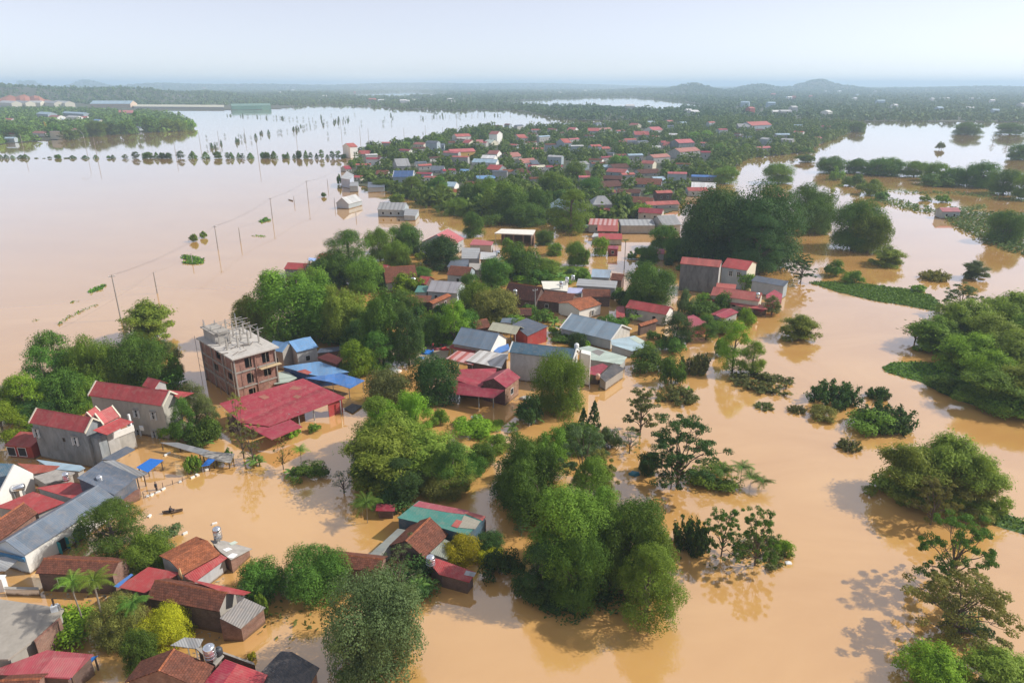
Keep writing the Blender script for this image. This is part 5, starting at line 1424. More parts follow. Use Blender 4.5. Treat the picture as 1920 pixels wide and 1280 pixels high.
# the red earth cutting behind the factory
mb = MB(); vs, fs = [], []
for i in range(19):
    px = -40 + i * 9
    top = 30 * math.sin(min(1, (i + .5) / 9) * math.pi / 2) * (1 if i < 13 else max(.12, 1 - (i - 12) * .15)) * (1 + .12 * math.sin(i * 2.1))
    for j in range(5):
        d = 2080 + j * 22 + 8 * math.sin(i * 1.7 + j)
        vs.append((gx(px, d), d, [0, .45, .72, .95, 1.0][j] * top - (0 if j < 4 else 4)))
for i in range(18):
    for j in range(4): fs.append((i*5 + j, (i+1)*5 + j, (i+1)*5 + j + 1, i*5 + j + 1))
o = structure(MB().add(vs, fs).build('hill_cutting', REDEARTH))
for i, x in enumerate((8, 34, 62, 88, 108)):
    fh(['long roof at the foot of the red earth cutting, nearest the edge', 'second long roof from the left under the red cutting', 'third long roof from the left under the red cutting', 'fourth long roof from the left under the red cutting', 'last long roof on the right under the red cutting'][i], x - 12, x + 13, 189, 193, 201, m_grey if i % 2 else m_pg, CREAMW, name='factory', cat='factory', openings=0)
# ------------------------------------------------------------------ trees, bamboo, bushes: boxes in the photograph give place and size
T = tree
# the big group in the middle foreground
T('tall', 985, 1140, 912, 1105, 'mid', 'tall dense green tree, biggest of the central foreground group', lm='the biggest foreground tree')
T('round', 1090, 1255, 928, 1105, 'deep', 'wide green tree at the right shoulder of the central foreground group')
T('round', 1020, 1130, 1000, 1145, 'deep', 'dark tree low in the middle of the central foreground group')
T('tall', 1145, 1272, 1030, 1182, 'mid', 'leafy tree at the front right corner of the central foreground group')
T('tall', 968, 1062, 1015, 1125, 'dark', 'dark tree at the front left of the central foreground group')
T('bush', 962, 1040, 1075, 1135, 'dark', 'dark bush at the left foot of the central foreground group')
T('feather', 925, 1045, 812, 960, 'deep', 'dark upright tree behind the central foreground group')
T('feather', 985, 1062, 805, 905, 'mid', 'rounded green tree top beside the dark upright tree')
T('open', 1035, 1150, 800, 930, 'grey', 'loose grey green tree behind the central foreground group')
T('open', 1075, 1165, 845, 960, 'olive', 'thin olive tree with bare limbs behind the foreground group')
T('bush', 918, 985, 890, 945, 'dark', 'dark bush at the water lane left of the upright tree')
T('round', 880, 930, 830, 880, 'deep', 'small round tree on the water lane between the bamboo and the upright tree')
T('bush', 895, 960, 820, 850, 'mid', 'low bush above the water lane')
T('bush', 900, 985, 1035, 1095, 'dark', 'dark bush beside the small bright red shed')
T('round', 830, 902, 1008, 1066, 'lime', 'bright yellow green round tree in front of the steep tiled house', lm='the yellow green round tree')
T('round', 890, 945, 1000, 1040, 'dark', 'dark little tree behind the bright yellow green tree')
T('round', 895, 945, 1030, 1060, 'lime', 'small yellow green bush tree beside the dark little tree')
T('airy', 955, 1000, 975, 1005, 'dark', 'sparse branch of leaves in the water by the brick side wall')
# the bamboo and trees right of the maroon warehouse
T('bamboo', 655, 800, 800, 925, 'bamboo', 'tall yellow green bamboo left in the big clump beyond the teal patchwork roof', lm='the big bamboo clump')
T('bamboo', 745, 880, 815, 905, 'bamboo', 'broad bamboo on the right of the big clump')
T('tall', 672, 760, 742, 860, 'mid', 'green tree rising behind the big bamboo clump on the left')
T('tall', 752, 815, 738, 850, 'fresh', 'bright narrow tree rising behind the big bamboo clump')
T('feather', 655, 720, 800, 890, 'deep', 'dark tree at the left edge of the big bamboo clump')
T('tall', 815, 888, 830, 925, 'deep', 'dark leafy tree at the right edge of the big bamboo clump')
T('tall', 720, 790, 860, 950, 'dark', 'dark column of leaves at the foot of the big bamboo clump')
T('round', 790, 885, 880, 935, 'olive', 'small flat topped tree on a thin trunk right of the bamboo foot')
T('round', 688, 775, 690, 768, 'dull', 'dull brownish green tree between the blue roof and the grey round tree')
T('round', 778, 864, 664, 762, 'dark', 'dark grey green round tree left of the red gabled house', lm='the dark grey round tree')
T('round', 640, 711, 636, 708, 'fresh', 'compact bright green tree at the pale blue roof', lm='the compact bright tree')
T('round', 1000, 1096, 653, 782, 'mid', 'tall bright green tree standing before the white two storey house', lm='the tall bright tree')
T('bush', 970, 1020, 735, 800, 'dark', 'dark shrubs at the foot of the tall bright tree')
T('bush', 845, 930, 785, 822, 'fresh', 'bright low weeds island with a white bundle below the red gabled house', lm='the weedy islet')
T('bush', 808, 845, 765, 800, 'mid', 'round bush left of the weedy islet')
T('bush', 868, 955, 800, 820, 'fresh', 'low bright weeds along the weedy islet front')
# lower left
T('tall', 158, 284, 942, 1048, 'deep', 'big leafy tree in front of the long white house', lm='the big leafy tree by the white house')
T('round', 245, 330, 1005, 1075, 'mid', 'round bush tree between the leafy tree and the orange tiled house')
T('bush', 275, 350, 990, 1030, 'grey', 'grey green creeper heap above the round bush tree')
T('airy', 128, 160, 1005, 1032, 'fresh', 'papaya like young tree under the teal shutters')
T('round', 455, 540, 1052, 1128, 'deep', 'round tree left in the dark pair beside the barn', lm='the dark pair of round trees')
T('round', 532, 655, 1030, 1130, 'deep', 'big dark round tree right in the pair beside the barn')
T('round', 615, 795, 1078, 1280, 'grey', 'very large grey green tree at the bottom edge', lm='the very large bottom tree')
T('airy', 700, 800, 1025, 1120, 'grey', 'blue green feathery tree beside the tiled house and steel tank', )
T('bush', 715, 830, 1065, 1125, 'dark', 'dark broad leaves under the blue green feathery tree')
T('round', 275, 366, 1138, 1216, 'lime', 'bright yellow green round tree left of the brown tiled barn', lm='the yellow green tree by the barn')
T('round', 182, 276, 1124, 1212, 'olive', 'olive round tree among the palms')
T('round', 240, 300, 1180, 1262, 'deep', 'dark tree under the third palm')
T('bush', 75, 190, 1160, 1215, 'fresh', 'low bright shrub row beside the flat concrete roof')
T('bush', 478, 508, 1115, 1165, 'mid', 'green bush at the end of the barn lean-to')
# left bank trees
for a in [('tall', 75, 160, 618, 735, 'deep'), ('round', 150, 240, 622, 745, 'mid'), ('round', 228, 325, 620, 735, 'deep'), ('bamboo', 244, 328, 556, 640, 'bamboo'), ('tall', 22, 92, 700, 795, 'fresh'), ('round', 92, 172, 690, 780, 'deep'),
          ('tall', -20, 52, 755, 840, 'fresh'), ('round', 110, 180, 655, 720, 'deep'), ('round', 180, 270, 660, 735, 'mid'), ('airy', 225, 262, 598, 660, 'dull'), ('tall', 300, 350, 640, 720, 'dull'), ('bush', 315, 350, 660, 725, 'mid'),
          ('tall', 345, 400, 715, 800, 'dull'), ('round', 40, 110, 745, 800, 'dark'), ('bush', 300, 340, 790, 825, 'fresh'), ('bush', 365, 420, 780, 840, 'deep'), ('tall', 330, 372, 745, 830, 'deep'), ('airy', 425, 490, 735, 860, 'olive'), ('airy', 445, 505, 795, 870, 'dull'),
          ('bush', 350, 380, 855, 890, 'mid'), ('bush', 420, 440, 840, 860, 'deep'), ('airy', 512, 552, 822, 880, 'olive'), ('bush', 545, 620, 873, 905, 'deep'), ('airy', 620, 670, 880, 925, 'dark'), ('bush', 535, 565, 805, 822, 'fresh'), ('bush', 578, 602, 795, 812, 'mid')]: T(*a)
# the grove between the lake and the yard
for a in [('feather', 500, 640, 500, 645, 'mid'), ('feather', 595, 695, 535, 648, 'bamboo'), ('feather', 440, 520, 548, 640, 'bamboo'), ('feather', 680, 760, 540, 690, 'deep'), ('tall', 735, 800, 580, 690, 'dark'), ('tall', 645, 720, 600, 668, 'dark'),
          ('tall', 613, 705, 432, 530, 'deep'), ('round', 575, 640, 480, 540, 'dark'), ('round', 688, 740, 425, 490, 'mid'), ('round', 730, 792, 416, 475, 'deep'), ('round', 788, 866, 440, 505, 'dark'), ('round', 720, 770, 450, 500, 'mid'), ('bush', 655, 730, 500, 545, 'mid'),
          ('round', 700, 790, 545, 600, 'deep'), ('tall', 825, 880, 560, 650, 'fresh'), ('round', 860, 925, 525, 600, 'mid'), ('round', 885, 970, 540, 615, 'olive'), ('round', 780, 840, 590, 650, 'deep'), ('bush', 735, 800, 510, 555, 'fresh'), ('round', 765, 810, 500, 525, 'deep'), ('round', 865, 900, 510, 550, 'deep'),
          ('round', 940, 1012, 455, 525, 'deep'), ('round', 1005, 1040, 430, 460, 'deep'), ('round', 985, 1050, 485, 520, 'mid'), ('round', 1060, 1095, 450, 500, 'mid'), ('round', 1085, 1105, 465, 500, 'mid'), ('round', 1110, 1140, 445, 480, 'fresh'), ('round', 1026, 1056, 455, 480, 'mid'), ('bush', 960, 1110, 512, 532, 'mid'),
          ('round', 1165, 1260, 490, 585, 'deep'), ('bush', 1165, 1215, 570, 600, 'deep'), ('bush', 1265, 1300, 540, 590, 'grey'), ('tall', 1235, 1300, 585, 652, 'dark'), ('bush', 1285, 1345, 560, 600, 'deep'), ('bush', 1380, 1415, 575, 615, 'fresh'), ('bush', 1300, 1360, 590, 622, 'mid'), ('round', 1380, 1412, 510, 545, 'mid'), ('tall', 1430, 1462, 555, 592, 'dull'),
          ('round', 868, 908, 395, 445, 'deep'), ('round', 905, 985, 340, 410, 'mid'), ('tall', 1030, 1110, 355, 440, 'mid'), ('round', 950, 1025, 380, 425, 'deep'), ('round', 1150, 1186, 365, 405, 'dark'), ('round', 1215, 1268, 420, 468, 'deep'), ('tall', 752, 795, 330, 372, 'mid'), ('tall', 803, 842, 330, 372, 'deep'), ('round', 885, 935, 330, 390, 'mid'),
          ('round', 1005, 1070, 320, 375, 'mid'), ('round', 1085, 1130, 330, 370, 'deep'), ('round', 835, 880, 370, 405, 'mid'), ('round', 700, 745, 335, 356, 'mid'), ('bush', 650, 660, 368, 384, 'deep'), ('bush', 632, 642, 326, 346, 'deep'), ('round', 730, 760, 362, 380, 'mid'), ('bush', 1030, 1100, 625, 645, 'deep'), ('bush', 960, 1030, 575, 605, 'deep'), ('bush', 1040, 1085, 560, 585, 'dark'),
          ('bush', 760, 800, 600, 640, 'deep'), ('tall', 770, 800, 575, 640, 'dark'), ('bush', 520, 560, 600, 660, 'deep'), ('bush', 600, 690, 615, 650, 'dark'), ('bush', 1175, 1262, 652, 700, 'deep'), ('bush', 1235, 1285, 672, 727, 'deep'), ('shoots', 1270, 1330, 655, 705, 'dull')]: T(*a)
# the huge tree and its neighbours
T('round', 1262, 1405, 345, 500, 'dark', 'left half of the huge dark banyan on the river side', var=1, lm='the huge dark tree')
T('round', 1330, 1492, 333, 505, 'dark', 'right half of the huge dark banyan on the river side', var=2)
T('tall', 1370, 1465, 400, 520, 'dark', 'dark tree hanging low in front of the huge banyan')
T('round', 1270, 1340, 395, 485, 'dark', 'dark tree at the left foot of the huge banyan')
T('round', 1475, 1560, 343, 425, 'deep', 'round tree standing in water right of the huge banyan')
T('round', 1500, 1555, 370, 440, 'deep', 'darker tree on stilts of trunk right of the huge banyan')
T('round', 1550, 1640, 370, 470, 'deep', 'dense round tree leaning over the river, larger of the riverside pair', lm='the riverside pair of trees')
T('round', 1590, 1662, 390, 475, 'mid', 'dense round tree leaning over the river, smaller of the riverside pair')
# standing in the river
for a in [('tall', 1345, 1400, 603, 700, 'fresh', 'tall lit tree in the river lane, left lobe'), ('tall', 1385, 1432, 640, 705, 'fresh', 'shorter lit tree in the river lane, right lobe'), ('bush', 1335, 1365, 635, 670, 'mid', 'low leafy branch left of the lit river tree'),
          ('open', 1160, 1240, 722, 818, 'dull', 'dull leafed tree with visible trunk below the black tin shed'), ('airy', 1155, 1205, 800, 850, 'grey', 'grey spindly shrub under the dull leafed tree'), ('cone', 1082, 1104, 765, 805, 'dark', 'dark little cypress shaped tree, shorter of two'), ('cone', 1100, 1126, 752, 805, 'dark', 'dark little cypress shaped tree, taller of two'),
          ('open', 1190, 1350, 782, 915, 'dark', 'spreading layered tree with bare limbs in the middle of the river', ), ('round', 1195, 1230, 850, 892, 'dark', 'dark little tree left of the spreading layered tree'), ('open', 1225, 1290, 840, 918, 'dark', 'small layered tree at the foot of the spreading one'), ('bush', 1285, 1385, 880, 918, 'mid', 'low bush and fronds right of the spreading layered tree'),
          ('shoots', 1252, 1330, 965, 1045, 'dark', 'ragged dark shrub right of the foreground group'), ('open', 1308, 1395, 950, 1045, 'deep', 'left of the two layered trees near the foreground group'), ('open', 1372, 1458, 950, 1062, 'deep', 'right of the two layered trees near the foreground group'), ('shoots', 1370, 1485, 1020, 1062, 'dull', 'leafy flotsam at the tip beside the layered trees'), ('bush', 1450, 1487, 1015, 1045, 'fresh', 'little bright bush at the tip of the layered trees'),
          ('shoots', 1508, 1612, 710, 768, 'dark', 'largest dark drowned shrub in the river'), ('shoots', 1622, 1670, 724, 752, 'dark', 'small dark drowned shrub right of the largest'), ('bush', 1588, 1682, 770, 818, 'mid', 'bright drowned bush with broken branches'), ('shoots', 1600, 1710, 755, 812, 'dark', 'dark shoots behind the bright drowned bush'), ('bush', 1512, 1568, 762, 790, 'olive', 'olive bush below the largest drowned shrub'),
          ('shoots', 1566, 1616, 825, 847, 'dull', 'little drifting shrub alone in the river'), ('shoots', 1362, 1490, 702, 738, 'dull', 'long drifting line of dull shrub'), ('shoots', 1412, 1455, 757, 770, 'dull', 'tiny dark flotsam clump, left of two in line'), ('shoots', 1470, 1512, 760, 776, 'dull', 'dark flotsam with a branch, right of two in line'), ('shoots', 1225, 1312, 725, 760, 'dull', 'ragged flotsam beside the black shed shrubs'),
          ('bamboo', 1462, 1530, 588, 640, 'bamboo', 'small bamboo standing alone in the river bend'), ('open', 1472, 1530, 478, 530, 'dark', 'thin layered tree by the huge banyan reflection'), ('bush', 1546, 1582, 485, 520, 'deep', 'round dark bush at the weed mat end'), ('bush', 1578, 1618, 505, 532, 'mid', 'bright bush beside the round dark bush'), ('bamboo', 1632, 1692, 460, 500, 'bamboo', 'small bamboo below the riverside pair'),
          ('bamboo', 1800, 1846, 488, 524, 'grey', 'grey bamboo in the wide river'), ('shoots', 1718, 1780, 502, 528, 'olive', 'thin olive shoots in the wide river'), ('bush', 1706, 1738, 535, 548, 'mid', 'small bush on the far edge of the weed mat')]: T(*a)
# the bamboo banks on the right
for a in [('bamboo', 1628, 1760, 835, 945, 'bamboo', 'left bamboo of the near right clump'), ('bamboo', 1700, 1830, 812, 940, 'bamboo', 'tallest bamboo of the near right clump'), ('bamboo', 1770, 1870, 850, 962, 'bamboo', 'right bamboo of the near right clump'), ('bamboo', 1740, 1850, 880, 965, 'olive', 'olive bamboo at the front of the near right clump'), ('open', 1698, 1790, 900, 985, 'olive', 'thin layered tree before the near right bamboo'),
          ('open', 1755, 1840, 530, 590, 'grey', 'grey open tree at the top of the right bamboo bank'), ('bamboo', 1740, 1850, 560, 650, 'bamboo', 'rear left bamboo of the big right bank'), ('bamboo', 1830, 1950, 545, 640, 'bamboo', 'rear right bamboo of the big right bank'), ('bamboo', 1705, 1790, 590, 660, 'mid', 'green bamboo leaning over the river at the right bank'), ('bamboo', 1760, 1880, 625, 705, 'fresh', 'middle left bamboo of the big right bank'),
          ('bamboo', 1840, 1970, 620, 720, 'bamboo', 'middle right bamboo of the big right bank'), ('bamboo', 1790, 1910, 690, 772, 'mid', 'dark front bamboo of the big right bank'), ('bamboo', 1850, 1990, 680, 775, 'bamboo', 'front bamboo of the big right bank at the picture edge'), ('airy', 1684, 1745, 600, 642, 'dull', 'small bare branched tree reaching out of the right bank'), ('bamboo', 1730, 1800, 600, 660, 'mid', 'green bamboo in the middle of the big right bank'),
          ('open', 1708, 1845, 965, 1100, 'deep', 'layered green tree with tall bare trunk on the near right', ), ('open', 1678, 1880, 1072, 1200, 'olive', 'wide olive layered tree on the near right'), ('bush', 1760, 1845, 1150, 1205, 'grey', 'grey green shrub at the foot of the wide olive tree'), ('bamboo', 1678, 1800, 1215, 1310, 'fresh', 'bright bush bamboo at the bottom right edge, left of two'), ('bamboo', 1790, 1925, 1225, 1320, 'bamboo', 'bamboo at the bottom right corner'),
          ('bamboo', 1795, 1900, 585, 680, 'bamboo', 'central bamboo of the big right bank'), ('bamboo', 1800, 1890, 655, 745, 'fresh', 'bright bamboo amid the big right bank'), ('bamboo', 1880, 1990, 580, 680, 'mid', 'green bamboo at the picture edge of the right bank'), ('bush', 1735, 1800, 700, 740, 'deep', 'dark bush under the bamboo on the weed mat'),
          ('airy', 1895, 1935, 1230, 1290, 'dull', 'bare twiggy shrub at the bottom right corner')]: T(*a)
# the wooded spit across the river and the islets beyond
for a in [('round', 1530, 1580, 292, 325, 'deep'), ('bush', 1550, 1580, 312, 338, 'mid'), ('bush', 1578, 1620, 325, 350, 'deep'), ('round', 1580, 1625, 296, 325, 'deep'), ('round', 1620, 1690, 295, 330, 'deep'), ('tall', 1655, 1690, 294, 328, 'mid'), ('bush', 1602, 1655, 336, 367, 'mid'), ('round', 1690, 1735, 300, 332, 'mid'), ('round', 1732, 1775, 302, 340, 'mid'), ('round', 1765, 1815, 312, 348, 'deep'), ('round', 1810, 1868, 300, 352, 'deep'),
          ('round', 1850, 1910, 315, 365, 'deep'), ('round', 1895, 1950, 320, 375, 'mid'), ('bush', 1720, 1785, 325, 350, 'deep'), ('bush', 1638, 1668, 360, 376, 'deep'), ('round', 1430, 1488, 305, 345, 'mid'), ('round', 1335, 1382, 310, 345, 'mid'), ('bush', 1755, 1770, 266, 281, 'dull'), ('round', 1790, 1838, 228, 253, 'deep'), ('round', 1868, 1918, 230, 253, 'deep'), ('round', 1888, 1930, 268, 300, 'deep'), ('airy', 1880, 1895, 256, 272, 'dull'),
          ('airy', 1855, 1868, 252, 268, 'dull'), ('round', 1848, 1910, 392, 455, 'deep'), ('bush', 1725, 1745, 365, 378, 'mid'), ('bush', 1752, 1780, 365, 380, 'mid'), ('bush', 1500, 1525, 277, 289, 'deep'), ('bush', 1490, 1530, 288, 305, 'deep'), ('bush', 1560, 1590, 230, 245, 'deep'), ('round', 1590, 1622, 228, 248, 'deep')]: T(*a)
# trees of the far village, the ones that show largest; what is left of its greenery is one mass
rt = random.Random(5)
def in_front_of_roof(x, y, w, h):
    for q in FOOT:
        xs = [p[0] for p in q]; ys = [p[1] for p in q]
        if min(xs) - w * .35 < x < max(xs) + w * .35 and y - h < max(ys) - .2 * (max(ys) - min(ys)) and y > min(ys) + .4 * (max(ys) - min(ys)): return True
    return False
y, n = 418.0, 0
while y > 252:
    g0 = W(960, y); zc = depth(g0)
    x = 600 + rt.uniform(0, 20)
    while x < 1640:
        wm = rt.uniform(7, 13)
        w = wm * F / zc; h = w * rt.uniform(.65, .95)
        if inpoly(x, y, VILL) and not in_front_of_roof(x, y, w, h) and rt.random() < .78 and n < 150:
            T(rt.choice(['round', 'round', 'tall', 'round', 'bush']), x - w / 2, x + w / 2, y - h, y, rt.choice(['deep', 'mid', 'deep', 'dark', 'fresh', 'mid']), cat='tree')
            n += 1
        x += w * rt.uniform(1.0, 2.0)
    y -= 5.0 + (y - 250) * .045
pts = []
for _ in range(26000):
    x, y = rt.uniform(600, 1640), 222 + 205 * rt.random() ** 1.9
    if not inpoly(x, y, VILL): continue
    g = W(x, y); w = rt.uniform(6, 12); wp = w * F / depth(g)
    if in_front_of_roof(x, y, wp * .6, wp * .45): continue
    pts.append((g.x, g.y, .3, w, w * rt.uniform(.5, .95)))
rt.shuffle(pts)
keep, cells = [], {}
for p in pts:
    c = (int(p[0] // 7.5), int(p[1] // 12))
    if c in cells or (c[0] * 7 + c[1] * 13) % 9 == 0: continue
    cells[c] = 1; keep.append(p)
VGREEN = leafmat('leaf_village_greenery', (.05, .115, .018), (.145, .235, .04), .25)
mass('village_greenery', 'dense gardens and treetops filling the gaps between the village roofs', keep, 64, VGREEN, .135)
print('far village greenery', len(keep), 'trees', n)
pts = []
for _ in range(9000):
    x, y = rt.uniform(-70, 365), 207 + 66 * rt.random() ** 1.3
    if not inpoly(x, y, PENIN): continue
    g = W(x, y); w = rt.uniform(9, 15); wp = w * F / depth(g)
    if in_front_of_roof(x, y, wp * .7, wp * .6): continue
    pts.append((g.x, g.y, .3, w, w * rt.uniform(.55, .9)))
keep, cells = [], {}
for p in pts:
    c = (int(p[0] // 10), int(p[1] // 20))
    if c not in cells: cells[c] = 1; keep.append(p)
mass('shore_woods', 'woodland covering the far left shore of the lake', keep, 50, VGREEN, .15)
for a in [('round', 30, 62, 236, 262, 'deep'), ('round', 116, 150, 240, 262, 'deep'), ('round', 146, 164, 236, 258, 'deep'), ('round', 165, 200, 225, 256, 'deep'), ('round', 196, 226, 228, 253, 'dark'), ('round', 225, 256, 224, 252, 'deep'), ('tall', 250, 268, 210, 245, 'deep'), ('round', 268, 300, 218, 248, 'deep'), ('round', 300, 330, 222, 247, 'mid'), ('round', 325, 352, 224, 246, 'mid'), ('bush', 345, 368, 226, 242, 'fresh'), ('bush', 352, 364, 238, 247, 'mid'), ('round', 0, 30, 232, 262, 'deep'), ('round', 90, 118, 232, 258, 'deep')]: T(*a)
# thickening of the near groves
for a in [('bush', 1640, 1760, 890, 945, 'bamboo'), ('bush', 1745, 1860, 905, 967, 'bamboo'), ('bush', 1840, 1950, 732, 785, 'mid'), ('bush', 1760, 1850, 650, 705, 'fresh'), ('tall', 1060, 1150, 860, 985, 'mid'), ('feather', 940, 1040, 860, 985, 'deep'), ('feather', 1060, 1175, 920, 1060, 'mid'), ('tall', 1000, 1090, 930, 1085, 'mid'), ('tall', 1180, 1262, 985, 1120, 'mid'), ('bush', 1000, 1160, 1095, 1150, 'dark'), ('round', 1040, 1120, 790, 850, 'deep'), ('bush', 1120, 1165, 800, 850, 'grey'),
          ('bamboo', 690, 800, 770, 880, 'bamboo'), ('bamboo', 800, 885, 850, 920, 'bamboo'), ('feather', 690, 790, 745, 850, 'fresh'), ('bush', 700, 800, 900, 955, 'dark'), ('bush', 660, 720, 870, 915, 'deep'), ('round', 860, 910, 850, 895, 'deep'), ('bamboo', 640, 720, 570, 655, 'mid'), ('feather', 540, 630, 570, 640, 'mid'), ('tall', 680, 745, 620, 700, 'deep'),
          ('round', 590, 660, 470, 540, 'deep'), ('round', 650, 720, 480, 550, 'mid'), ('bush', 690, 760, 560, 610, 'deep'), ('round', 560, 615, 500, 560, 'mid'), ('tall', 760, 800, 610, 680, 'deep'), ('round', 835, 900, 575, 640, 'deep'), ('bush', 930, 990, 590, 625, 'mid'), ('round', 900, 960, 480, 540, 'deep'), ('bush', 990, 1040, 505, 535, 'deep'), ('bush', 880, 935, 555, 600, 'deep'),
          ('tall', 60, 130, 650, 760, 'deep'), ('round', 195, 260, 650, 740, 'deep'), ('round', 130, 200, 700, 770, 'mid'), ('bush', 50, 120, 770, 815, 'deep'), ('bush', 270, 345, 700, 740, 'deep'), ('round', 5, 60, 710, 790, 'mid'), ('tall', 370, 415, 740, 815, 'dull'), ('bush', 340, 410, 800, 840, 'deep'),
          ('bush', 1130, 1180, 590, 620, 'deep'), ('bush', 1230, 1290, 630, 665, 'deep'), ('bush', 1340, 1385, 600, 630, 'mid'), ('bush', 1145, 1180, 540, 565, 'deep'), ('round', 1195, 1235, 460, 495, 'deep'), ('round', 1245, 1290, 440, 490, 'deep'), ('bush', 1170, 1230, 640, 668, 'mid'), ('tall', 1300, 1345, 590, 640, 'deep'), ('round', 1340, 1370, 545, 585, 'deep'),
          ('round', 930, 990, 350, 415, 'deep'), ('round', 860, 910, 340, 390, 'deep'), ('round', 800, 850, 345, 385, 'mid'), ('round', 1040, 1090, 390, 430, 'mid'), ('round', 985, 1035, 350, 410, 'deep'), ('bush', 900, 950, 400, 425, 'deep'), ('bush', 1095, 1140, 392, 412, 'fresh'), ('bush', 1170, 1240, 385, 408, 'fresh'), ('round', 1060, 1100, 300, 340, 'mid'), ('round', 1140, 1180, 290, 315, 'mid')]: T(*a)
nb = 0
while nb < 85:                                     # garden bushes between the houses
    x, y = rt.uniform(760, 1420), rt.uniform(470, 660)
    if x > 1240 and y > 612 or x > 1180 and y > 640 or (1000 < x < 1180 and 440 < y < 515): continue
    w = rt.uniform(2.2, 5) * F / depth(W(x, y))
    if in_front_of_roof(x, y, w, w * .5): continue
    nb += 1
    if nb % 3: T('bush', x - w / 2, x + w / 2, y - w * rt.uniform(.45, .8), y, rt.choice(['deep', 'mid', 'fresh', 'deep', 'grey']))
    else: T('round', x - w * .6, x + w * .6, y - w * rt.uniform(1, 1.5), y, rt.choice(['deep', 'mid', 'dark']))
# street trees in the flood
for x, w, yt in [(2, 8, 287), (12, 9, 288), (24, 8, 290), (40, 12, 288), (48, 12, 288), (68, 6, 292), (83, 5, 296), (93, 6, 292), (109, 10, 287), (125, 8, 292), (136, 12, 289), (160, 12, 289), (180, 9, 289), (204, 6, 290), (212, 8, 287), (235, 10, 287), (255, 13, 282), (273, 9, 284), (281, 12, 281), (294, 10, 284), (305, 10, 282), (317, 11, 282), (339, 13, 281), (362, 14, 280), (386, 14, 281), (409, 13, 281), (427, 8, 283), (434, 10, 282), (448, 8, 284), (455, 8, 284), (470, 12, 283), (493, 8, 282), (501, 10, 283), (514, 13, 281), (533, 8, 285), (540, 7, 284), (552, 7, 287), (561, 9, 280), (574, 9, 280), (583, 7, 283), (594, 7, 286), (603, 9, 279), (614, 7, 286), (623, 9, 279), (635, 11, 279), (645, 9, 287)]:
    T(['cone', 'round', 'cone', 'tall'][int(x) % 4] if w > 6 else 'bush', x - w * .62, x + w * .62, yt + 1.5 + (x * 7 % 3), 297.5, rt.choice(['deep', 'dark']), 'dark small street tree in the long row standing in the lake', group='street trees in a row in the lake', cat='street tree', name='roadside_tree')
for i in range(150):
    if i < 62: t = rt.random(); x, y = 385 + 265 * t + rt.uniform(-8, 8), 284 - 60 * t ** .8 + rt.uniform(-4, 4)
    elif i < 100: t = rt.random(); x, y = 420 + 230 * t, 216 + 14 * t + rt.uniform(-1.5, 1.5)
    elif i < 130: t = rt.random(); x, y = 700 + 300 * t, 224 - 9 * t + rt.uniform(-1.5, 1.5)
    else: x, y = rt.uniform(380, 860), rt.uniform(212, 262)
    if y < 207: continue
    h = rt.uniform(3.2, 6.5) * F / depth(W(x, y)) ; w = h * rt.uniform(.5, .8)
    T('airy' if i % 3 else 'cone', x - w / 2, x + w / 2, y - h, y, 'dark', 'tiny thin tree standing in the far lake among many', group='thin trees standing in the far lake', cat='lake tree', name='lake_tree', var=i % 4)
# ------------------------------------------------------------------ floating weed, crops, debris
def weed(name, label, poly, dens, size, zmax, leaf, base=True):
    xs = [p[0] for p in poly]; ys = [p[1] for p in poly]
    P = []
    wp = [W(*p) for p in poly]
    wx = [p.x for p in wp]; wy = [p.y for p in wp]
    wpoly = [(p.x, p.y) for p in wp]
    n = int((max(wx) - min(wx)) * (max(wy) - min(wy)) * dens)
    for _ in range(min(n, 60000)):
        x, y = rnd.uniform(min(wx), max(wx)), rnd.uniform(min(wy), max(wy))
        if inpoly(x, y, wpoly): P.append((x, y, .04 + zmax * rnd.random()))
    if not P: return
    P = np.array(P)
    Nn = nrm(rng.normal(size=P.shape) * .55 + np.array([0, 0, 1.0]))
    V = quads(rng, P, Nn, size * (.6 + .8 * rng.random(len(P))), 1.1)
    ex = MB()
    if base: ex.add([(p.x, p.y, .012) for p in wp], [tuple(range(len(wp)))])
    o = put(name, np_mesh(name, V, leaf, ex, plain('weed_bed', (.045, .11, .014), .8, 0, .3, .6)))
    return tag(o, label, kind='stuff')
HY_ = leafmat('leaf_water_hyacinth', (.06, .15, .014), (.13, .25, .025), .15)
CROP = leafmat('leaf_crop', (.05, .11, .025), (.12, .20, .05), .25)
def rough(poly, k=4, j=2.2):
    out = []
    for i in range(len(poly)):
        (x0, y0), (x1, y1) = poly[i], poly[(i + 1) % len(poly)]
        for q in range(k):
            t = q / k
            out.append((x0 + (x1 - x0) * t + (rnd.uniform(-j, j) if q else 0), y0 + (y1 - y0) * t + (rnd.uniform(-j, j) * .4 if q else 0)))
    return out
weed('water_hyacinth', 'bright green mat of water weed across the river bend', rough([(1516, 530), (1560, 528), (1620, 532), (1690, 540), (1745, 553), (1768, 572), (1760, 585), (1740, 581), (1700, 573), (1650, 566), (1600, 555), (1555, 542)]), 14, .24, .4, HY_)
weed('water_hyacinth', 'green weed mat with a round tip at the bamboo bank', rough([(1655, 688), (1672, 680), (1710, 678), (1760, 682), (1800, 690), (1840, 720), (1880, 745), (1960, 765), (1960, 792), (1870, 772), (1800, 752), (1760, 735), (1730, 718), (1690, 706), (1660, 697)], 4, 1.5), 14, .22, .4, HY_)
weed('bank_weed', 'strip of weeds along the near right bank', rough([(1785, 950), (1850, 942), (1900, 968), (1960, 990), (1960, 1012), (1880, 990), (1820, 968)]), 16, .2, .6, HY_)
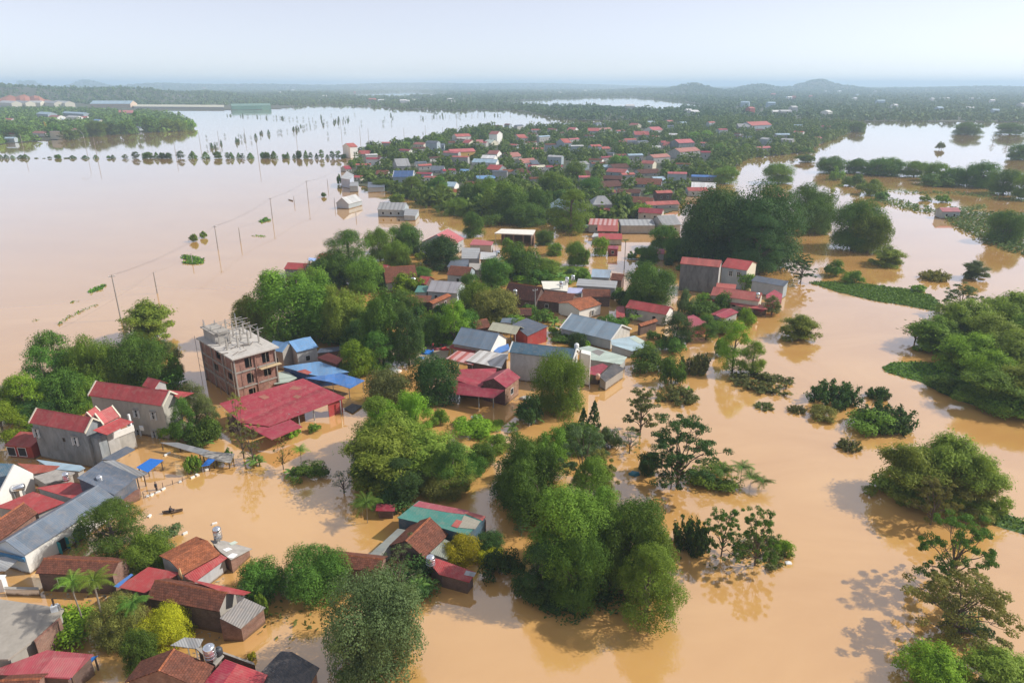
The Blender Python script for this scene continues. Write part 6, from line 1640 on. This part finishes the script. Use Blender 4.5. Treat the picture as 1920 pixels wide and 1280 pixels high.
weed('water_hyacinth', 'green weed raft caught at a pole in the lake', rough([(338, 484), (345, 478), (362, 480), (383, 485), (382, 494), (362, 496), (340, 493), (352, 488)], 3, 1), 5, .34, .5, HY_)
weed('water_hyacinth', 'thin weed raft left of the lake poles', rough([(163, 548), (180, 538), (200, 533), (193, 542), (170, 550)], 3, 1), 6, .3, .4, HY_)
weed('water_hyacinth', 'weed raft near the middle lake pole', rough([(484, 415), (498, 408), (509, 413), (490, 418)], 3, .8), 3, .4, .6, HY_)
weed('drifting_weed', 'thin lines of weed drifting on the lake', [(106, 608), (125, 594), (150, 582), (184, 569), (183, 573), (152, 586), (128, 598), (110, 612)], 3.5, .25, .25, HY_, False)
weed('drifting_weed', 'short streak of drifting weed on the lake', [(60, 601), (72, 597), (74, 600), (63, 604)], 3, .25, .2, HY_, False)
weed('drifting_weed', 'streak of weed near the lake poles', [(470, 441), (500, 442), (498, 445), (475, 444)], 2.5, .3, .25, HY_, False)
weed('drifting_weed', 'streak of weed behind the lake poles', [(130, 565), (148, 563), (147, 567), (133, 568)], 3, .25, .2, HY_, False)
weed('crops', 'flooded leafy crop field across the river', rough([(1765, 408), (1800, 398), (1860, 401), (1940, 405), (1940, 485), (1880, 470), (1830, 447), (1790, 425)], 3, 3), 1.6, .62, 1.5, CROP, False)
weed('crops', 'flooded crop strip on the river bank', rough([(1640, 372), (1690, 376), (1755, 394), (1850, 385), (1850, 392), (1760, 404), (1700, 394), (1660, 384)], 3, 3), 1.0, .6, 1.2, CROP, False)
weed('crops', 'thin flooded hedge lines behind the river bank', rough([(1655, 357), (1720, 360), (1800, 362), (1920, 376), (1920, 380), (1800, 366), (1700, 363)], 3, 1.5), .7, .6, 1.2, CROP, False)
weed('floating_leaves', 'drowned garden plants showing above the pond', [(490, 1130), (560, 1120), (625, 1135), (610, 1170), (560, 1215), (500, 1210), (470, 1180)], .9, .26, .35, LEAF['dull'], False)
weed('floating_leaves', 'flotsam along the black shed shore', [(1110, 726), (1180, 690), (1230, 712), (1225, 720), (1180, 702), (1125, 735)], .8, .25, .3, LEAF['dull'], False)
weed('floating_leaves', 'flotsam around the layered trees', [(1250, 1040), (1480, 1040), (1490, 1060), (1350, 1075), (1260, 1055)], .8, .25, .3, LEAF['dull'], False)
weed('undergrowth', 'tangled greenery between the houses of the left bank', [(60, 740), (160, 720), (340, 700), (400, 800), (360, 850), (300, 830), (240, 720), (150, 760), (60, 800)], 1.3, .34, 1.6, LEAF['deep'], False)
weed('undergrowth', 'tangled greenery under the grove by the lake', [(500, 600), (620, 650), (700, 690), (800, 670), (830, 600), (780, 540), (700, 520), (600, 600)], .9, .4, 2.0, LEAF['mid'], False)
# scraps that gathered against the walls
dv = []
for q in FOOT:
    if q[0][1] < 470: continue
    bp = [W(*q[0]), W(*q[1])]
    u_ = bp[1] - bp[0]; nn_ = Vector((u_.y, -u_.x, 0)).normalized()
    if nn_.y > 0: nn_ = -nn_
    for _ in range(int(u_.length * 5)):
        t = rnd.random(); p = bp[0] + u_ * t + nn_ * abs(rnd.gauss(-.1, .5)) + Vector((0, 0, .015 + .06 * rnd.random()))
        dv.append(p)
dv = np.array([tuple(p) for p in dv])
Nd = nrm(rng.normal(size=dv.shape) * .12 + np.array([0, 0, 1.0]))
o = put('floating_debris', np_mesh('floating_debris', quads(rng, dv, Nd, .05 + .16 * rng.random(len(dv)) ** 2, 1.6), leafmat('drift_litter', (.09, .07, .045), (.34, .30, .22), .0)))
tag(o, 'scraps of straw, leaves and litter floating against the house walls', kind='stuff')
# the dry yard
yard = [(783, 640), (800, 626), (832, 619), (850, 630), (842, 655), (838, 672), (800, 684), (776, 668)]
structure(MB().add([W(*p, .03) for p in yard], [tuple(range(len(yard)))]).build('yard_ground', plain('dusty_yard', (.36, .29, .21), .95, 0, .25, .8)))
# ------------------------------------------------------------------ poles and wires
TOPS = {}
def pole(key, px, yb, yt, label, arm=1.6, r=.16, group='utility poles in the flood'):
    b = W(px, yb); h = hgt(b, yt)
    o = thing('utility_pole', label, 'utility pole', b, 0.5, group)
    MB().tube([(0, 0, -1), (0, 0, h * .5), (0, 0, h)], [r * 1.15, r, r * .75], 8).build('post', POLEM, o)
    if arm:
        MB().box(-arm / 2, arm / 2, -.07, .07, h - .55, h - .42).build('cross_arm', IRON, o)
        for x in (-arm / 2 + .1, 0, arm / 2 - .1):
            MB().lathe([(.05, h - .42), (.09, h - .34), (.05, h - .26), (.07, h - .18), (.02, h - .12)], 8, (x, 0, 0)).build('insulator', FRAMEW, o)
    TOPS[key] = (b + Vector((0, 0, h - .15)), arm)
    return o
def wire(a, b, label, n=3, sag=.035):
    (p, w0), (q, w1) = TOPS[a], TOPS[b]
    mb = MB(); d = (q - p); s = Vector((math.cos(.5), math.sin(.5), 0))
    for k in range(n):
        off = s * ((k - (n - 1) / 2) * min(w0 or .5, w1 or .5) * .42)
        mb.tube([p + d * t + off - Vector((0, 0, d.length * sag * 4 * t * (1 - t))) for t in [i / 10 for i in range(11)]], .013, 4)
    return tag(mb.build('power_line', plain('cable', (.03, .03, .03), .6)), label, 'cable', 'power lines over the flood')
for a in [('a', 92, 655, 628, 'nearest lake pole, half hidden behind the left bank trees'), ('b', 227, 600, 515, 'tall utility pole in the lake, nearest of the tall row'), ('c', 295, 550, 510, 'short utility pole with weed at its foot in the lake'), ('d', 361, 494, 475, 'utility pole rising from the weed raft in the lake'), ('e', 409, 468, 423, 'second tall utility pole of the lake row'),
          ('f', 451, 453, 427, 'short utility pole right of the second tall one'), ('g', 511, 410, 371, 'third tall utility pole of the lake row'), ('h', 552, 382, 368, 'short utility pole beside the stray boat'), ('i', 578, 376, 339, 'fourth tall utility pole of the lake row'), ('j', 615, 352, 336, 'short utility pole before the tall lake house'), ('k', 668, 410, 398, 'stump of a pole before the lone grey barn'), ('l', 628, 388, 371, 'thin pole left of the lone grey barn'),
          ('m', 1003, 590, 541, 'utility pole before the long dark tiled row'), ('n', 900, 345, 318, 'utility pole among the far blue roofs'), ('o', 640, 330, 310, 'utility pole at the lake corner of the village')]:
    pole(*a[:4], a[4], arm=1.6 if a[0] in 'begimo' else 0)
for q in (('b', 'e'), ('e', 'g'), ('g', 'i'), ('i', 'o')): wire(*q, 'upper power line between the %s tall lake poles' % {'b': 'first and second', 'e': 'second and third', 'g': 'third and fourth', 'i': 'last and village'}[q[0]], 3, .02)
for q in (('c', 'd'), ('d', 'f'), ('f', 'h'), ('h', 'j'), ('a', 'c')): wire(*q, 'lower power line between the %s lake poles' % {'c': 'first two short', 'd': 'weed raft and next short', 'f': 'middle short', 'h': 'last short', 'a': 'bank and first short'}[q[0]], 1, .02)
for i, (px, yb, yt) in enumerate([(46, 288, 253), (183, 298, 258), (330, 292, 262), (376, 275, 248), (411, 270, 245), (460, 262, 240), (485, 300, 258), (556, 262, 237), (640, 250, 225), (676, 265, 238), (692, 272, 240), (758, 262, 240), (798, 258, 235), (830, 255, 238), (857, 250, 215)]):
    pole('z%d' % i, px, yb, yt, 'thin distant utility pole standing in the far lake', arm=0, r=.2, group='distant utility poles in the far lake')
# street lamp with a long curved arm
b = W(164, 290); hh = hgt(b, 246)
o = thing('street_lamp', 'street lamp with a long curved arm at the left shore', 'street lamp', b)
MB().tube([(0, 0, -1), (0, 0, hh * .8)], [.22, .14], 6).build('post', IRON, o)
MB().tube([(0, 0, hh * .8)] + [(-6 * (1 - math.cos(t)), 0, hh * .8 + 5.5 * math.sin(t)) for t in (.4, .8, 1.2, 1.6, 2.0)], .12, 5).build('arm', IRON, o)
MB().box(-9.6, -8, -.3, .3, hh * .8 + 4.7, hh * .8 + 5.0).build('lamp_head', FRAMEW, o)
b = W(86, 249); hh = hgt(b, 227)
o = thing('feather_flag', 'tall yellow feather flag on the left shore', 'flag', b)
MB().tube([(0, 0, 0), (0, 0, hh)], .12, 5).build('pole', IRON, o)
MB().add([(0, 0, 2), (3.2, 0, 3), (3.4, .2, hh * .5), (2.4, 0, hh * .85), (0, 0, hh), (0, .12, 2), (3.2, .12, 3), (3.4, .32, hh * .5), (2.4, .12, hh * .85), (0, .12, hh)], [(0, 1, 2, 3, 4), (9, 8, 7, 6, 5), (0, 5, 6, 1), (1, 6, 7, 2), (2, 7, 8, 3), (3, 8, 9, 4)]).build('cloth', plain('yellow_cloth', (.75, .5, .05), .7), o)
b = W(1133, 262); hh = hgt(b, 207)
o = thing('radio_mast', 'thin lattice radio mast in the far village', 'mast', b)
mb = MB()
for k in range(3):
    t = k * 2.094
    mb.tube([(1.3 * math.cos(t), 1.3 * math.sin(t), 0), (.3 * math.cos(t), .3 * math.sin(t), hh)], .1, 4)
for z in range(0, int(hh), 3):
    f = 1.3 - z / hh
    for k in range(3):
        t, t2 = k * 2.094, (k + 1) * 2.094
        mb.tube([(f * math.cos(t), f * math.sin(t), z), ((f - .1) * math.cos(t2), (f - .1) * math.sin(t2), z + 3)], .06, 4)
mb.build('lattice', IRON, o)
# ------------------------------------------------------------------ palms and bananas
palm(160, 1178, 1070, 'areca palm left of the two before the tiled brick house', lm='the two tall palms', wide=1.25, var=0)
palm(203, 1196, 1066, 'areca palm right of the two before the tiled brick house', wide=1.25, var=1)
palm(264, 1192, 1116, 'areca palm shorter than the two beside the brown barn', 'deep', wide=1.2, var=2)
palm(567, 884, 835, 'small areca palm alone in the pond before the warehouse', wide=1.0)
palm(689, 980, 934, 'leaning areca palm at the edge of the bamboo shade', 'deep', wide=1.5)
palm(680, 968, 940, 'short areca palm beside the leaning one', 'deep', wide=1.3)
palm(1170, 505, 440, 'tall vine wrapped palm standing in the channel', 'dull', wide=.8, lm='the tall vine wrapped palm')
palm(1388, 908, 868, 'tallest areca palm at the tip of the layered trees', 'deep', wide=1.3)
palm(1406, 913, 890, 'middle areca palm at the tip of the layered trees', 'deep', wide=1.6)
palm(1428, 917, 898, 'lowest areca palm at the tip of the layered trees', 'deep', wide=1.9)
palm(1352, 905, 876, 'areca palm against the layered trees', 'deep', wide=1.5)
palm(742, 462, 424, 'coconut like palm among the lake shore trees', 'mid', wide=1.3)
palm(1350, 563, 540, 'small palm before the coral red house', 'mid', wide=1.4)
palm(1190, 612, 590, 'small palm before the red roofed long house', 'mid', wide=1.3)
for i, (px, yb, s) in enumerate([(962, 806, 2.3), (480, 868, 2.4), (487, 872, 2.0), (118, 1192, 3.4), (136, 1200, 3.0), (100, 1196, 2.6), (150, 1205, 2.4), (1000, 790, 2.6), (985, 772, 2.8), (975, 788, 2.4), (368, 832, 3.0), (352, 822, 3.2), (380, 838, 2.6), (780, 1112, 3.0), (800, 1108, 2.6), (770, 1098, 3.0), (690, 1272, 2.6), (655, 1282, 2.6), (745, 545, 3.4), (756, 548, 3.2),
                               (768, 545, 3.4), (750, 530, 3.4), (765, 528, 3.0), (1390, 590, 2.6), (1405, 586, 2.8), (1310, 612, 2.6), (812, 612, 3.0), (800, 604, 2.8), (1060, 612, 2.6), (1050, 620, 2.6), (1040, 610, 2.8), (715, 950, 2.8), (735, 948, 3.0), (815, 918, 2.4), (800, 922, 2.6), (548, 890, 2.0), (1290, 735, 1.8), (910, 535, 3.2), (925, 540, 3.0), (1190, 405, 4), (1205, 408, 4), (1170, 406, 4), (1150, 407, 4), (1222, 407, 4), (1190, 366, 4), (1215, 368, 4), (1110, 530, 3), (1050, 522, 3.2), (1085, 522, 3.2)]):
    banana(px, yb, s, None)
# ------------------------------------------------------------------ boats and people
def skin_body(name, pts, edges, rad, mat, parent):
    me = bpy.data.meshes.new(name)
    me.from_pydata(pts, edges, [])
    o = put(name, me, parent)
    me.materials.append(mat)
    m = o.modifiers.new('skin', 'SKIN'); s = o.modifiers.new('sub', 'SUBSURF'); s.levels = s.render_levels = 1
    for i, v in enumerate(me.skin_vertices[0].data): v.radius = (rad[i], rad[i])
    me.skin_vertices[0].data[0].use_root = True
    return o
SKIN = plain('skin', (.33, .18, .11), .6); CLOTH = plain('dark_cloth', (.03, .035, .045), .9); HAIR = plain('black_hair', (.01, .009, .008), .6)
def person(label, loc, rz, seated, shirt):
    o = thing('person', label, 'person', loc, rz)
    if seated:
        P = [(0, 0, .22), (0, .02, .45), (0, .06, .68), (0, .08, .82), (0, .1, .95), (.17, .05, .66), (.27, .2, .48), (.2, .42, .42), (-.17, .05, .66), (-.27, .2, .48), (-.14, .42, .45), (.13, .25, .34), (.14, .52, .42), (.14, .6, .05), (-.13, .25, .34), (-.14, .52, .42), (-.14, .6, .05)]
        E = [(0, 1), (1, 2), (2, 3), (3, 4), (2, 5), (5, 6), (6, 7), (2, 8), (8, 9), (9, 10), (0, 11), (11, 12), (12, 13), (0, 14), (14, 15), (15, 16)]
        Rr = [.15, .14, .15, .055, .1, .065, .045, .035, .065, .045, .035, .09, .065, .045, .09, .065, .045]
        hd = (0, .11, 1.0)
    else:
        P = [(0, 0, .55), (0, 0, .8), (0, .01, 1.05), (0, .02, 1.2), (0, .03, 1.32), (.19, 0, 1.02), (.26, .04, .78), (.24, .16, .58), (-.19, 0, 1.02), (-.26, .04, .78), (-.2, .2, .66), (.1, 0, .3), (.11, .02, -.1), (.11, 0, -.5), (-.1, 0, .3), (-.11, .02, -.1), (-.11, 0, -.5)]
        E = [(0, 1), (1, 2), (2, 3), (3, 4), (2, 5), (5, 6), (6, 7), (2, 8), (8, 9), (9, 10), (0, 11), (11, 12), (12, 13), (0, 14), (14, 15), (15, 16)]
        Rr = [.15, .14, .16, .055, .1, .065, .045, .035, .065, .045, .035, .085, .065, .05, .085, .065, .05]
        hd = (0, .04, 1.38)
    skin_body('body', P, E, Rr, SKIN, o)
    t = MB(); z0, z1 = P[0][2], P[2][2]
    t.lathe([(.2, z0 - .02), (.19, (z0 + z1) / 2), (.215, z1 + .04), (.08, z1 + .15)], 12, (0, .03, 0)).build('shirt', shirt, o, True)
    for a, b_ in ((5, 6), (8, 9)): MB().tube([P[a], P[b_]], [.085, .07], 8).build('sleeve', shirt, o, True)
    for a, b_, c in ((11, 12, 13), (14, 15, 16)): MB().tube([P[0], P[a], P[b_], P[c]], [.13, .11, .085, .06], 8).build('trouser_leg', CLOTH, o, True)
    MB().lathe([(.02, .1), (.085, .08), (.105, .02), (.1, -.03), (.06, -.04)][::-1], 10, hd).build('hair', HAIR, o, True)
    MB().lathe([(.01, .0), (.02, -.02), (.01, -.04)], 6, (hd[0], hd[1] + .09, hd[2] - .02)).build('nose', SKIN, o, True)
    return o
def boat(name, label, px, py, L, wd, rz, mat):
    o = thing(name, label, 'boat', W(px, py), rz)
    mb = MB(); n = 12; rows = []
    for i in range(n + 1):
        t = i / n * 2 - 1
        w = wd / 2 * (1 - abs(t) ** 2.6) + .02
        z = .22 + .26 * abs(t) ** 3
        rows.append([(t * L / 2, -w, z), (t * L / 2 * .97, -w * .7, z * .35 - .1), (t * L / 2 * .95, 0, -.12 + .2 * abs(t) ** 3), (t * L / 2 * .97, w * .7, z * .35 - .1), (t * L / 2, w, z), (t * L / 2, w * .86, z), (t * L / 2 * .95, 0, -.02 + .24 * abs(t) ** 3), (t * L / 2, -w * .86, z)])
    vs = [p for r in rows for p in r]; m = 8
    fs = [(i*m + k, i*m + (k+1) % m, (i+1)*m + (k+1) % m, (i+1)*m + k) for i in range(n) for k in range(m)]
    fs += [tuple(range(m)), tuple(n*m + k for k in range(m))[::-1]]
    mb.add(vs, fs).build('hull', mat, o)
    for x in (-L * .22, L * .12): MB().box(x - .1, x + .1, -wd * .36, wd * .36, .14, .18).build('thwart', TIMBER, o)
    return o
bo = boat('sampan', 'small dark sampan with one rower on the open pond', 324, 960, 2.9, .8, .22, plain('tarred_wood', (.10, .065, .04), .6))
LANDMARKS.append((324, 960, 'the sampan'))
p0 = W(320, 960)
person('person in dark clothes sitting in the sampan and holding a paddle', (p0.x, p0.y, -.02), -1.35, True, CLOTH)
MB().tube([(-.25, .2, .5), (.5, .75, .15), (.75, .95, -.1)], .025, 5).mesh('x', TIMBER)
o = thing('paddle', 'wooden paddle held over the side of the sampan', 'paddle', (p0.x, p0.y, 0), -1.35)
MB().tube([(-.2, .42, .5), (.45, .5, .25), (.9, .55, .05)], .025, 6).build('shaft', TIMBER, o); MB().box(.85, 1.25, .5, .6, -.08, .02).build('blade', TIMBER, o)
person('person standing waist deep at the fence line in dark clothes', W(294, 918), 2.6, False, CLOTH)
boat('stray_boat', 'brown boat drifting by a pole on the lake', 545, 376, 6.5, 1.6, -.9, plain('brown_boat_wood', (.16, .11, .07), .7))
boat('moored_boat', 'thin grey boat moored near the maroon roofed grey shed', 1190, 487, 5, 1.2, .1, plain('grey_boat_paint', (.25, .3, .33), .6))
# fence with foam floats
pts_ = [(270, 934), (282, 929), (295, 922), (306, 916), (324, 908), (342, 902), (353, 896), (366, 889), (378, 883), (392, 877), (408, 870), (424, 864)]
o = thing('stick_fence', 'crooked stick fence sagging across the flooded yard', 'fence', W(*pts_[0]))
f0 = W(*pts_[0])
rail = []
for i, q in enumerate(pts_):
    p = W(*q) - f0
    hh = rnd.uniform(.5, 1.3)
    MB().tube([(p.x, p.y, -.5), (p.x + rnd.uniform(-.1, .1), p.y, hh)], .05, 5).build('post', TIMBER, o)
    rail.append((p.x, p.y, .3 + rnd.uniform(-.15, .15)))
MB().tube(rail, .03, 4).build('rail', TIMBER, o)
for i, (px, py) in enumerate([(277, 931), (284, 928), (296, 923), (306, 917), (338, 904), (361, 895), (370, 891), (387, 881), (311, 853), (316, 850), (239, 950), (280, 968), (402, 982), (347, 1000)]):
    o = MB().slab([Vector((-.35, -.18, .2)), Vector((.3, -.22, .22)), Vector((.4, .1, .2)), Vector((-.2, .22, .18))], .24).build('foam_block', FOAM)
    o.location = W(px, py); o.rotation_euler = (0, 0, rnd.random() * 3)
    tag(o, 'white foam block floating along the stick fence' if i < 10 else 'white foam block adrift on the pond away from the fence', 'foam block', 'white foam blocks at the fence' if i < 10 else 'white foam blocks adrift')
# satellite dish
o = thing('satellite_dish', 'satellite dish with a painted orange glow on the red lean-to roof', 'satellite dish', W(336, 1086, 3.3), 2.2)
MB().tube([(0, 0, -.6), (0, 0, .5)], .05, 6).build('mast', IRON, o)
d = MB().lathe([(.05, 0), (.3, .04), (.55, .14), (.75, .28)], 18); d.v = [(x, -z - .05, y + .75) for x, y, z in d.v]
d.build('dish', plain('glow_tinted_dish', (.62, .45, .2), .5), o, True)  # the warm glow on the dish is put into its colour
MB().tube([(0, -.3, .1), (0, -.75, .7)], .025, 5).build('feed_arm', IRON, o)
# yard clutter: motorbikes and bundles
def motorbike():
    o = thing('motorbike', None, 'motorbike', (0, 0, 0), 0, 'motorbikes parked in the yard')
    for x in (-.6, .6):
        w_ = MB().lathe([(.2, -.05), (.3, -.05), (.3, .05), (.2, .05)], 14); w_.v = [(x + a, c, b + .3) for a, b, c in w_.v]
        w_.build('wheel', DARKP, o)
    MB().extrude_x([(-.12, .35), (.12, .35), (.1, .75), (-.1, .75)], -.45, .35).build('body', REDP, o)
    MB().extrude_x([(-.13, .75), (.13, .75), (.1, .86), (-.1, .86)], -.6, .15).build('seat', DARKP, o)
    mb = MB().tube([(.55, 0, .35), (.4, 0, 1.0)], .04, 6); mb.tube([(.4, -.33, 1.05), (.4, .33, 1.05)], .025, 6)
    mb.build('fork', IRON, o)
    return o
DARKP = plain('dark_rubber', (.03, .03, .035), .6)
mbk = motorbike()
for i, (px, py, a, t) in enumerate([(800, 633, .4, 'motorbike parked at the far side of the yard'), (808, 639, 1.2, 'motorbike parked beside the yard wall end'), (818, 646, 2.2, 'motorbike among the bundles in the yard'), (833, 641, .9, 'motorbike under the pale slate house eave'), (826, 650, 2.8, 'motorbike lying near the red tin roof'), (790, 650, 1.9, 'motorbike at the left edge of the yard')]):
    o = mbk if i == 0 else copy_tree(mbk)
    o.location = W(px, py, .04); o.rotation_euler = (0, 0, a); o['label'] = t
def bundle(label, px, py, s, mat, z=0.03):
    me = bpy.data.meshes.new('bundle'); bm = __import__('bmesh').new()
    __import__('bmesh').ops.create_icosphere(bm, subdivisions=2, radius=1)
    for v in bm.verts: v.co *= 1 + .25 * math.sin(v.co.x * 5 + px) * math.cos(v.co.y * 4 + py); v.co.z = max(v.co.z * .6, -.1)
    bm.to_mesh(me); bm.free(); me.materials.append(mat)
    o = put('tarpaulin_bundle', me); o.location = W(px, py, z); o.scale = (s, s * .7, s * .8)
    return tag(o, label, 'bundle')
bundle('blue tarpaulin over a heap at the yard front', 801, 662, 1.6, TARP)
bundle('second blue heap beside the blue tarpaulin heap', 790, 672, 1.0, plain('blue_grey_sheet', (.1, .2, .4), .6))
bundle('red heap of goods in front of the pale slate house', 833, 655, 1.2, REDP)
bundle('dark red heap of goods in the middle of the yard', 817, 655, 1.1, plain('maroon_cloth', (.2, .04, .05), .8))
bundle('white sheet heap near the water below the grove', 737, 696, 1.9, FOAM, 0)
bundle('white bundle on top of the weedy islet', 892, 783, 1.0, FOAM, .9)
bundle('white sack pile between the red awning and the tall tree', 985, 748, 1.3, plain('grey_sacks', (.4, .38, .34), .9), 0)
bundle('white rag heap at the tip of the layered trees', 1478, 1055, .5, FOAM, 0)
bundle('blue half sunk boat cover under the small dark tree', 1190, 889, 1.0, plain('teal_sheet', (.02, .16, .22), .5), 0)
person('person in a dark jacket standing on the dry yard', W(806, 632, .5), 2.0, False, CLOTH)
person('person in red standing between the goods in the yard', W(812, 652, .5), .5, False, REDP)
person('person in blue walking at the front of the yard', W(812, 664, .5), 1.2, False, TARP)
person('person in white near the white sheet heap', W(793, 660, .5), 4.0, False, FOAM)
# low wall with posts beside the bottom yard, white gate post at the left edge
h = shed('low mossy brick garden wall behind the small corrugated shelter', [(404, 1219), (402, 1215), (476, 1241), (478, 1246)], [1.2, 1.2, 1.2], CONC, BRICKD, name='garden_wall', cat='wall', inset=.02)
h = shed('low white and dark wall left of the tiled brick house', [(8, 1104), (8, 1099), (72, 1100), (72, 1105)], [1.0, 1.0, 1.0], CONC, WHITE, name='garden_wall', cat='wall', inset=.02)
o = thing('gate_post', 'white gate post at the end of the low wall', 'gate post', W(8, 1106))
MB().box(-.35, .35, -.35, .35, -.5, 1.9).build('shaft', FRAMEW, o); MB().box(-.45, .45, -.45, .45, 1.9, 2.05).build('cap', FRAMEW, o)
T('bush', 356, 373, 439, 454, 'mid', 'round bush alone in the lake, larger of two'); T('bush', 376, 389, 433, 447, 'mid', 'round bush alone in the lake, smaller of two'); T('bush', 602, 612, 361, 370, 'deep', 'little bush in the lake before the tall lake house')
T('bush', 465, 482, 1224, 1240, 'lime', 'yellow green creeper on the garden wall end')
# ------------------------------------------------------------------ wording of the remaining plant labels: look, then the nearest landmark
LOOK = {'round': 'round', 'tall': 'tall leafy', 'feather': 'soft plumed', 'bamboo': 'arching', 'open': 'layered', 'airy': 'thin sparse', 'bush': 'low', 'shoots': 'ragged drowned', 'cone': 'pointed', 'banana': 'broad leaved'}
TONE = {'deep': 'deep green', 'dark': 'dark', 'mid': 'green', 'fresh': 'bright green', 'bamboo': 'yellow green', 'olive': 'olive', 'lime': 'lime', 'grey': 'grey green', 'dull': 'dull', 'banana': 'pale'}
NOUN = {'bamboo': 'bamboo', 'bush': 'bush', 'shoots': 'shrub', 'banana': 'banana plant'}
used = {}
for o in bpy.data.objects:
    if o.parent is None and 'label' in o: used[o['label']] = used.get(o['label'], 0) + 1
todo = {}
for o, box, kind, leaf in PLANTS:
    if 'label' in o: continue
    cx, cy = (box[0] + box[2 - 1]) / 2, (box[2] + box[3]) / 2
    best = min(LANDMARKS, key=lambda q: (q[0] - cx) ** 2 + ((q[1] - cy) * 1.6) ** 2)
    dx, dy = cx - best[0], cy - best[1]
    if abs(dx) > abs(dy) * 1.7: rel = 'left of' if dx < 0 else 'right of'
    else: rel = 'behind' if dy < 0 else 'in front of'
    base = '%s %s %s %s %s' % (LOOK[kind], TONE[leaf], NOUN.get(kind, 'tree'), rel, best[2])
    todo.setdefault(base, []).append((math.hypot(dx, dy * 1.6), o))
ORD = ['nearest', 'second nearest', 'third nearest', 'fourth nearest', 'fifth nearest', 'sixth nearest', 'seventh nearest', 'eighth nearest', 'ninth nearest', 'tenth nearest', 'eleventh nearest', 'twelfth nearest']
for base, L in todo.items():
    L.sort(key=lambda q: q[0])
    for i, (d, o) in enumerate(L):
        if len(L) == 1: o['label'] = base
        elif i < 12: o['label'] = ORD[i] + ' ' + base
        else: o['label'] = 'farther ' + base; o['group'] = 'farther plants ' + base
